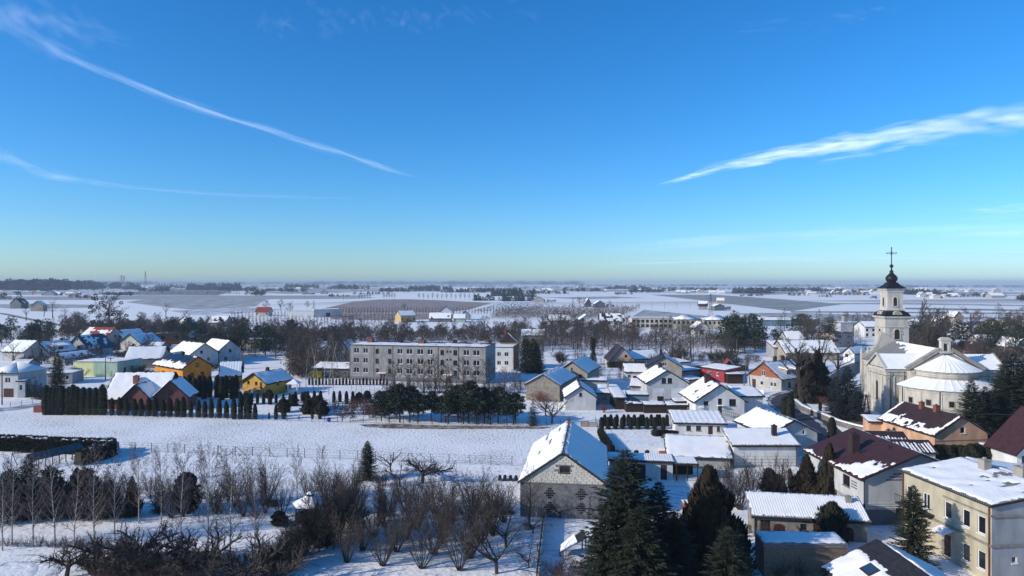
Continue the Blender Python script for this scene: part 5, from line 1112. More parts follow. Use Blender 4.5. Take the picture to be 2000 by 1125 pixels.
def needle_fan(t, p, d, L, wd, rng, k=3):
    """a flat spray of k slim blades"""
    s = d.cross(UP); s = s.normalized() if s.length > 1e-3 else Vector((1, 0, 0))
    for i in range(k):
        a = (i - (k-1)/2)*.55 + rng.uniform(-.2, .2); dd = (d*math.cos(a) + s*math.sin(a) + UP*rng.uniform(-.35, .12)).normalized()
        w = (s*rng.uniform(.5, 1) + UP*rng.uniform(-.5, .5)).normalized()*wd*.5
        q = p + dd*L*rng.uniform(.7, 1.2); m = p.lerp(q, .4)
        t.tri(m + w, m - w, q); t.tri(p, m + w, m - w)
def spruce(key, seed, H, Rb, m, whorls, nb, step, droop=.25, z0=.04, snow=0.0):
    rng = random.Random(seed); wd, fo = TB(), TB(); wd.tube([Vector((0, 0, -.3)), Vector((0, 0, H*.5)), Vector((0, 0, H*.98))], H*.016, .02, 6)
    for w_ in range(whorls):
        f = w_/whorls; z = H*(z0 + (1 - z0)*f**.92); Lb = Rb*((1 - f)**.78)*rng.uniform(.8, 1.12) + .12
        for b in range(nb):
            a = 6.283*b/nb + rng.uniform(-.35, .35) + w_*.7; L = Lb*rng.uniform(.72, 1.18); dz = -droop*(1 - f*.9) + .25*f
            d = Vector((math.cos(a), math.sin(a), dz)).normalized(); n = max(2, int(L/step)); p = Vector((0, 0, z + rng.uniform(-.1, .1)))
            for i in range(n):
                t = (i + .5)/n; q = p + d*(L*t) + UP*(L*.16*t*t)
                ll = (.34 + .30*(1 - t))*min(1, L)*1.0 + .10
                needle_fan(fo, q, (d + UP*.1*t).normalized(), ll*1.15, .10 + .05*min(1, L), rng, 3)
    for i in range(6): needle_fan(fo, Vector((0, 0, H*.97)), Vector((rng.gauss(0, .25), rng.gauss(0, .25), 1)).normalized(), .5, .1, rng, 2)
    PROTO.setdefault(key, []).append(((wd.mesh('trunk', bark_dark), fo.mesh('crown', m)), H))
spruce('bigspruce', 1, 11.5, 3.5, need_spruce, 52, 9, .24); spruce('bigspruce', 2, 11.5, 3.3, need_spruce, 50, 9, .25)
spruce('spruce', 3, 10, 2.6, need_spruce, 30, 8, .32); spruce('spruce', 4, 10, 2.4, need_spruce, 28, 8, .32); spruce('bluespruce', 5, 10, 3.0, need_blue, 44, 10, .25)
spruce('lowspruce', 6, 10, 2.3, need_spruce, 18, 6, .6); spruce('lowspruce', 7, 10, 2.6, need_spruce, 18, 6, .6)
def column(key, seed, H, Rr, m, n, top=.28, rough=.08, lumps=.0, cone=0.0, fl=1.0, core=.80):
    rng = random.Random(seed); fo, co = TB(), TB()
    def prof(z):
        f = z/H
        if cone: return Rr*min(1.0, .55 + f*3.2)*max(0.0, 1 - f)**cone
        return Rr*min(1.0, .80 + f*.6)*(1.0 if f < 1 - top else math.sqrt(max(0, 1 - ((f - 1 + top)/top)**2)))
    rr = [prof(H*i/10)*core for i in range(10)] + [.01]
    b = 0
    for i, r in enumerate(rr):
        for j in range(9): co.v.append((r*math.cos(j*.698), r*math.sin(j*.698), H*i/10*.97))
    for i in range(10):
        for j in range(9): co.f.append((i*9 + j, i*9 + (j+1) % 9, i*9 + 9 + (j+1) % 9, i*9 + 9 + j))
    for i in range(n):
        z = H*rng.random()**.95; a = rng.uniform(0, 6.283); lump = 1 + lumps*(mnoise.noise(Vector((math.cos(a)*1.6, math.sin(a)*1.6, z*.9 + seed))) + .7*mnoise.noise(Vector((math.cos(a)*4, math.sin(a)*4, z*2.6 + seed))))
        r = prof(z)*lump*rng.uniform(.86, 1 + rough); p = Vector((r*math.cos(a), r*math.sin(a), z)); o = Vector((math.cos(a), math.sin(a), 0)); s = Vector((-math.sin(a), math.cos(a), 0))
        ht = rng.uniform(.16, .34)*(.6 + H*.07)*fl; wv = ht*.42; d = (UP + o*rng.uniform(.05, .7) + s*rng.uniform(-.3, .3)).normalized(); sw = (s + o*rng.uniform(-.6, .6)).normalized()*wv
        fo.tri(p - sw, p + sw, p + d*ht)
    nb_ = len(fo.v); fo.v += co.v; fo.f += [tuple(i + nb_ for i in f) for f in co.f]
    wd = TB(); wd.tube([Vector((0, 0, -.3)), Vector((0, 0, H*.3))], .08, .06, 5)
    PROTO.setdefault(key, []).append(((wd.mesh('trunk', bark_dark), fo.mesh('crown', m)), H))
for s in (1, 2, 3): column('thuja', s, 4.5, .56, need_thuja, 1500, .7, .16, .15)
for s in (4, 5): column('cypress', s, 6.0, .78, need_thuja, 1500, .45, .1, .12)
for s in (6, 7): column('bigthuja', s, 7.0, 2.3, need_thujab, 11000, .75, .36, .75, .78, 1.8, .5)
column('roundthuja', 8, 4.0, 1.5, need_thuja, 6500, .6, .3, .7, 0, 1.7, .56); column('clipped', 9, 1.3, .55, need_thuja, 700, .25); column('clipped', 10, 1.3, .5, need_thuja, 700, .25)
def pine(key, seed, H, m, ncl, per, rc, z0=.35, spread=2.2):
    rng = random.Random(seed); wd, fo = TB(), TB(); bend = rng.uniform(-.3, .3)
    wd.tube([Vector((0, 0, -.3)), Vector((bend*.4, 0, H*.45)), Vector((bend, 0, H*.92))], H*.020, H*.006, 6)
    for c in range(ncl):
        f = z0 + (1 - z0)*(c + rng.random())/ncl; a = c*2.4 + rng.uniform(-.5, .5); g = (f - z0)/(1 - z0); rad = spread*(math.sin(math.pi*min(1, .22 + g*.78))**.7)*rng.uniform(.35, 1.05)
        p0 = Vector((bend*f, 0, H*f*.9)); p = p0 + Vector((math.cos(a)*rad, math.sin(a)*rad, H*.045*rng.uniform(.2, 1.4)))
        wd.tube([p0, p0.lerp(p, .5) + UP*.05, p], .05, .02, 3)
        rr = rc*rng.uniform(.7, 1.25)
        for i in range(per):
            o = rvec(rng); o.z = o.z*.62 + .12; q = p + o*rr*rng.uniform(.35, 1); s = rvec(rng)*rr*.17; d = (o + UP*.4 + rvec(rng)*.5).normalized()
            fo.tri(q - s, q + s, q + d*rr*.5)
    PROTO.setdefault(key, []).append(((wd.mesh('trunk', bark_dark), fo.mesh('crown', m)), H))
for s in (1, 2, 3): pine('pine', s, 7.5, need_pine, 30, 110, .75)
pine('broadpine', 4, 7.0, need_pine, 42, 110, .8, .14, 2.6); pine('lowpine', 5, 9, need_pine, 18, 42, 1.25, .2, 2.6); pine('lowpine', 6, 9, need_pine, 18, 42, 1.25, .15, 2.9)
def ivy(seed):
    rng = random.Random(seed); wd, tw = TB(), TB(); S = dict(S_lime, n=(8, 6, 5)); grow(rng, wd, tw, Vector((0, 0, -.3)), UP, 9.5, .4, 0, S)
    for i in range(2600):
        z = 8.2*rng.random(); a = rng.uniform(0, 6.28); r = (.75 + .35*math.sin(z*1.1))*rng.uniform(.6, 1.1)*(1.15 - z/16); p = Vector((r*math.cos(a), r*math.sin(a), z + .3)); s = rvec(rng)*.13
        tw.tri(p - s, p + s, p + rvec(rng)*.3)
    PROTO.setdefault('ivytree', []).append(((wd.mesh('trunk', bark_dark), tw.mesh('crown', need_thuja)), 12))
ivy(5)

# ------------------------------------------------------------------ planting
rt = random.Random(5)
def plant(key, name, label, cat, loc, H, group=None, wide=1.0, var=None, loose=False):
    lst = PROTO[key]; (mt, mc), h0 = lst[var if var is not None else rt.randrange(len(lst))]
    s = H/h0; sc = (s*wide, s*wide, s)
    t = thing(name, label, cat, loc, rt.uniform(0, 6.28), group); t.scale = sc
    if len(mt.vertices): put('trunk', mt, t)
    put('crown', mc, t); return t
def hgt(px_top, px_base): return CH*(px_base - px_top)/(px_base - HY)
def at(key, name, label, cat, x, ytop, ybase, **k): return plant(key, name, label, cat, P(x, ybase), hgt(ytop, ybase), **k)
# ---- birches, front row and second row
G = 'birches in the snowy garden at lower left'
fb = [(24, 875, 1065), (65, 880, 1068), (107, 872, 1069), (144, 885, 1073), (184, 868, 1072), (224, 878, 1058)]
ords = ['first', 'second', 'third', 'fourth', 'fifth', 'sixth']
for i, (x, yt, yb) in enumerate(fb): at('birch', 'birch_tree', 'pale-trunked bare birch, %s from the left in the front row' % ords[i], 'tree', x, yt, yb, group=G, wide=.85)
for i, (x, yt, yb, lb) in enumerate(((271, 868, 1023, 'thin bare birch behind the front row, nearest the round dark conifers'), (315, 880, 1026, 'bare birch rising directly in front of the dark little spruce'), (355, 880, 1084, 'slim bare birch standing in front of the rounded dark thuja'), (407, 865, 1090, 'tall bare birch left of the small low spruce at lower left'), (450, 880, 1095, 'forked bare birch over the gnarled apple trees'), (497, 905, 1090, 'thin bare birch left of the junk pile in the garden'),
        (259, 862, 945, 'grey bare birch at the fence right of the big hedge'), (304, 868, 940, 'grey bare birch second from the hedge along the wire fence'), (348, 860, 950, 'grey bare birch behind the rounded dark thuja'), (393, 862, 976, 'dark-stemmed bare birch between thuja and low spruce'), (437, 870, 979, 'bare birch right behind the low spruce'), (483, 876, 983, 'bare birch standing left of the big spreading hazel'), (580, 868, 983, 'bare birch directly left of the garden pavilion roof'), (628, 866, 972, 'bare birch directly right of the garden pavilion roof'), (5, 900, 1075, 'bare birch cut by the left edge of the view'))):
    at('birch', 'birch_tree', lb, 'tree', x, yt, yb, group=G, wide=.85)
# ---- hazel orchard
G = 'hazel bushes of the orchard in rows'
hz = [(636, 1067), (674, 1098), (705, 1075), (747, 1105), (732, 1049), (775, 1078), (796, 1053), (821, 1110), (846, 1083), (866, 1059), (899, 1114), (916, 1090), (935, 1061), (687, 1023), (751, 1029), (811, 1033), (878, 1037), (660, 1040), (700, 1003), (760, 1008), (820, 1012), (885, 1016), (945, 1025), (960, 1045), (985, 1020), (922, 1040), (655, 1005), (640, 985), (690, 985), (925, 1003), (850, 1003), (790, 1000)]
for i, (x, yb) in enumerate(hz):
    fr = yb > 1095
    lb = {0: 'bare hazel bush at the near left end of the orchard by the dark hedge', 1: 'vase-shaped bare hazel, first of the four nearest in front', 3: 'vase-shaped bare hazel, second of the four nearest in front', 7: 'vase-shaped bare hazel, third of the four nearest in front', 10: 'vase-shaped bare hazel, fourth of the four nearest in front', 11: 'bare hazel right behind the fourth front bush', 12: 'bare hazel at the right edge of the orchard towards the barn'}.get(i, 'many-stemmed bare hazel bush inside the orchard left of the barn')
    at('hazel', 'hazel_bush', lb, 'bush', x + rt.uniform(-4, 4), yb - (yb - 552)*.205*rt.uniform(.88, 1.12), yb, group=G, wide=1.0)
for x, yt, yb, lb in ((520, 882, 985, 'big spreading many-stemmed hazel by the wire fence'), (460, 900, 990, 'tall bare hazel clump right of the low spruce'), (605, 905, 985, 'bare bush clump behind the garden pavilion'), (655, 915, 970, 'bare bush clump to the right of the garden pavilion'), (420, 930, 1000, 'bare hazel at the foot of the low spruce'), (672, 935, 995, 'brown bare bush between pavilion and orchard')):
    at('hazel', 'bare_bush', lb, 'bush', x, yt, yb, group='large bare bushes in the garden', wide=.9)
# dense dark bushes running diagonally below the pavilion
for x, yt, yb, wd, lb in ((640, 955, 1062, 1.0, 'dense dark bush right below the pavilion roof'), (615, 975, 1065, 1.0, 'dense dark bush in front of the pavilion'), (590, 1000, 1082, 1.1, 'dark olive bush left below the pavilion'), (565, 1030, 1105, 1.2, 'dark olive bush nearest the bottom in the diagonal hedge'), (540, 1040, 1112, 1.1, 'olive bush left end of the diagonal hedge')):
    t = at('dense', 'dark_bush', lb, 'bush', x, yt, yb, group='dense dark bushes in a diagonal line', wide=1.0*wd)
    at('hazel', 'bare_bush', lb.replace('dense dark bush', 'twiggy bush over the dark bush').replace('dark olive bush', 'twiggy bush over the olive bush').replace('olive bush left end', 'twiggy bush at the left end'), 'bush', x + 4, yt - 6, yb + 2, group='twiggy bushes over the diagonal hedge')
# ---- old apple trees at the bottom
for x, yt, yb, lb in ((280, 1022, 1110, 'gnarled old apple tree with dense black crown under the birches'), (420, 1030, 1118, 'gnarled old apple tree with thick forked trunk near the bottom'), (175, 1068, 1120, 'low gnarled apple tree over fallen branches at lower left'), (335, 1052, 1135, 'gnarled apple tree with witches broom near the bottom edge'), (235, 1060, 1140, 'twisted dark apple tree at the bottom edge'), (400, 1070, 1150, 'small dark apple tree at the bottom edge right of the broom'), (500, 1045, 1145, 'bare apple tree at the bottom beside the olive hedge'), (540, 1065, 1160, 'leaning bare tree cut by the bottom edge')):
    at('apple', 'apple_tree', lb, 'tree', x, yt, yb, group='gnarled old apple trees', wide=1.1)
for x, yt, yb, lb, k in ((825, 885, 944, 'lone spreading apple tree by the wire fence', 'apple'), (763, 878, 921, 'small bare fruit tree right of the dark lone spruce', 'fruit'), (781, 900, 951, 'slender bare fruit tree in front of the low round bush', 'fruit'), (988, 995, 1067, 'small bare tree left of the barn corner', 'fruit'), (970, 1025, 1120, 'small bare fruit tree with drooping twigs at the bottom', 'fruit'), (1033, 900, 1030, 'tall bare tree against the left corner of the barn', 'dec'), (1041, 1000, 1042, 'thin sapling in front of the barn corner', 'fruit'), (1094, 975, 1012, 'small bare sapling against the lattice wall', 'fruit'), (1033, 1065, 1108, 'thorny little tree by the old plank fence', 'fruit'), (968, 940, 1010, 'brown bare bush left of the barn', 'hazel'), (925, 945, 1000, 'brown bare bush at the back of the hazel orchard', 'hazel')):
    at(k, 'bare_tree' if k != 'hazel' else 'bare_bush', lb, 'tree' if k != 'hazel' else 'bush', x, yt, yb)
for x, yt, yb, lb in ((750, 905, 949, 'upright bare shrub right of the lone spruce'), (798, 907, 925, 'low dense round bush behind the apple tree'), (470, 975, 1003, 'brown clipped shrub by the garden bench'), (500, 985, 1012, 'brown clipped shrub left of the junk pile'), (432, 985, 1003, 'low brown shrub by the low spruce')):
    at('shrub', 'garden_shrub', lb, 'shrub', x, yt, yb, wide=1.2, group='bare garden shrubs')
for i, x in enumerate((3, 12, 36, 52, 78, 94, 118, 132, 152, 160, 172, 192, 205)): at('shrub', 'currant_bush', 'leafless currant bush in the low row under the birches', 'shrub', x + rt.uniform(-3, 3), 1044 + rt.uniform(-4, 4), 1066 + i*.5, group='currant bushes in a row under the birches')
for i in range(15): at('shrub', 'currant_bush', 'leafless bush of the low row behind the apple trees', 'shrub', 340 + i*15 + rt.uniform(-5, 5), 1068 + rt.uniform(-4, 4), 1094 + rt.uniform(-4, 4), group='bushes in the row behind the apple trees')
for i in range(14): at('shrub', 'bramble', 'tangled bare bramble shoots at the bottom left', 'shrub', rt.uniform(150, 640), 1090, 1125 + rt.uniform(0, 16), group='brambles along the bottom edge', wide=1.3)
for x, yb in ((1085, 1120), (1105, 1128), (1125, 1118), (1075, 1135), (1140, 1130)): at('shrub', 'willow_shrub', 'pinkish bare shrub shoots beside the collapsed lean-to', 'shrub', x, yb - 42, yb, group='pinkish shrubs by the collapsed lean-to', wide=1.4)
for x, yt, yb in ((130, 1040, 1128), (205, 1030, 1122), (255, 1018, 1118), (305, 1015, 1125), (360, 1022, 1128)): at('apple', 'apple_tree', 'gnarled leafless apple tree in the dark tangle along the bottom edge', 'tree', x, yt, yb, group='apple trees in the bottom tangle', wide=1.15)
for i in range(5): at('dense', 'tangled_bush', 'dark tangled leafless bush along the bottom edge', 'bush', 190 + i*88 + rt.uniform(-12, 12), 1072 + rt.uniform(-10, 12), 1126 + rt.uniform(-8, 14), group='dark tangled bushes along the bottom edge', wide=1.0)
for i in range(12): at('dense', 'tangled_bush', 'dark leafless bush in the thicket below the greenhouse', 'bush', -5 + i*20 + rt.uniform(-8, 8), 935 + rt.uniform(-12, 14), 1008 + rt.uniform(-8, 10), group='dark bushes in the thicket below the greenhouse', wide=1.0)
for i in range(12): at('hazel', 'bare_bush', 'fine bare bush between the birches at lower left', 'bush', 260 + i*26 + rt.uniform(-10, 10), 925 + rt.uniform(-14, 16), 1000 + rt.uniform(-30, 20), group='fine bare bushes between the birches', wide=.8)
# ---- conifers in the garden
for k, x, yt, yb, wd, lb, c in (('spruce', 310, 928, 1000, 1.0, 'small dark spruce behind the birches', need_spruce), ('roundthuja', 363, 928, 998, .68, 'egg-shaped dark thuja behind the birches', 0), ('spruce', 424, 955, 995, 1.1, 'low wide spruce in the lower left garden', 0), ('bigthuja', 258, 935, 1008, .55, 'broad dark conifer left of the small spruce', 0), ('bigspruce', 718, 861, 937, 1.05, 'lone dark spruce in the snow by the wire fence', 0),
      ('bigspruce', 55, 890, 1010, 1.0, 'tall dark spruce of the mass below the greenhouse, with pointed top', 0), ('broadpine', 15, 920, 1020, 1.0, 'dark pine mass at the left edge', 0), ('broadpine', 100, 915, 1012, 1.1, 'dark conifer below the greenhouse wall', 0), ('bigthuja', 150, 920, 1005, .8, 'bronze brown conifer right below the greenhouse', 0), ('broadpine', 170, 915, 1008, .9, 'dark shaggy pine behind the fifth birch', 0), ('spruce', 212, 920, 1005, 1.0, 'dark spruce behind the sixth birch', 0), ('spruce', 235, 950, 1010, .9, 'dark low conifer among the birches', 0), ('roundthuja', 545, 1000, 1025, 1.1, 'low blue-green juniper by the junk pile', 0)):
    at(k, 'conifer' if k != 'spruce' else 'spruce_tree', lb, 'tree', x, yt, yb, wide=wd, group='evergreens in the lower left garden')
# ---- large spruces in front
G = 'big dark spruces right of the barn'
for k, x, yt, yb, wd, var, lb in (('bigspruce', 1222, 878, 1185, 1.15, 0, 'tallest dark spruce in the foreground right of the barn'), ('bigspruce', 1285, 942, 1180, 1.12, 1, 'broad dark spruce close to the right of the tallest one'), ('bigspruce', 1182, 988, 1195, 1.05, 1, 'lower dark spruce left of the tallest one'), ('bigspruce', 1318, 1000, 1185, 1.2, 0, 'low dark spruce at the right of the front group'), ('bigspruce', 1250, 992, 1215, 1.2, 0, 'front spruce at the bottom edge below the tallest one'), ('bigspruce', 1424, 1030, 1215, 1.4, 1, 'wide spruce with pale branch tips at the bottom edge')):
    at(k, 'spruce_tree', lb, 'tree', x, yt, yb, wide=wd, group=G, var=var)
for k, x, yt, yb, wd, lb in (('bigthuja', 1385, 922, 1110, .95, 'tall bronzed thuja between the big spruces and the long outbuilding'), ('bigthuja', 1385, 965, 1135, 1.25, 'broad bronzed conifer below the tall thuja'), ('bigthuja', 1576, 893, 978, .80, 'bronze green thuja left of the striped house'), ('bigthuja', 1620, 872, 985, .62, 'taller slim thuja against the striped house'), ('roundthuja', 1626, 986, 1058, .72, 'round dark green bush against the long outbuilding'), ('roundthuja', 1503, 918, 968, .62, 'dark oval thuja in the yard behind the long outbuilding'), ('roundthuja', 1522, 930, 972, .6, 'second dark oval thuja in the yard, lower one'), ('cypress', 1543, 916, 954, .9, 'tiny pointed thuja in the yard')):
    at(k, 'thuja_tree', lb, 'tree', x, yt, yb, wide=wd)
at('bigspruce', 'spruce_tree', 'dark spruce in front of the beige building', 'tree', 1784, 948, 1118, wide=.92, var=0)
for x, yt, yb, lb in ((1532, 776, 816, 'slim dark cypress by the road, left of two'), (1543, 770, 822, 'slim dark cypress by the road, right of two'), (1625, 816, 862, 'slim dark cypress on the verge above the striped house'), (1519, 805, 822, 'little round thuja left of the two cypresses')):
    at('cypress', 'cypress_tree', lb, 'tree', x, yt, yb, wide=1.25)
# yard trees
for x, yt, yb, lb in ((1430, 885, 990, 'many-stemmed bare tree in the tracked yard, left one'), (1445, 900, 995, 'bare vase-shaped tree in the tracked yard, right one'), (1520, 880, 975, 'bare fruit tree in front of the white workshop'), (1400, 905, 968, 'thin bare tree by the carport'), (1470, 900, 968, 'bare shrub before the workshop wall')):
    at('hazel', 'bare_tree', lb, 'tree', x, yt, yb, group='bare trees in the yard', wide=1.0)
for x, yb in ((1500, 1060), (1520, 1130), (1560, 1128), (1610, 1130)): at('shrub', 'sapling', 'thin pale sapling before the brick annex wall', 'shrub', x, yb - 50, yb, group='thin saplings at the annex wall')
# ---- thuja rows
G = 'tall thujas at the left end of the field edge'
for i, x in enumerate((340, 372, 402, 430, 456, 505, 535, 565, 610, 655, 700, 752)): at('cypress', 'columnar_thuja', 'tall dense dark thuja at the left end of the field edge', 'thuja', x/3.75, 520 + (885 + rt.uniform(-14, 14))/3.75, 520 + 1088/3.75, group=G, wide=1.05)
G = 'thujas along the snowy field'
row1 = [(x/3.75, (968 + rt.uniform(-14, 14))/3.75 + 520, (1090 + (x - 820)/40)/3.75 + 520) for x in (820, 870, 928, 985, 1035, 1085, 1140, 1195, 1245, 1300, 1345, 1400, 1455, 1500, 1550, 1605, 1655, 1710, 1760, 1815)]
row1 += [(450 + x/3.75, 520 + t/3.75, 520 + 1120/3.75) for x, t in ((30, 1000), (75, 1010), (130, 1000), (182, 1010), (285, 1075), (335, 1005), (392, 1010), (498, 1085), (603, 1035), (655, 1020))]
for x, yt, yb in row1: at('thuja', 'columnar_thuja', 'dark pointed thuja of the front row along the snowy field', 'thuja', x + rt.uniform(-1, 1), yt + rt.uniform(-3, 4), yb, group=G, wide=rt.uniform(.95, 1.25))
G = 'thujas in the second garden row'
for x in (75, 108, 155, 198, 243, 290, 335, 388, 435, 477, 525, 567, 615, 660, 758, 802, 850, 897, 943, 990): at('thuja', 'columnar_thuja', 'dark pointed thuja of the second row inside the garden', 'thuja', 450 + x/3.75, 520 + (925 + rt.uniform(-12, 14))/3.75, 520 + (1000 + rt.uniform(-10, 20))/3.75, group=G, wide=1.15)
G = 'tall thujas before the orange house'
for x in (1235, 1270, 1312, 1350, 1385, 1425, 1460, 1495, 1535, 1590, 1625, 1655, 1700, 1730): at('cypress', 'columnar_thuja', 'tall dark thuja in front of the orange houses', 'thuja', x/3.75, 520 + (812 + rt.uniform(-14, 14))/3.75, 520 + (965 + rt.uniform(-10, 20))/3.75, group=G)
G = 'small thujas before the apartment block'
for i in range(24): at('thuja', 'columnar_thuja', 'small dark thuja of the row before the apartment block', 'thuja', 604 + i*6.6, 739 + rt.uniform(-1.5, 1.5), 752, group=G, wide=1.2)
G = 'thick thuja hedge behind the lawn'
for i, x in enumerate((820, 880, 945, 1010, 1085, 1155, 1235, 1305, 1385)): at('cypress', 'columnar_thuja', 'thick blunt thuja of the front row at the lawn, %s from the left' % (ords + ['seventh', 'eighth', 'ninth'])[i], 'thuja', 1000 + x/4.6875, 680 + 632/4.6875, 680 + 742/4.6875, group=G, wide=1.55)
for i, x in enumerate((850, 905, 960, 1025, 1065, 1120, 1180, 1200, 1275, 1330, 1350, 1420)): at('cypress', 'columnar_thuja', 'thuja of the back row behind the lawn', 'thuja', 1000 + x/4.6875, 680 + 608/4.6875, 680 + 715/4.6875, group='back row of the thick thuja hedge', wide=1.3)
for i in range(13):
    f = i/12; at('clipped', 'clipped_thuja', 'low clipped thuja along the left edge of the lawn', 'thuja', 1173 + f*18, 838 + f*32, 850 + f*38, group='clipped thujas along the lawn edge', wide=1.3)
for i, x in enumerate((1206, 1243, 1264)): at('clipped', 'clipped_thuja', 'tiny thuja on the lawn just above the garage roof, %s of three' % ('left', 'middle', 'right')[i], 'thuja', x, 880, 890, group='three tiny thujas on the lawn')
for i in range(7): at('clipped', 'dwarf_juniper', 'dwarf dark juniper at the corner of the white bungalow', 'shrub', 1282 + i*6, 841 + rt.uniform(-2, 2), 851, group='dwarf junipers by the bungalow', wide=2.0)
# ---- pines behind the field
G = 'dark pines behind the snowy field'
for i, (x, yt) in enumerate(((745, 770), (760, 757), (781, 752), (800, 752), (816, 770), (842, 760), (862, 775), (876, 765), (895, 750), (915, 748), (931, 757), (946, 752), (953, 765), (973, 757), (990, 768), (1007, 762))):
    at('pine', 'pine_tree', 'dark round-crowned pine in the row behind the snowy field', 'tree', x, yt + rt.uniform(-9, 9), 826 + (x - 740)/60 - rt.uniform(0, 4), group=G, wide=rt.uniform(.95, 1.3))
for x, yt, yb in ((752, 775, 818), (775, 768, 815), (808, 765, 812), (905, 765, 815), (935, 770, 816), (965, 770, 812), (885, 778, 812)): at('broadpine', 'pine_tree', 'dark bushy pine in the second rank behind the field', 'tree', x, yt, yb, group='second rank of dark pines', wide=1.1)
at('spruce', 'spruce_tree', 'small layered spruce at the end of the pine row', 'tree', 1041, 783, 831, wide=1.1)
at('lowpine', 'conifer', 'dark leaning conifer in the garden left of the pines', 'tree', 690, 800, 822, wide=.9)
for x, yt, yb in ((870, 790, 826), (905, 795, 828), (935, 795, 829), (958, 790, 829), (1003, 790, 829)): at('fruit', 'bare_tree', 'small bare fruit tree under the row of pines', 'tree', x, yt, yb, group='bare fruit trees under the pines')
for x, yt, yb, lb in ((1066, 775, 812, 'bare apple tree with red rusty shrub behind it'), (1078, 775, 827, 'bare fruit tree beside the layered small spruce'), (668, 800, 824, 'leaning bare fruit tree at the garden fence')): at('fruit', 'bare_tree', lb, 'tree', x, yt, yb, wide=1.1)
for x, yt, yb, lb, wd in ((1180, 784, 806, 'round reddish bare shrub in the snowy yard', 1.0), (1055, 762, 785, 'wide rusty-red shrub by the brownish barn', 2.0)): at('pinkshrub', 'red_shrub', lb, 'shrub', x, yt, yb, wide=wd)
# hedges of brown shrubs in the garden
for i in range(16): at('shrub', 'garden_shrub', 'brown bare shrub in the thuja garden', 'shrub', rt.uniform(575, 745), 775, 790 + rt.uniform(0, 26), group='brown shrubs in the thuja garden', wide=1.3)
for i in range(12): at('roundthuja', 'garden_evergreen', 'low dark evergreen in the thuja garden', 'shrub', rt.uniform(480, 730), 762 + i*2, 778 + i*3, group='low evergreens in the thuja garden', wide=.9)
# birches before the block
for i, (x, yt, yb) in enumerate(((598, 665, 757), (612, 655, 760), (622, 660, 766), (632, 670, 768), (642, 660, 770), (651, 690, 768), (686, 690, 768), (695, 672, 773), (706, 690, 768), (722, 685, 775), (731, 695, 768), (747, 680, 762), (755, 700, 765), (640, 640, 735), (660, 650, 740))):
    at('tallbirch', 'birch_tree', 'slim white-stemmed birch in front of the apartment block', 'tree', x, yt, yb, group='white-stemmed birches by the apartment block', wide=.8)
for i, (x, yt, yb) in enumerate(((770, 700, 760), (800, 700, 762), (828, 695, 765), (850, 690, 765), (872, 705, 766), (905, 690, 768), (930, 705, 765), (955, 690, 765), (985, 715, 772), (1005, 720, 775))):
    at('mid', 'bare_tree', 'dark bare tree screening the front of the apartment block', 'tree', x, yt, yb, group='bare trees before the apartment block')
for i in range(18): at('hazel', 'bare_bush', 'brown bare bush below the apartment block', 'bush', 760 + i*16 + rt.uniform(-5, 5), 738 + rt.uniform(-6, 8), 768, group='brown bushes below the apartment block', wide=1.2)
# conifers right of block
for x, yt, yb, lb in ((1027, 655, 726, 'tall dark spruce right of the white block, nearest it'), (1042, 660, 728, 'tall dark spruce right of the white block, second'), (1050, 672, 728, 'dark spruce left of the tan barn')): at('bigspruce', 'spruce_tree', lb, 'tree', x, yt, yb, wide=1.15)
for x, yt, yb in ((1128, 665, 720), (1140, 690, 725), (1155, 700, 728), (1165, 705, 726), (1180, 702, 722), (1195, 712, 724), (1150, 712, 732), (1172, 715, 735), (1190, 722, 738), (1098, 664, 705)): at('lowspruce', 'conifer', 'dark evergreen behind the tan barn', 'tree', x, yt, yb, group='dark evergreens behind the tan barn', wide=1.2)
at('ivytree', 'ivy_tree', 'dark ivy-clad trunk with stubby forked top behind the tan barn', 'tree', 1158, 640, 712)
for i in range(22): at('clipped', 'hedge_thuja', 'small thuja of the hedge before the pink house', 'thuja', 1192 + i*3.6, 707, 718, group='hedge before the pink house', wide=1.2)
# ---- trees by the church and the bend
for x, yt, yb, lb, k in ((1566, 660, 788, 'tall pollarded lime with spread black limbs at the bend, left one', 'lime'), (1606, 655, 775, 'tall pollarded lime with spread black limbs at the bend, right one', 'lime'), (1634, 680, 760, 'bare lime with side branches left of the church', 'lime'), (1545, 672, 745, 'bare tree behind the brick house', 'dec')): at(k, 'lime_tree', lb, 'tree', x, yt, yb, wide=1.25)
for x, yt, yb, lb in ((1578, 700, 786, 'dark ivy-covered tree at the bend behind the lime'), (1596, 690, 782, 'dark ivy-covered cone at the bend nearest the road')): at('bigthuja', 'ivy_tree', lb, 'tree', x, yt, yb, wide=.72)
for x, yt, yb, wd, lb, k in ((1655, 716, 818, 1.15, 'tallest blue-grey spruce in front of the church', 'bluespruce'), (1632, 735, 812, 1.1, 'blue-grey spruce left of the tallest church spruce', 'bluespruce'), (1675, 755, 826, 1.1, 'blue-grey spruce right of the tallest church spruce', 'bluespruce'), (1640, 775, 822, 1.1, 'low blue-grey spruce at the churchyard wall', 'bluespruce'), (1697, 765, 808, .6, 'slim dark spruce at the church wall', 'spruce')): at(k, 'spruce_tree', lb, 'tree', x, yt, yb, wide=wd, group='spruces in the churchyard')
at('cypress', 'columnar_thuja', 'small dark thuja under the churchyard spruces', 'thuja', 1602, 785, 803, wide=1.3)
at('pinkshrub', 'snowy_shrub', 'pale bare shrub behind the churchyard wall', 'shrub', 1610, 772, 790, wide=1.6)
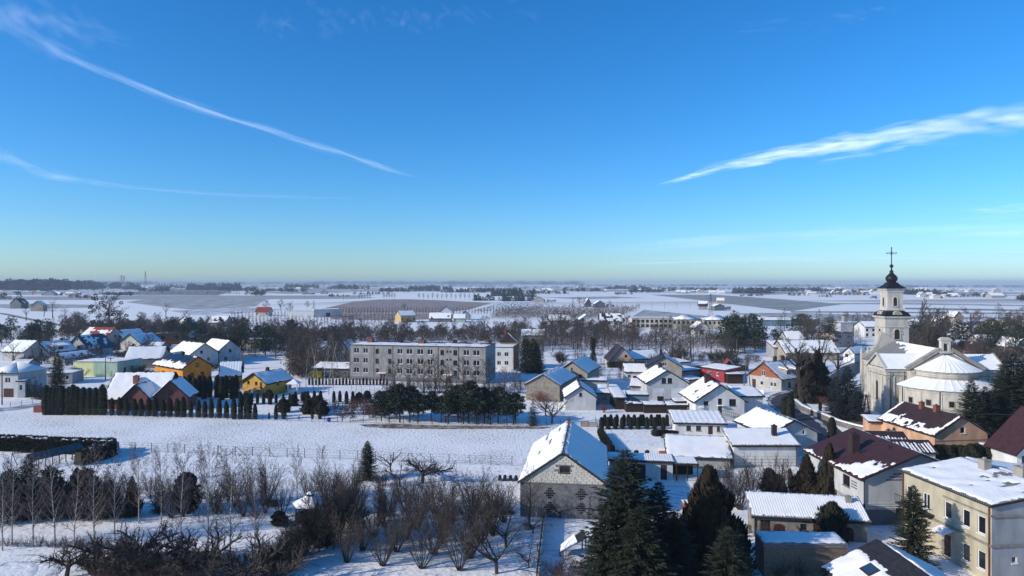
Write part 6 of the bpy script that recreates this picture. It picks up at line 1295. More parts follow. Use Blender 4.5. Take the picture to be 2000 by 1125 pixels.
for x, yt, yb, wd, lb in ((1897, 742, 872, 1.0, 'tall dark spruce right of the peach house roof'), (1925, 755, 870, 1.0, 'dark spruce between peach house and maroon roof house'), (1950, 745, 862, 1.1, 'dark spruce behind the maroon roof house, left one'), (1980, 690, 842, 1.15, 'tall dark spruce at the right edge behind the maroon roof'), (2005, 700, 838, 1.1, 'dark spruce cut by the right edge'), (1962, 705, 830, 1.1, 'dark spruce right of the church transept'), (1912, 775, 866, .9, 'low dark spruce before the ambulatory wall')): at('bigspruce', 'spruce_tree', lb, 'tree', x, yt, yb, wide=wd, group='dark spruces right of the church')
for x, yt, yb in ((1735, 838, 862), (1748, 835, 865), (1807, 860, 890), (1815, 858, 886)): at('broadpine', 'garden_conifer', 'dark shaggy conifer beside the peach house', 'tree', x, yt, yb, group='shaggy conifers beside the peach house', wide=.8)
for i in range(11): at('roundthuja', 'hedge_conifer', 'dark ragged conifer in the hedge below the peach house', 'thuja', 1832 + i*11, 874 + rt.uniform(-5, 5), 905 + rt.uniform(-3, 3), group='ragged hedge below the peach house', wide=.75)
# ---- left side
at('bigspruce', 'spruce_tree', 'tall ragged dark spruce before the flat grey garage', 'tree', 112, 690, 775, wide=.8)
at('dec', 'bare_tree', 'big leafless tree before the tree-hidden house at left', 'tree', 24, 660, 722, wide=1.25)
at('dec', 'bare_tree', 'leafless tree left of the dormer house', 'tree', 65, 670, 712, wide=1.0)
for x, yt, yb in ((48, 735, 772), (58, 740, 775), (70, 742, 778), (80, 748, 780)): at('spruce', 'conifer', 'dark evergreen between the white edge house and the thujas', 'tree', x, yt, yb, group='evergreens by the white edge house', wide=1.3)
for x in (148, 154, 159): at('cypress', 'columnar_thuja', 'dark thuja against the lime-green house', 'thuja', x, 720, 742, group='thujas against the lime-green house', wide=1.1)
big = at('mid', 'mistletoe_tree', 'tall leafless tree full of dark mistletoe balls', 'tree', 212, 566, 655, wide=1.3)
q = TB(); rg = random.Random(8)
for c in range(20):
    a = rg.uniform(0, 6.28); r = rg.uniform(.8, 4.3); z = rg.uniform(5.4, 11.5); r = min(r, 4.6 - abs(z - 8)*.5); p = Vector((r*math.cos(a), r*math.sin(a), z))
    for i in range(70): o = rvec(rg); s = rvec(rg)*.16; q.tri(p + o*.32 - s, p + o*.32 + s, p + o*.55)
stuff(put('mistletoe', q.mesh('mistletoe', mistle), big))

# ---- wooded belts of the middle distance
def clear(p, pad=1.5):
    return all((p.xy - c.xy).length > r*.78 + pad for c, r in HOUSES)
def belt(n, x0, x1, y0, y1, kinds, h0, h1, name, label, group, wide=1.15, cat='tree', pad=1.5):
    c = 0; tries = 0
    while c < n and tries < n*6:
        tries += 1; p = P(rt.uniform(x0, x1), rt.uniform(y0, y1))
        if not clear(p, pad): continue
        plant(rt.choice(kinds), name, label, cat, p, rt.uniform(h0, h1), group=group, wide=wide*rt.uniform(.85, 1.2)); c += 1
belt(52, 430, 760, 655, 685, ['mid'], 6, 11, 'bare_tree', 'brown leafless tree in the wooded belt left of the block', 'leafless trees left of the block')
belt(46, 680, 1010, 645, 668, ['mid'], 4.5, 8.5, 'bare_tree', 'brown leafless tree showing over the roof of the apartment block', 'leafless trees behind the apartment block')
belt(18, 570, 680, 690, 735, ['mid'], 8, 13, 'bare_tree', 'dark leafless tree between the yellow house and the apartment block', 'leafless trees right of the yellow house')
belt(44, 120, 330, 632, 662, ['mid'], 5, 10, 'bare_tree', 'leafless tree of the grove around the mistletoe tree', 'leafless grove around the mistletoe tree')
belt(22, 330, 480, 640, 680, ['mid', 'lowpine'], 5, 10, 'grove_tree', 'tree of the mixed grove behind the brick flat house', 'mixed grove behind the brick flat house')
belt(44, -20, 120, 650, 690, ['lowspruce', 'lowpine', 'mid'], 5, 9, 'grove_tree', 'dark tree of the evergreen grove at the left edge', 'evergreen grove at the left edge')
belt(60, 395, 600, 665, 700, ['lowpine', 'lowspruce'], 5, 9.5, 'conifer', 'dark conifer of the pine grove behind the yellow house', 'pine grove behind the yellow house', pad=.5)
belt(16, 320, 420, 648, 668, ['lowpine', 'lowspruce'], 5, 9, 'conifer', 'dark conifer behind the white balcony house', 'conifers behind the white balcony house')
belt(34, 1000, 1240, 650, 690, ['mid'], 7, 12, 'bare_tree', 'leafless tree in the belt behind the pink house', 'leafless trees behind the pink house')
belt(24, 1240, 1480, 662, 700, ['mid'], 6, 11, 'bare_tree', 'leafless tree on the snowy strip behind the beige house', 'leafless trees behind the beige house')
belt(26, 1418, 1535, 655, 690, ['lowspruce', 'lowpine'], 8, 13, 'conifer', 'tall dark conifer of the clump above the brick house', 'conifer clump above the brick house', pad=.3)
belt(30, 1290, 1410, 643, 655, ['lowspruce'], 5, 8, 'conifer', 'dark conifer of the belt before the school', 'conifer belt before the school', pad=.0)
belt(14, 1560, 1640, 655, 690, ['mid', 'lowpine'], 8, 13, 'grove_tree', 'tree of the grove behind the long barn', 'grove behind the long barn')
for x, yt, yb in ((1667, 640, 690), (1680, 655, 700), (1600, 605, 660), (1622, 610, 660), (1690, 665, 700)): at('lowspruce', 'conifer', 'big dark conifer between the pink building and the church', 'tree', x, yt, yb, group='conifers left of the church', wide=1.4)
at('poplar', 'poplar_tree', 'tall narrow bare poplar right of the church tower', 'tree', 1797, 577, 668, wide=1.2)
for x, yt, yb in ((1822, 595, 678), (1838, 597, 672), (1812, 603, 690), (1846, 605, 690), (1830, 600, 682)): at('mid', 'bare_tree', 'large dark leafless tree right of the poplar', 'tree', x, yt, yb, group='large leafless trees right of the poplar', wide=1.0)
at('round', 'bare_tree', 'great round brown leafless tree on the right', 'tree', 1900, 597, 672, wide=1.35); at('round', 'bare_tree', 'second round leafless tree right of the great one', 'tree', 1918, 602, 668, wide=1.1)
at('lowspruce', 'spruce_tree', 'lone layered spruce above the fuel station', 'tree', 1951, 592, 645, wide=1.5)
at('dec', 'bare_tree', 'leafless tree with fan of branches above the right transept', 'tree', 1915, 650, 712, wide=1.2)
belt(34, 1775, 1880, 655, 700, ['mid', 'lowpine', 'mid'], 5, 10, 'grove_tree', 'tree of the thicket right behind the church', 'thicket right behind the church')
belt(34, 1885, 2020, 655, 705, ['mid', 'lowspruce', 'lowpine'], 5, 10, 'grove_tree', 'tree among the gardens at the right edge', 'trees among the gardens at the right edge')
belt(10, 1960, 2020, 640, 665, ['round'], 9, 13, 'bare_tree', 'reddish leafless tree at the far right', 'reddish leafless trees at the far right')
belt(16, 1640, 1770, 628, 650, ['mid', 'lowspruce'], 5, 9, 'grove_tree', 'tree among the houses left of the tower', 'trees among the houses left of the tower')
belt(24, -10, 480, 695, 765, ['dense', 'dense', 'lowspruce'], 1.6, 3.4, 'garden_shrub', 'dark garden shrub among the houses at left', 'garden shrubs among the left houses', pad=.3)
belt(14, 60, 330, 670, 720, ['mid'], 5, 8, 'bare_tree', 'bare garden tree among the houses at left', 'garden trees among the left houses', pad=.3)
belt(26, 1085, 1262, 692, 742, ['lowspruce', 'dense', 'lowspruce'], 2, 5, 'garden_conifer', 'dark garden conifer between the barns and the pink house', 'garden conifers by the pink house', pad=.3)
belt(24, 1000, 1240, 650, 702, ['lowspruce', 'mid', 'mid'], 6, 11, 'grove_tree', 'tree of the dark grove behind the tan barn', 'dark grove behind the tan barn', pad=.5)
belt(14, 1270, 1470, 700, 735, ['mid', 'dense'], 3, 6.5, 'bare_tree', 'bare garden tree around the beige house', 'garden trees around the beige house', pad=.2)
belt(10, 1490, 1640, 705, 745, ['dense', 'mid'], 2.5, 6, 'garden_shrub', 'bare shrub around the brick gable house', 'shrubs around the brick house', pad=.2)
# singles on the plain
for x, yt, yb, k, lb in ((64, 555, 577, 'round', 'lone round leafless tree on the far left snowfield'), (103, 582, 621, 'dec', 'leafless roadside tree by the left lane, broad one'), (86, 590, 618, 'dec', 'leafless roadside tree by the left lane, slim one'), (51, 590, 626, 'dec', 'leafless tree left of the lane'), (127, 596, 628, 'dec', 'small leafless tree right of the lane'), (324, 587, 620, 'dec', 'lone leafless tree on the plain behind the pyramid roof'),
        (1119, 582, 599, 'lowspruce', 'lone dark conifer of the copse on the snowfield'), (1131, 579, 599, 'mid', 'leafless tree of the copse on the snowfield'), (1141, 583, 600, 'mid', 'smaller leafless tree of the copse on the snowfield'), (1192, 586, 601, 'round', 'round leafless tree at the right of the copse'), (613, 586, 604, 'lowspruce', 'dark conifer behind the white hall'), (600, 586, 602, 'round', 'leafless tree behind the white hall'), (520, 583, 605, 'round', 'leafless tree behind the red roof cottage, left'), (548, 583, 606, 'round', 'leafless tree behind the red roof cottage, middle'), (566, 588, 612, 'round', 'leafless tree behind the red roof cottage, right'), (500, 558, 578, 'round', 'round copse tree on the snowfield above the red roof'), (512, 562, 578, 'round', 'second round copse tree on the snowfield above the red roof'), (1103, 605, 622, 'round', 'round bush tree behind the first new house'), (790, 592, 606, 'mid', 'leafless tree on the brown hill')):
    at(k, 'lone_tree', lb, 'tree', x, yt, yb, wide=1.25)
for i in range(10): at('mid', 'row_tree', 'leafless tree of the row on the snowfield above the brown hill', 'tree', 702 + i*5.2 + (22 if i > 4 else 0), 571, 585, group='row of trees above the brown hill', wide=.7)
for i in range(14): at('mid', 'row_tree', 'leafless tree of the second row right of the brown hill', 'tree', 818 + i*9, 571 + (i % 3), 586, group='row of trees right of the brown hill', wide=.7)

# ------------------------------------------------------------------ masses nobody could count
def mass(name, items, m, tris, shape):
    """items: (x, y, height, radius); crowns of loose blades merged into one body"""
    n = len(items); it = np.array(items); rng = np.random.default_rng(len(items) + tris)
    k = tris; ang = rng.random((n, k))*6.283; u = rng.random((n, k))
    if shape == 'bare':
        z = .15 + .85*u; rad = np.sqrt(rng.random((n, k)))*np.sin(np.pi*np.clip(z*.9 + .08, 0, 1))
    elif shape == 'cone':
        z = .04 + .96*u**1.3; rad = (1 - z)**.8*(.6 + .4*rng.random((n, k)))
    else:
        z = .25 + .75*u; rad = np.sqrt(rng.random((n, k)))*np.sqrt(np.clip(1 - ((z - .6)/.42)**2, 0, 1))
    c = np.stack([it[:, 0:1] + it[:, 3:4]*rad*np.cos(ang), it[:, 1:2] + it[:, 3:4]*rad*np.sin(ang), it[:, 2:3]*z], -1)
    sz = it[:, 2]; d = rng.normal(size=(n, k, 3)); d /= np.linalg.norm(d, axis=-1, keepdims=True)
    if shape == 'bare': d[..., 2] = np.abs(d[..., 2]) + 1.0; d /= np.linalg.norm(d, axis=-1, keepdims=True); L = (.16*sz)[:, None, None]; Wd = (.028*sz)[:, None, None]
    else: L = (.16*sz)[:, None, None]; Wd = (.10*sz)[:, None, None]
    s = np.cross(d, rng.normal(size=(n, k, 3))); s /= np.linalg.norm(s, axis=-1, keepdims=True)
    a = c - s*Wd; b = c + s*Wd; e = c + d*L
    v = np.stack([a, b, e], 2).reshape(-1, 3); N = len(v)//3
    if shape == 'bare':                                        # a stem to each
        st = np.stack([np.stack([it[:, 0] - .012*sz, it[:, 1], 0*sz], -1), np.stack([it[:, 0] + .012*sz, it[:, 1], 0*sz], -1), np.stack([it[:, 0], it[:, 1], .7*sz], -1)], 1).reshape(-1, 3); v = np.concatenate([v, st]); N += n
    me = bpy.data.meshes.new(name); me.vertices.add(len(v)); me.vertices.foreach_set('co', v.astype(np.float32).ravel())
    me.loops.add(N*3); me.loops.foreach_set('vertex_index', np.arange(N*3, dtype=np.int32)); me.polygons.add(N); me.polygons.foreach_set('loop_start', np.arange(0, N*3, 3, dtype=np.int32)); me.polygons.foreach_set('loop_total', np.full(N, 3, dtype=np.int32))
    me.materials.append(m); me.update(); me.validate()
    return stuff(put(name, me))
rm = random.Random(31)
def fill(n, x0, x1, y0, y1, h0, h1, rf, pad=None):
    out = []; t = 0
    while len(out) < n and t < n*5:
        t += 1; p = P(rm.uniform(x0, x1), rm.uniform(y0, y1))
        if pad is not None and not clear(p, pad): continue
        h = rm.uniform(h0, h1); out.append((p.x, p.y, h, h*rf*rm.uniform(.8, 1.3)))
    return out
orch = mat('orchard_twigs', (0.16, 0.115, 0.09), (0.10, 0.072, 0.06), scale=.3); thick = mat('thicket_twigs', (0.105, 0.075, 0.058), (0.06, 0.045, 0.036), scale=.15)
farw = mat('far_woodland', (0.05, 0.047, 0.045), (0.03, 0.03, 0.03), scale=.02, world=True); farc = mat('far_conifers', (0.030, 0.038, 0.033), (0.018, 0.024, 0.022), scale=.02, world=True)
mass('thicket', fill(420, 450, 1000, 646, 672, 2, 4.2, .6, 1) + fill(260, 120, 420, 634, 660, 2.5, 5, .55, 1) + fill(90, 1000, 1250, 640, 668, 2.5, 5, .6, 1), thick, 190, 'bare')
mass('undergrowth', fill(120, 565, 690, 690, 742, 1.5, 4.5, .6, 1.5) + fill(110, 1760, 1900, 650, 705, 2, 5, .6, 2) + fill(120, 1890, 2040, 650, 720, 2, 5, .6, 2) + fill(60, 60, 330, 660, 720, 1.5, 4, .6, 2) + fill(70, 1180, 1500, 690, 712, 1, 2, .7, 2), thick, 190, 'bare')
rows = []
for k in range(9):
    for i in range(75):
        p = P(1010 + i*6.6, 662 + k*2.6); 
        if clear(p, 1): rows.append((p.x + rm.gauss(0, .3), p.y + rm.gauss(0, .3), rm.uniform(2.2, 3.4), 1.0))
for k in range(12):
    for i in range(46):
        p = P(452 + i*7.0, 612 + k*2.4)
        if clear(p, 1): rows.append((p.x + rm.gauss(0, .4), p.y, rm.uniform(1.8, 2.8), .8))
for k in range(8):
    for i in range(60):
        p = P(1000 + i*4.2 - k*6, 606 + k*2.6); rows.append((p.x, p.y, rm.uniform(3, 5.5), 1.2))
for k in range(7):
    for i in range(60): p = P(640 + i*6, 604 + k*1.8); rows.append((p.x, p.y, rm.uniform(1.8, 3.0), 1.1))
mass('orchard', rows, orch, 50, 'bare')
mass('far_orchard', [(p.x, p.y, 4.5, 2.4) for p in (P(rm.uniform(180, 470), rm.uniform(562, 576)) for i in range(900)) if (p.x/p.y*F + CX) > 180 + (33350/p.y - 10)*0], farw, 26, 'bare')
# woods and hedgerows out to the horizon
def wood(name, spans, m, shape, tris, rf=.45):
    it = []
    for x0, x1, yb, h, n in spans:
        for i in range(n):
            y = yb + rm.uniform(-.6, .6); p = P(rm.uniform(x0, x1), y); hm = h/F*p.y*rm.uniform(.55, 1.1); it.append((p.x, p.y, hm, hm*rf*rm.uniform(.8, 1.5)))
    return mass(name, it, m, tris, shape)
wood('far_wood', [(-60, 130, 571, 24, 110), (60, 200, 568.5, 19, 80), (130, 270, 566, 14, 80), (-60, 60, 586, 14, 20), (1500, 1600, 571, 10, 60), (1180, 1260, 566, 8, 50), (930, 1010, 571, 9, 50), (1600, 1710, 572, 8, 50), (560, 620, 564, 9, 40), (640, 720, 566, 10, 40), (420, 500, 569, 9, 40), (270, 330, 570, 9, 30), (520, 600, 571, 8, 34), (740, 800, 571, 8, 34), (1010, 1110, 575, 7, 40), (1230, 1300, 572, 8, 40), (1330, 1400, 568, 7, 40), (1440, 1490, 579, 5, 20), (130, 180, 583, 8, 16), (200, 260, 578, 8, 24), (640, 690, 580, 6, 16), (1700, 1760, 584, 7, 20), (800, 880, 568, 10, 45), (1845, 1960, 581, 7, 40), (1780, 1860, 577, 7, 30), (1985, 2060, 588, 12, 20), (480, 520, 578, 10, 16), (1100, 1180, 570, 8, 40), (1620, 1700, 577, 5, 30), (1385, 1430, 606, 7, 14), (1155, 1200, 601, 6, 10)], farw, 'ball', 70)
wood('far_conifer_wood', [(365, 468, 566, 12, 140), (1240, 1330, 568, 7, 50), (300, 360, 563, 8, 40), (690, 760, 575, 6, 24), (1200, 1235, 575, 6, 16), (1540, 1580, 577, 6, 16), (1900, 1960, 576, 6, 30), (1432, 1510, 573, 11, 80), (1764, 1832, 575, 10, 90), (760, 860, 569, 7, 60), (960, 1010, 578, 14, 40), (975, 1045, 588, 12, 40), (1010, 1045, 580, 16, 14), (240, 275, 565, 8, 30), (1600, 1625, 580, 6, 10), (555, 590, 563, 7, 40), (862, 960, 571, 8, 70), (925, 965, 587, 12, 24)], farc, 'cone', 60)
wood('horizon_wood', [(-80, 300, 557, 8, 260), (270, 640, 556.6, 6.5, 260), (600, 900, 556.8, 7.5, 260), (880, 1140, 557, 8, 240), (1120, 1500, 560, 5, 200), (1480, 1780, 560.5, 5, 180), (1760, 2080, 562, 5, 200), (300, 640, 561, 5, 120), (640, 1000, 561, 5, 160), (1000, 1340, 564, 5, 160), (1300, 1500, 567, 5, 90), (1540, 1780, 567, 5, 120), (1820, 2060, 570, 4, 90)], farw, 'ball', 26, 1.0)
# ------------------------------------------------------------------ hedge, greenhouse, pavilion, fences, poles
hm = mat('clipped_hedge', (0.045, 0.045, 0.024), (0.018, 0.02, 0.012), scale=2, detail=6)
def hedge(name, label, path, hh, wd, n, seed, snowy=True):
    rg = random.Random(seed); root = thing(name, label, 'hedge', path[0]); o = path[0]; q = TB(); s_ = MB(); body = MB()
    seg = [(path[i], path[i+1]) for i in range(len(path) - 1)]; tot = sum((b - a).length for a, b in seg)
    for a, b in seg:
        L = (b - a).length; d = (b - a).normalized(); nn = Vector((-d.y, d.x, 0)); a0 = a - o
        e = [a0 - nn*wd*.42, a0 + d*L - nn*wd*.42, a0 + d*L + nn*wd*.42, a0 + nn*wd*.42]; body.slab([p + UP*.02 for p in e], (0, 0, 1), hh*.93)
        for i in range(int(n*L/tot)):
            t = rg.uniform(0, L); f = rg.random()
            if f < .42: p = a0 + d*t - nn*wd*.45 + UP*rg.uniform(0, hh); out = -nn
            elif f < .6: p = a0 + d*t + nn*wd*.45 + UP*rg.uniform(0, hh); out = nn
            else: p = a0 + d*t + nn*rg.uniform(-.5, .5)*wd + UP*hh*.95; out = UP
            dd = (out*rg.uniform(.2, .8) + UP*.7 + rvec(rg)*.5).normalized(); sw = rvec(rg)*.10; q.tri(p - sw, p + sw, p + dd*rg.uniform(.15, .36))
        if snowy:
            for i in range(int(L*2.2)):
                t = rg.uniform(0, L); p = a0 + d*t + nn*rg.uniform(-.42, .2)*wd + UP*(hh*.95 + .08); lx = rg.uniform(.12, .55); ly = rg.uniform(.06, .2)
                s_.rings([[p + (d*math.cos(k*.785)*lx + nn*math.sin(k*.785)*ly)*f_ + UP*z_ for k in range(8)] for f_, z_ in ((1.0, 0), (.8, .1), (.3, .16))])
    core = MB(); core.v = body.v; core.f = body.f; core.m = body.m
    nb = len(q.v); q.v += core.v; q.f += [tuple(i + nb for i in f) for f in core.f]
    stuff(put('foliage', q.mesh('foliage', hm), root))
    if snowy: stuff(s_.build('hedge_snow', snow_m, root))
hedge('clipped_hedge', 'long thick clipped dark hedge with snow along its top at the left', [P(-60, 876), P(40, 879), P(112, 883), P(218, 886)], 1.9, 2.4, 16000, 1)
hedge('clipped_hedge', 'short hedge arm running towards the viewer beside the greenhouse', [P(219, 889), P(200, 897), P(152, 909)], 1.9, 1.5, 5000, 2)
gl = mat('dusty_glass', (0.22, 0.27, 0.27), (0.16, 0.2, 0.2), rough=.25, spec=.5)
gh = thing('greenhouse', 'lean-to greenhouse frame with long glazed roof beside the hedge', 'greenhouse', P(62, 918))
A0 = Vector((0, 0, 2.0)); e1 = P(166, 893) - P(62, 918); L = e1.length; d = e1.normalized(); nn = Vector((-d.y, d.x, 0))
q = MB()
for i in range(9):
    t = d*(L*i/8); q.bar(t + UP*1.2, t + nn*1.1 + UP*1.9, .09); q.bar(t, t + UP*1.2, .09)
q.bar(UP*1.2, d*L + UP*1.2, .1); q.bar(nn*1.1 + UP*1.9, d*L + nn*1.1 + UP*1.9, .12); q.bar(d*L, d*L + nn*1.1, .1); q.bar(d*L + nn*1.1, d*L + nn*1.1 + UP*1.9, .1); q.bar(d*L, d*L + nn*1.1 + UP*1.8, .07)
q.build('frame', metal_d, gh)
for i in range(8):
    q = MB(); a = d*(L*i/8 + .06); b = d*(L*(i+1)/8 - .06); q.slab([a + UP*1.22, b + UP*1.22, b + nn*1.1 + UP*1.9, a + nn*1.1 + UP*1.9], (0, 0, 1), .03); q.build('glass_pane', mat('dark_greenhouse_glass', (0.10, 0.115, 0.12), rough=.25, spec=.6), gh)
q = MB(); q.slab([d*L + d*.04, d*L + nn*1.05 + d*.04, d*L + nn*1.05 + UP*1.8 + d*.04, d*L + UP*1.15 + d*.04], d, .03); q.build('end_pane', gl, gh)
# polytunnel-like round end behind
q = MB(); c = P(192, 889); q.rings([[(1.4*math.cos(t), y, 2.0*math.sin(t)) for t in np.linspace(0, math.pi, 12)] for y in (0, 3)], 0, False, False); q.slab([(1.4*math.cos(t), 0, 2.0*math.sin(t)) for t in np.linspace(0, math.pi, 12)], (0, -1, 0), .03)
ob = q.build('polytunnel', mat('tunnel_film', (0.45, 0.46, 0.45), (0.36, 0.37, 0.36), rough=.4)); ob.location = c; tag(ob, 'small round-ended plastic tunnel tucked against the hedge', 'polytunnel')
# swing frame on the snow left
ob = MB(); ob.bar((0, 0, 1.9), (3.0, .2, 1.9), .09); ob.bar((0, 0, 1.9), (-.25, 0, 0), .07); ob.bar((3, .2, 1.9), (3.2, .2, 0), .07); ob.bar((0, 0, 1.9), (.1, .8, 0), .07)
o_ = ob.build('clothes_frame', metal_d); o_.location = P(24, 912); tag(o_, 'thin dark metal frame standing on the snow before the hedge', 'frame')
# pavilion
pv_ = thing('garden_pavilion', 'six-sided garden pavilion with white snowy tent roof and small lantern', 'pavilion', P(606, 1016))
boxes('post', [(1.5*math.cos(i*R(60)) - .06, 1.5*math.sin(i*R(60)) - .06, 0, 1.5*math.cos(i*R(60)) + .06, 1.5*math.sin(i*R(60)) + .06, 1.75) for i in range(6)], W['darkwood'], pv_)
q = MB(); q.rings([[(1.42*math.cos(i*R(60)), 1.42*math.sin(i*R(60)), z) for i in range(6)] for z in (0, .8)], 0, False); q.build('rail', W['darkwood'], pv_)
q = MB(); q.rings([[(r*math.cos(i*R(60)), r*math.sin(i*R(60)), z) for i in range(6)] for r, z in ((1.85, 1.65), (1.9, 1.75), (.42, 2.55), (.36, 2.62))]); q.build('roof', trim_dark, pv_)
q = MB(); q.rings([[(r*math.cos(i*R(60)), r*math.sin(i*R(60)), z) for i in range(6)] for r, z in ((1.88, 1.755), (1.84, 1.86), (.46, 2.6), (.44, 2.57))]); q.build('roof_snow', snow_m, pv_)
q = MB(); q.lathe([(.36, 2.6), (.36, 2.75), (.46, 2.76), (.1, 3.0), (.02, 3.1)], 6); q.build('lantern', trim_dark, pv_); q = MB(); q.lathe([(.44, 2.79), (.12, 3.02)], 6); q.build('lantern_snow', snow_m, pv_)
# white gazebo by the yellow house
gz = thing('white_gazebo', 'little white gazebo with snowy pyramid roof right of the yellow house', 'gazebo', P(574, 768))
boxes('post', [(x - .1, y - .1, 0, x + .1, y + .1, 2.2) for x in (-1.0, 1.0) for y in (-1.0, 1.0)], W['white'], gz); q = MB(); q.box(-1, -1, 0, 1, 1, .9); q.build('base', W['white'], gz); q = MB(); q.rings([[(-r, -r, z), (r, -r, z), (r, r, z), (-r, r, z)] for r, z in ((1.35, 2.2), (1.35, 2.3), (.5, 2.9), (.05, 3.3))]); q.build('roof', snow_m, gz)
# fences
fm = mat('fence_wire', (0.16, 0.15, 0.14)); pm_ = mat('fence_post_concrete', (0.24, 0.22, 0.20))
def fence(name, label, pts, hh, step, wire=3, pt=.09, mw=None, tall=None, solid=None):
    root = thing(name, label, 'fence', pts[0]); o = pts[0]; pm = MB(); pm.box(-pt/2, -pt/2, -.2, pt/2, pt/2, hh); me = pm.mesh('post', mw or pm_); wi = MB()
    for a, b in zip(pts, pts[1:]):
        n = max(1, round((b - a).length/step))
        for i in range(n + 1): put('post', me, root, a.lerp(b, i/n) - o)
        if solid:
            d = (b - a).normalized(); nn = Vector((-d.y, d.x, 0))*.03
            k = max(1, round((b - a).length/solid))
            for i in range(k):
                p0 = a.lerp(b, i/k) - o; p1 = a.lerp(b, (i + .9)/k) - o; w2 = MB(); w2.slab([p0 + UP*.05, p1 + UP*.05, p1 + UP*hh*.94, p0 + UP*hh*.94], nn.normalized(), .03); w2.build('board', mw or pm_, root)
        else:
            for j in range(wire): z = hh*(.12 + .82*j/(wire - 1)); wi.bar(a - o + UP*z, b - o + UP*z, .022)
    if wi.f: stuff(wi.build('wire', fm, root))
    return root
fr_ = fence('wire_fence', 'thin post and wire fence along the near edge of the snowy field', [P(232, 880), P(493, 891), P(664, 897), P(877, 906), P(1000, 910)], 1.35, 2.55, 4)
for x, y in ((462, 890), (520, 893), (800, 903), (820, 904)):
    q = MB(); p = P(x, y) - P(232, 880); 
    for s in (-1.3, 1.3): q.bar(p + Vector((s, 0, 0)), p + UP*1.3, .07)
    q.build('brace', pm_, fr_)
fence('garden_fence', 'long dark wire fence between the gardens and the snowy field', [P(85, 809), P(330, 816.5), P(560, 822.5), P(760, 828), P(930, 830.5), P(1095, 833.5)], 1.3, 2.4, 4, .07, metal_d)
fence('yard_fence', 'sagging wire fence before the white workshop', [P(1432, 913), P(1560, 913)], 1.6, 3.0, 4, .07, wood_m)
fence('field_side_fence', 'old plank fence from the barn corner towards the bottom edge', [P(1062, 1012), P(1048, 1135)], 1.1, 2.0, 3, .1, wood_m, solid=.28)
fence('yard_rail_fence', 'low rail fence crossing the yard below the barn', [P(1050, 1077), P(1150, 1077)], .7, 2.2, 2, .09, wood_m)
fence('lawn_fence', 'thin fence between the block barn and the lawn', [P(1163, 825), P(1180, 880)], 1.1, 2.2, 3, .07, wood_m)
fence('left_garden_fence', 'low metal fence before the white edge house', [P(20, 795), P(84, 787)], 1.0, 2.0, 4, .06, metal_d)
for x0, y0, x1, y1, nm in ((1358, 718, 1425, 714, 'dark board fence behind the red shed'), (1425, 717, 1460, 716, 'dark board fence between red hut and brick house')): fence('board_fence', nm, [P(x0, y0 + 8), P(x1, y1 + 8)], 1.7, 2.5, 3, .1, W['darkwood'], solid=.6)
fence('white_panel_fence', 'white panel fence before the brick gable house', [P(1468, 769), P(1492, 771)], 1.1, 1.7, 3, .1, frame_white, solid=.8)
# stone churchyard wall
cw_ = [P(1553, 790), P(1566, 801), P(1585, 810), P(1610, 820), P(1640, 833), P(1672, 842), P(1690, 846)]
wl_ = thing('churchyard_wall', 'low rubble stone wall along the road below the church', 'wall', cw_[0]); rs_ = random.Random(3); q = MB(); cp_ = MB()
for a, b in zip(cw_, cw_[1:]):
    d = (b - a).normalized(); nn = Vector((-d.y, d.x, 0)); L = (b - a).length; o = cw_[0]
    q.slab([a - o - nn*.18, b - o - nn*.18, b - o + nn*.18, a - o + nn*.18], (0, 0, 1), 1.0); cp_.slab([a - o - nn*.26 + UP*1.003, b - o - nn*.26 + UP*1.003, b - o + nn*.26 + UP*1.003, a - o + nn*.26 + UP*1.003], (0, 0, 1), .16)
    t = 0
    while t < L:
        for z in (.05, .35, .65):
            s = rs_.uniform(.25, .5); p = a - o + d*(t + rs_.uniform(0, .2)) - nn*(.2 + rs_.uniform(0, .06)) + UP*z; q.slab([p, p + d*s, p + d*s + UP*.24, p + UP*.24], nn, .1)
        t += .5
stuff(q.build('stone', W['stone'], wl_)); cp_.build('coping_snow', snow_m, wl_)
fence('churchyard_board_fence', 'grey weathered board fence above the peach house wing', [P(1660, 836), P(1722, 838)], 1.2, 2.0, 3, .12, wood_m, solid=.25)
# poles
def pole(x, yt, yb, label, name='utility_pole', aframe=0.0, arm=True, lamp=False, group=None):
    h = hgt(yt, yb); t = thing(name, label, 'pole', P(x, yb), 0, group); q = MB()
    if aframe:
        q.tube([(-aframe, 0, -.2), (0, 0, h)], [.13, .1], 7); q.tube([(aframe, 0, -.2), (0.05, 0, h*.97)], [.13, .1], 7)
    else: q.tube([(0, 0, -.2), (0, 0, h)], [.14, .09], 7)
    q.build('post', wood_m, t)
    if arm:
        q = MB(); q.bar((-.8, 0, h - .35), (.8, 0, h - .35), .09)
        for s in (-.7, -.25, .25, .7): q.lathe([(.05, h - .3), (.06, h - .15), (.03, h - .1)], 6, 0, (s, 0))
        q.build('crossarm', metal_d, t)
    if lamp:
        q = MB(); q.tube([(0, 0, h - .4), (-.6, 0, h + .1), (-1.6, 0, h + .25)], .04, 5); q.box(-2.1, -.12, h + .18, -1.5, .12, h + .3); q.build('street_lamp', metal_d, t)
    return t
pole(1459, 698, 770, 'A-frame wooden pole before the brick gable house', aframe=.9); pole(1692, 770, 826, 'tall A-frame pole at the churchyard fence', aframe=.9, lamp=True)
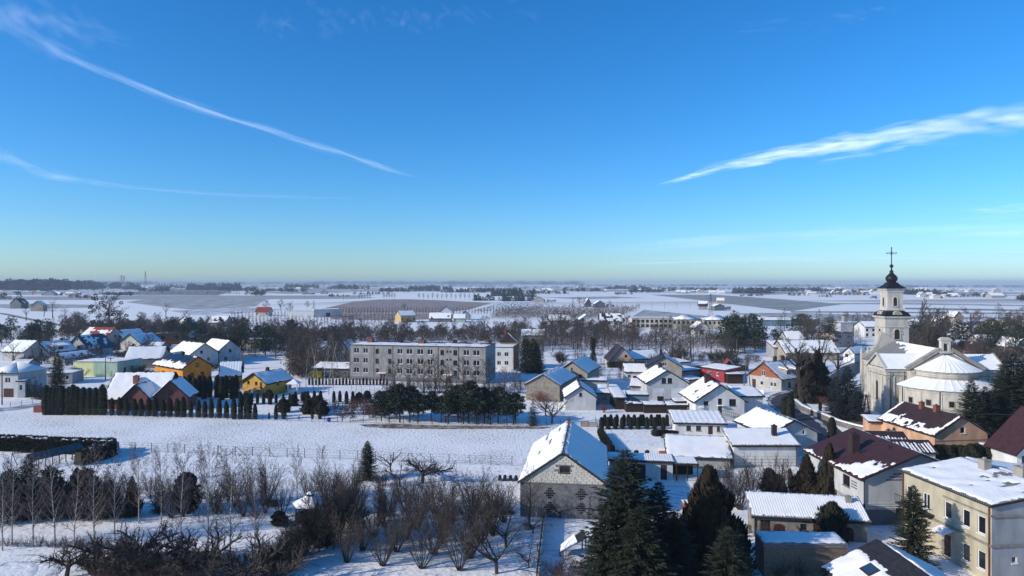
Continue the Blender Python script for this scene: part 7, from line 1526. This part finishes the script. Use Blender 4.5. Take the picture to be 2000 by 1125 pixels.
pole(1354, 668, 705, 'slim wooden pole behind the flat garage, right of two'); pole(1350, 665, 706, 'slim wooden pole behind the flat garage, left of two'); pole(1439, 663, 707, 'lamp pole before the dark conifers', lamp=True, arm=False); pole(206, 690, 742, 'dark wooden pole before the lime-green house, left one'); pole(216, 698, 736, 'dark wooden pole before the lime-green house, right one'); pole(473, 690, 720, 'wooden A-pole in front of the pine grove', aframe=.6); pole(4, 725, 790, 'wooden pole at the left edge')
pole(1609, 718, 768, 'grey lamp pole at the church bend', lamp=True, arm=False)
for i, x in enumerate((1206, 1222, 1246, 1273, 1298, 1322, 1348, 1369)): pole(x, 588 + i*.5, 600 + i*.6, 'thin utility pole of the line crossing the snowfield', group='utility poles across the snowfield', arm=False)
for x, yt, yb in ((671, 573, 588), (1121, 603, 618), (468, 565, 580), (595, 569, 583), (1595, 609, 622), (1637, 609, 624), (1675, 612, 626)): pole(x, yt, yb, 'lone thin pole out on the snowy plain', group='lone poles on the plain', arm=False)
def pylon(x, yt, yb, label, tower=False):
    p = P(x, yb); h = hgt(yt, yb); t = thing('lattice_pylon' if not tower else 'radio_mast', label, 'pylon' if not tower else 'mast', p); q = MB(); b = h*.09; th = h*.007
    lv = [0, .3, .55, .75, .9, 1.0]
    for i in range(5):
        r0, r1 = b*(1 - lv[i]*.85), b*(1 - lv[i+1]*.85)
        for sx, sy in ((-1, -1), (1, -1), (1, 1), (-1, 1)): q.bar((sx*r0, sy*r0, h*lv[i]), (sx*r1, sy*r1, h*lv[i+1]), th)
        for sx in (-1, 1): q.bar((-r0, sx*r0, h*lv[i]), (r1, sx*r1, h*lv[i+1]), th*.7); q.bar((r0, sx*r0, h*lv[i]), (-r1, sx*r1, h*lv[i+1]), th*.7)
    q.build('lattice', metal_d, t); q = MB()
    if not tower:
        for z, l in ((.8, .22), (.92, .16)): q.bar((-h*l, 0, h*z), (h*l, 0, h*z), th*1.6)
    else: q.bar((0, 0, h*.99), (0, 0, h*1.08), th*2)
    q.build('crossarm' if not tower else 'antenna', metal_d, t)
pylon(1388, 574, 616, 'grey lattice pylon on the snowfield behind the school'); pylon(237, 537, 566, 'pale power pylon on the left horizon, left one'); pylon(242, 538, 566, 'pale power pylon on the left horizon, right one'); pylon(284, 531, 563, 'thin radio mast on the left horizon', True)
def cable(name, label, a, b, sag):
    q = MB(); q.tube([a.lerp(b, t) - UP*(sag*4*t*(1 - t)) for t in np.linspace(0, 1, 14)], .022, 4); ob = q.build(name, metal_d); ob['category'] = 'cable'; ob['label'] = label; ob['group'] = 'overhead cables'
pA, pB = P(1692, 826), P(1459, 770); hA, hB = hgt(770, 826) - .3, hgt(698, 770) - .3
for k_, nm in ((-.6, 'left'), (.6, 'right')):
    cable('overhead_cable', 'thin overhead cable from churchyard pole to brick house pole, %s one' % nm, pA + Vector((k_, 0, hA)), pB + Vector((k_, 0, hB)), 1.2)
    cable('overhead_cable', 'thin overhead cable from churchyard pole over the peach house, %s one' % nm, pA + Vector((k_, 0, hA)), Vector((76 + k_, 88, 8.2)), 1.4)
cable('overhead_cable', 'thin overhead cable from brick house pole towards the red shed', pB + UP*hB, P(1414, 740) + UP*3.4, .4)
# collapsed lean-to below the barn
cl = thing('collapsed_lean_to', 'half-collapsed little roof with snow below the big barn', 'lean-to', P(1092, 1088)); q = MB()
q.slab([(0, 0, .3), (2.6, .6, 1.5), (2.4, 2.0, 1.7), (.2, 1.3, .5)], (0, 0, 1), .06); q.build('roof', T['dark'], cl)
q = MB(); q.slab([(.1, .05, .42), (1.7, .4, 1.16), (1.5, 1.75, 1.38), (.25, 1.25, .58)], (0, 0, 1), .1); q.build('roof_snow', snow_m, cl); boxes('post', [(x - .06, y - .06, -.1, x + .06, y + .06, z) for x, y, z in ((2.5, .7, 1.5), (2.3, 1.9, 1.7), (.1, .1, .3))], wood_m, cl)
# pallets, tyres, tubs
def slats(name, label, x, y, wv, hv, n, m):
    t = thing(name, label, 'fence panel', P(x, y)); 
    for i in range(n): q = MB(); q.box(0, 0, hv*i/n, wv, .06, hv*(i + .8)/n); q.build('slat', m, t)
    q = MB(); q.box(.05, .063, 0, .15, .12, hv); q.box(wv - .15, .063, 0, wv - .05, .12, hv); q.build('post', m, t)
palew = mat('pale_timber', (0.33, 0.25, 0.18), (0.24, 0.18, 0.13), stretch=(1, 1, 6))
slats('slatted_panel', 'pale slatted timber panel behind the barn ridge, left one', 1134, 834, 1.4, 1.1, 6, palew); slats('slatted_panel', 'brown solid timber panel behind the barn ridge, right one', 1149, 834, 1.4, .9, 3, W['tan'])
tyre_m = mat('old_rubber', (0.03, 0.03, 0.03))
for x, y, lb in ((982, 1003, 'old tyre with snow in its ring by the hazel orchard, left one'), (998, 1003, 'old tyre with snow in its ring by the hazel orchard, right one')):
    q = MB(); n_ = 18; q.rings([[(( .32 + .12*math.cos(b))*math.cos(a), (.32 + .12*math.cos(b))*math.sin(a), .12 + .12*math.sin(b)) for b in np.linspace(0, 2*math.pi, 8, endpoint=False)] for a in np.linspace(0, 2*math.pi, n_)], 0, False)
    ob = q.build('tyre', tyre_m); ob.location = P(x, y); tag(ob, lb, 'tyre')
for i, (x, y) in enumerate(((976, 941), (986, 940.5), (997, 941), (1008, 941.5))):
    q = MB(); q.rings([[(.22*math.cos(a), yy, .32 + .22*math.sin(a)) for a in np.linspace(0, 2*math.pi, 12, endpoint=False)] for yy in (0, 1.2)]); ob = q.build('log_tube', trim_dark); ob.location = P(x, y); tag(ob, 'dark round pipe end lying at the left barn wall, %s of four' % ords[i], 'pipe', 'dark pipes at the barn wall')
q = MB(); q.lathe([(.35, 0), (.42, .5), (.40, .52), (.36, .48), (.02, .46)], 12); ob = q.build('tree_tub', W['concrete']); ob.location = P(1031, 1034); tag(ob, 'grey concrete tub at the foot of the tall tree by the barn', 'tub')
q = MB(); q.box(0, 0, 0, 1.0, .8, .65); ob = q.build('brick_box', W['brick']); ob.location = P(1289, 889); q = MB(); q.box(-.05, -.05, .655, 1.05, .85, .8); q.build('lid_snow', snow_m, ob); tag(ob, 'small red brick box with a snow lid at the lawn corner', 'box')
q = MB(); q.box(0, 0, 0, 1.1, .5, .6); ob = q.build('garden_bench_box', W['darkwood']); ob.location = P(520, 990); tag(ob, 'brown wooden bench box in the garden beside the hazel', 'bench')
q = MB(); q.box(0, 0, 0, 1.9, 1.0, .75); ob = q.build('raised_bed', W['brick']); ob.location = P(1336, 996); q = MB(); q.box(-.05, -.05, .755, 1.95, 1.05, .82); q.build('bed_snow', snow_m, ob); tag(ob, 'low rusty red raised bed at the edge of the tracked yard', 'raised bed')
q = MB(); q.box(0, 0, 0, 2.6, 1.0, 1.2); ob = q.build('red_gate_block', W['maroon']); ob.location = P(65, 806); tag(ob, 'short maroon wall block at the end of the lane', 'wall')
q = MB(); q.lathe([(.02, 0), (.3, .1), (.42, .42), (.3, .74), (.02, .84)], 14); ob = q.build('blue_ball', mat('blue_plastic', (0.02, 0.06, 0.35), rough=.4), None, True); ob.location = P(642, 824); tag(ob, 'round blue plastic barrel at the garden fence', 'barrel')
sh_ = thing('garden_sign', 'white notice board at the field edge beyond the orchard', 'sign', P(1312, 652)); q = MB(); q.box(-1.4, 0, 1.0, 1.4, .1, 2.3); q.build('board', W['lgrey'], sh_); q = MB(); q.box(-1.2, .11, 0, -1.1, .2, 1.0); q.box(1.1, .11, 0, 1.2, .2, 1.0); q.build('post', metal_d, sh_)

# ------------------------------------------------------------------ contrails high above
def ice_mat(name, alpha, p):
    m = bpy.data.materials.new(name); m.use_nodes = True; n = m.node_tree.nodes; l = m.node_tree.links; n.clear()
    o = n.new('ShaderNodeOutputMaterial'); mx = n.new('ShaderNodeMixShader'); tr = n.new('ShaderNodeBsdfTransparent'); df = n.new('ShaderNodeBsdfDiffuse'); tl = n.new('ShaderNodeBsdfTranslucent'); ad = n.new('ShaderNodeAddShader')
    df.inputs[0].default_value = (.97, .98, 1, 1); tl.inputs[0].default_value = (.97, .98, 1, 1)
    l.new(df.outputs[0], ad.inputs[0]); l.new(tl.outputs[0], ad.inputs[1])
    lw = n.new('ShaderNodeLayerWeight'); lw.inputs['Blend'].default_value = .5
    inv = n.new('ShaderNodeMath'); inv.operation = 'SUBTRACT'; inv.inputs[0].default_value = 1.0; l.new(lw.outputs['Facing'], inv.inputs[1])
    pw = n.new('ShaderNodeMath'); pw.operation = 'POWER'; pw.inputs[1].default_value = p; l.new(inv.outputs[0], pw.inputs[0])
    at_ = n.new('ShaderNodeAttribute'); at_.attribute_name = 'strength'
    m2 = n.new('ShaderNodeMath'); m2.operation = 'MULTIPLY'; l.new(pw.outputs[0], m2.inputs[0]); l.new(at_.outputs['Fac'], m2.inputs[1])
    m3 = n.new('ShaderNodeMath'); m3.operation = 'MULTIPLY'; m3.use_clamp = True; m3.inputs[1].default_value = alpha; l.new(m2.outputs[0], m3.inputs[0])
    l.new(m3.outputs[0], mx.inputs[0]); l.new(tr.outputs[0], mx.inputs[1]); l.new(ad.outputs[0], mx.inputs[2]); l.new(mx.outputs[0], o.inputs[0]); return m
def ice_cloud(name, label, cat, pts, m, n_fil, fl=(.05, .16), fw=(.16, .42), skew=.5, alt=9000.0, seed=1, k=6):
    """a trail of ice fibres: pts = (photo x, y, half width in photo px, strength) seen at cruising altitude"""
    rg = random.Random(seed); n = len(pts); cs = []
    for i in range(n - 1):
        p0, p1, p2, p3 = pts[max(i-1, 0)], pts[i], pts[i+1], pts[min(i+2, n-1)]
        for j in range(10):
            t = j/10; cs.append([.5*((2*b) + (c - a)*t + (2*a - 5*b + 4*c - d)*t*t + (3*b - a - 3*c + d)*t**3) for a, b, c, d in zip(p0, p1, p2, p3)])
    cs.append(list(pts[-1])); N = len(cs) - 1
    def samp(t):
        x = min(max(t, 0), .9999)*N; i = int(x); f = x - i; return [a + (b - a)*f for a, b in zip(cs[i], cs[i+1])]
    def world(x, y): dd = (alt - CH)*F/(HY - y); return Vector(((x - CX)/F*dd, dd, alt)), dd
    v = []; fcs = []; st = []
    for q in range(n_fil):
        L = rg.uniform(*fl); t0 = rg.uniform(-L*.4, 1 - L*.6); off = max(-1.15, min(1.15, rg.gauss(0, .42))); dv = rg.gauss(0, skew)*.5 + skew*.4; S = 9
        wf = rg.uniform(*fw); ring = []
        for i in range(S + 1):
            u = i/S; x, y, h, s_ = samp(t0 + L*u); o_ = off + dv*(u - .5); yy = y + h*o_
            c, dd = world(x, min(yy, HY - 8)); x2, y2, _, _ = samp(t0 + L*u + .004); c2, _ = world(x2, min(y2 + h*o_, HY - 8))
            if (c2 - c).length < 1: c2 = c + Vector((1, 0, 0))
            d = (c2 - c).normalized(); view = (c - Vector((0, 0, CH))).normalized(); sd_ = d.cross(view).normalized(); up_ = sd_.cross(d).normalized(); dist = (c - Vector((0, 0, CH))).length
            w_ = h/F*dist*wf*max(.02, math.sin(math.pi*min(1, u + .001))**.8); ring.append((c, sd_, up_, w_, max(0, s_)*math.sin(math.pi*u)**.7 if 0 < u < 1 else 0))
        b = len(v)
        for c, sd_, up_, w_, s_ in ring:
            for j in range(k):
                a = 2*math.pi*j/k; v.append(tuple(c + sd_*(math.cos(a)*w_) + up_*(math.sin(a)*w_))); st.append(s_)
        for i in range(S):
            for j in range(k): fcs.append((b + i*k + j, b + i*k + (j+1) % k, b + (i+1)*k + (j+1) % k, b + (i+1)*k + j))
    me = bpy.data.meshes.new(name); me.from_pydata(v, [], fcs); me.materials.append(m); me.polygons.foreach_set('use_smooth', [True]*len(fcs))
    b_ = me.attributes.new('strength', 'FLOAT', 'POINT'); b_.data.foreach_set('value', st); me.update()
    return tag(put(name, me), label, cat, 'contrails and wisps in the sky')
im = ice_mat('ice_trail', .036, 1.4)
ice_cloud('contrail', 'long thin white contrail descending from the upper left corner', 'contrail', [(-60, 10, 26, 0.15), (60, 72, 20, 0.25), (140, 112, 14, 0.43), (300, 180, 10, 0.62), (440, 228, 9, 0.68), (560, 265, 9, 0.74), (660, 297, 8, 0.74), (750, 327, 5.5, 0.68), (830, 351, 1.5, 0.12)], im, 260, seed=3)
ice_cloud('contrail', 'faint low contrail at the left bending towards the horizon', 'contrail', [(-60, 286, 20, 0.56), (40, 320, 16, 0.62), (120, 345, 11, 0.56), (220, 362, 6, 0.31), (340, 374, 4.5, 0.46), (480, 381, 4.5, 0.62), (620, 386, 3.2, 0.56), (710, 388, 1.2, 0.12)], im, 200, seed=5)
ice_cloud('contrail', 'broad bright feathered contrail rising to the right edge', 'contrail', [(1284, 361, 1.5, .3), (1340, 347, 7, 1.1), (1420, 325, 12, 1.35), (1540, 300, 15, 1.4), (1640, 284, 18, 1.35), (1760, 262, 23, 1.35), (1880, 243, 27, 1.4), (2000, 233, 30, 1.4), (2100, 222, 33, 1.2)], im, 420, (.04, .13), (.16, .4), seed=8)
ice_cloud('contrail', 'thin torn fibres hanging below the broad right contrail', 'contrail', [(1600, 316, 5, .3), (1700, 300, 8, .55), (1780, 282, 10, .7), (1860, 280, 8, .5), (1900, 282, 4, .1)], im, 50, (.1, .3), (.2, .5), seed=9)
im2 = ice_mat('thin_cirrus', .017, 1.4)
for i, (lb, nf, fl, pts) in enumerate((('very faint wide veil of cirrus above the church tower', 90, (.1, .35), [(1150, 497, 8, .5), (1350, 472, 16, .9), (1600, 462, 22, 1.0), (1800, 452, 24, 1.0), (2080, 440, 26, .8)]), ('thin pale streak of cirrus at the right edge', 50, (.15, .4), [(1810, 412, 4, .4), (1880, 412, 10, 1.0), (1960, 408, 14, 1.2), (2080, 402, 16, 1.0)]), ('faint pale streak of cirrus low over the church', 70, (.1, .35), [(1150, 516, 5, .5), (1400, 508, 9, 1.0), (1700, 502, 10, 1.1), (2080, 500, 10, 1.0)]),
        ('scattered small wispy cirrus flecks near the top centre', 70, (.02, .05), [(500, 45, 22, .8), (560, 42, 30, .9), (700, 38, 30, .8), (800, 40, 30, 1.0), (900, 30, 26, .8), (1060, 18, 24, .5)]), ('feathery cirrus around the contrail end in the upper left corner', 80, (.06, .2), [(-40, 20, 40, .9), (60, 30, 38, .9), (160, 60, 30, .7), (260, 80, 18, .2)]), ('small faint cirrus wisp at the top right', 24, (.06, .2), [(1440, 60, 12, .3), (1560, 48, 16, .7), (1680, 30, 16, .7), (1760, 15, 12, .3)]), ('pale cirrus streak near the horizon left', 24, (.15, .4), [(60, 498, 3, .4), (200, 497, 5, 1.0), (400, 499, 4, .3)]), ('pale cirrus streak near the horizon centre', 20, (.2, .5), [(740, 511, 3, .3), (840, 513, 5, 1.0), (900, 514, 3, .3)]))):
    ob = ice_cloud('cirrus_wisp', lb, 'cloud', pts, im2, nf, fl, (.15, .4), .6, seed=20 + i)
    if 'flecks' in lb:
        ob.name = 'clouds'; stuff(ob)
        for k_ in ('label', 'category', 'group'): del ob[k_]
# ------------------------------------------------------------------ the air
hz_ = MB(); hz_.box(-8800, -280, -1, 8800, 9300, 45); ob = hz_.build('haze', [])
hmt = bpy.data.materials.new('haze_air'); hmt.use_nodes = True; n = hmt.node_tree.nodes; n.clear(); o = n.new('ShaderNodeOutputMaterial'); pvn = n.new('ShaderNodeVolumePrincipled')
pvn.inputs['Color'].default_value = (.66, .80, .96, 1); pvn.inputs['Density'].default_value = 0.00015; pvn.inputs['Anisotropy'].default_value = 0.0
hmt.node_tree.links.new(pvn.outputs[0], o.inputs['Volume']); ob.data.materials.append(hmt); stuff(ob)

# snow-covered rubble and odds and ends in the yards
rp_ = thing('rubble_heap', 'snowy heap of stones and timber at the left end of the long outbuilding', 'heap', P(1448, 1040)); rr2 = random.Random(12); q = MB(); q2 = MB()
for i in range(26):
    c = Vector((rr2.gauss(0, .5), rr2.gauss(0, 1.0), rr2.uniform(.05, .5))); s2 = rr2.uniform(.12, .32); q.box(c.x - s2, c.y - s2*.7, c.z - s2*.5, c.x + s2, c.y + s2*.7, c.z + s2*.4)
    if i % 2: q2.box(c.x - s2*.8, c.y - s2*.6, c.z + s2*.41, c.x + s2*.8, c.y + s2*.6, c.z + s2*.55)
stuff(q.build('stone', W['stone'], rp_)); stuff(q2.build('stone_snow', snow_m, rp_))
for x, y, lb, mm in ((1287, 783, 'dark wheelie bin at the wall of the twin window house, left one', trim_dark), (1293, 783, 'dark wheelie bin at the wall of the twin window house, right one', trim_dark), (1598, 1060, 'grey concrete cube beside the round bush', W['concrete'])):
    q = MB(); q.box(-.3, -.3, .04, .3, .3, .85); ob = q.build('wheelie_bin' if mm is trim_dark else 'concrete_cube', mm); ob.location = P(x, y); tag(ob, lb, 'bin' if mm is trim_dark else 'block'); q = MB(); q.box(-.34, -.34, .853, .34, .34, .93); q.build('lid', mm if mm is trim_dark else snow_m, ob)
# ------------------------------------------------------------------ labels that point to one member of a row
def nth(i):
    u = ['', 'first', 'second', 'third', 'fourth', 'fifth', 'sixth', 'seventh', 'eighth', 'ninth', 'tenth', 'eleventh', 'twelfth', 'thirteenth', 'fourteenth', 'fifteenth', 'sixteenth', 'seventeenth', 'eighteenth', 'nineteenth']
    return u[i] if i < 20 else ('twentieth' if i == 20 else 'thirtieth' if i == 30 else ('twenty-' if i < 30 else 'thirty-') + u[i % 10])
fam = {}
for o in COL.objects:
    if o.get('category') and o.get('group'): fam.setdefault((o['group'], o['label']), []).append(o)
for (g_, lb), os_ in fam.items():
    if 2 <= len(os_) <= 34 and 'grove' not in g_ and 'belt' not in g_ and 'thicket' not in g_ and 'tangle' not in g_:
        os_.sort(key=lambda o: o.location.x/max(1, o.location.y))
        for i, o in enumerate(os_):
            if len(lb.split()) + 4 <= 16: o['label'] = '%s, %s from left' % (lb, nth(i + 1))
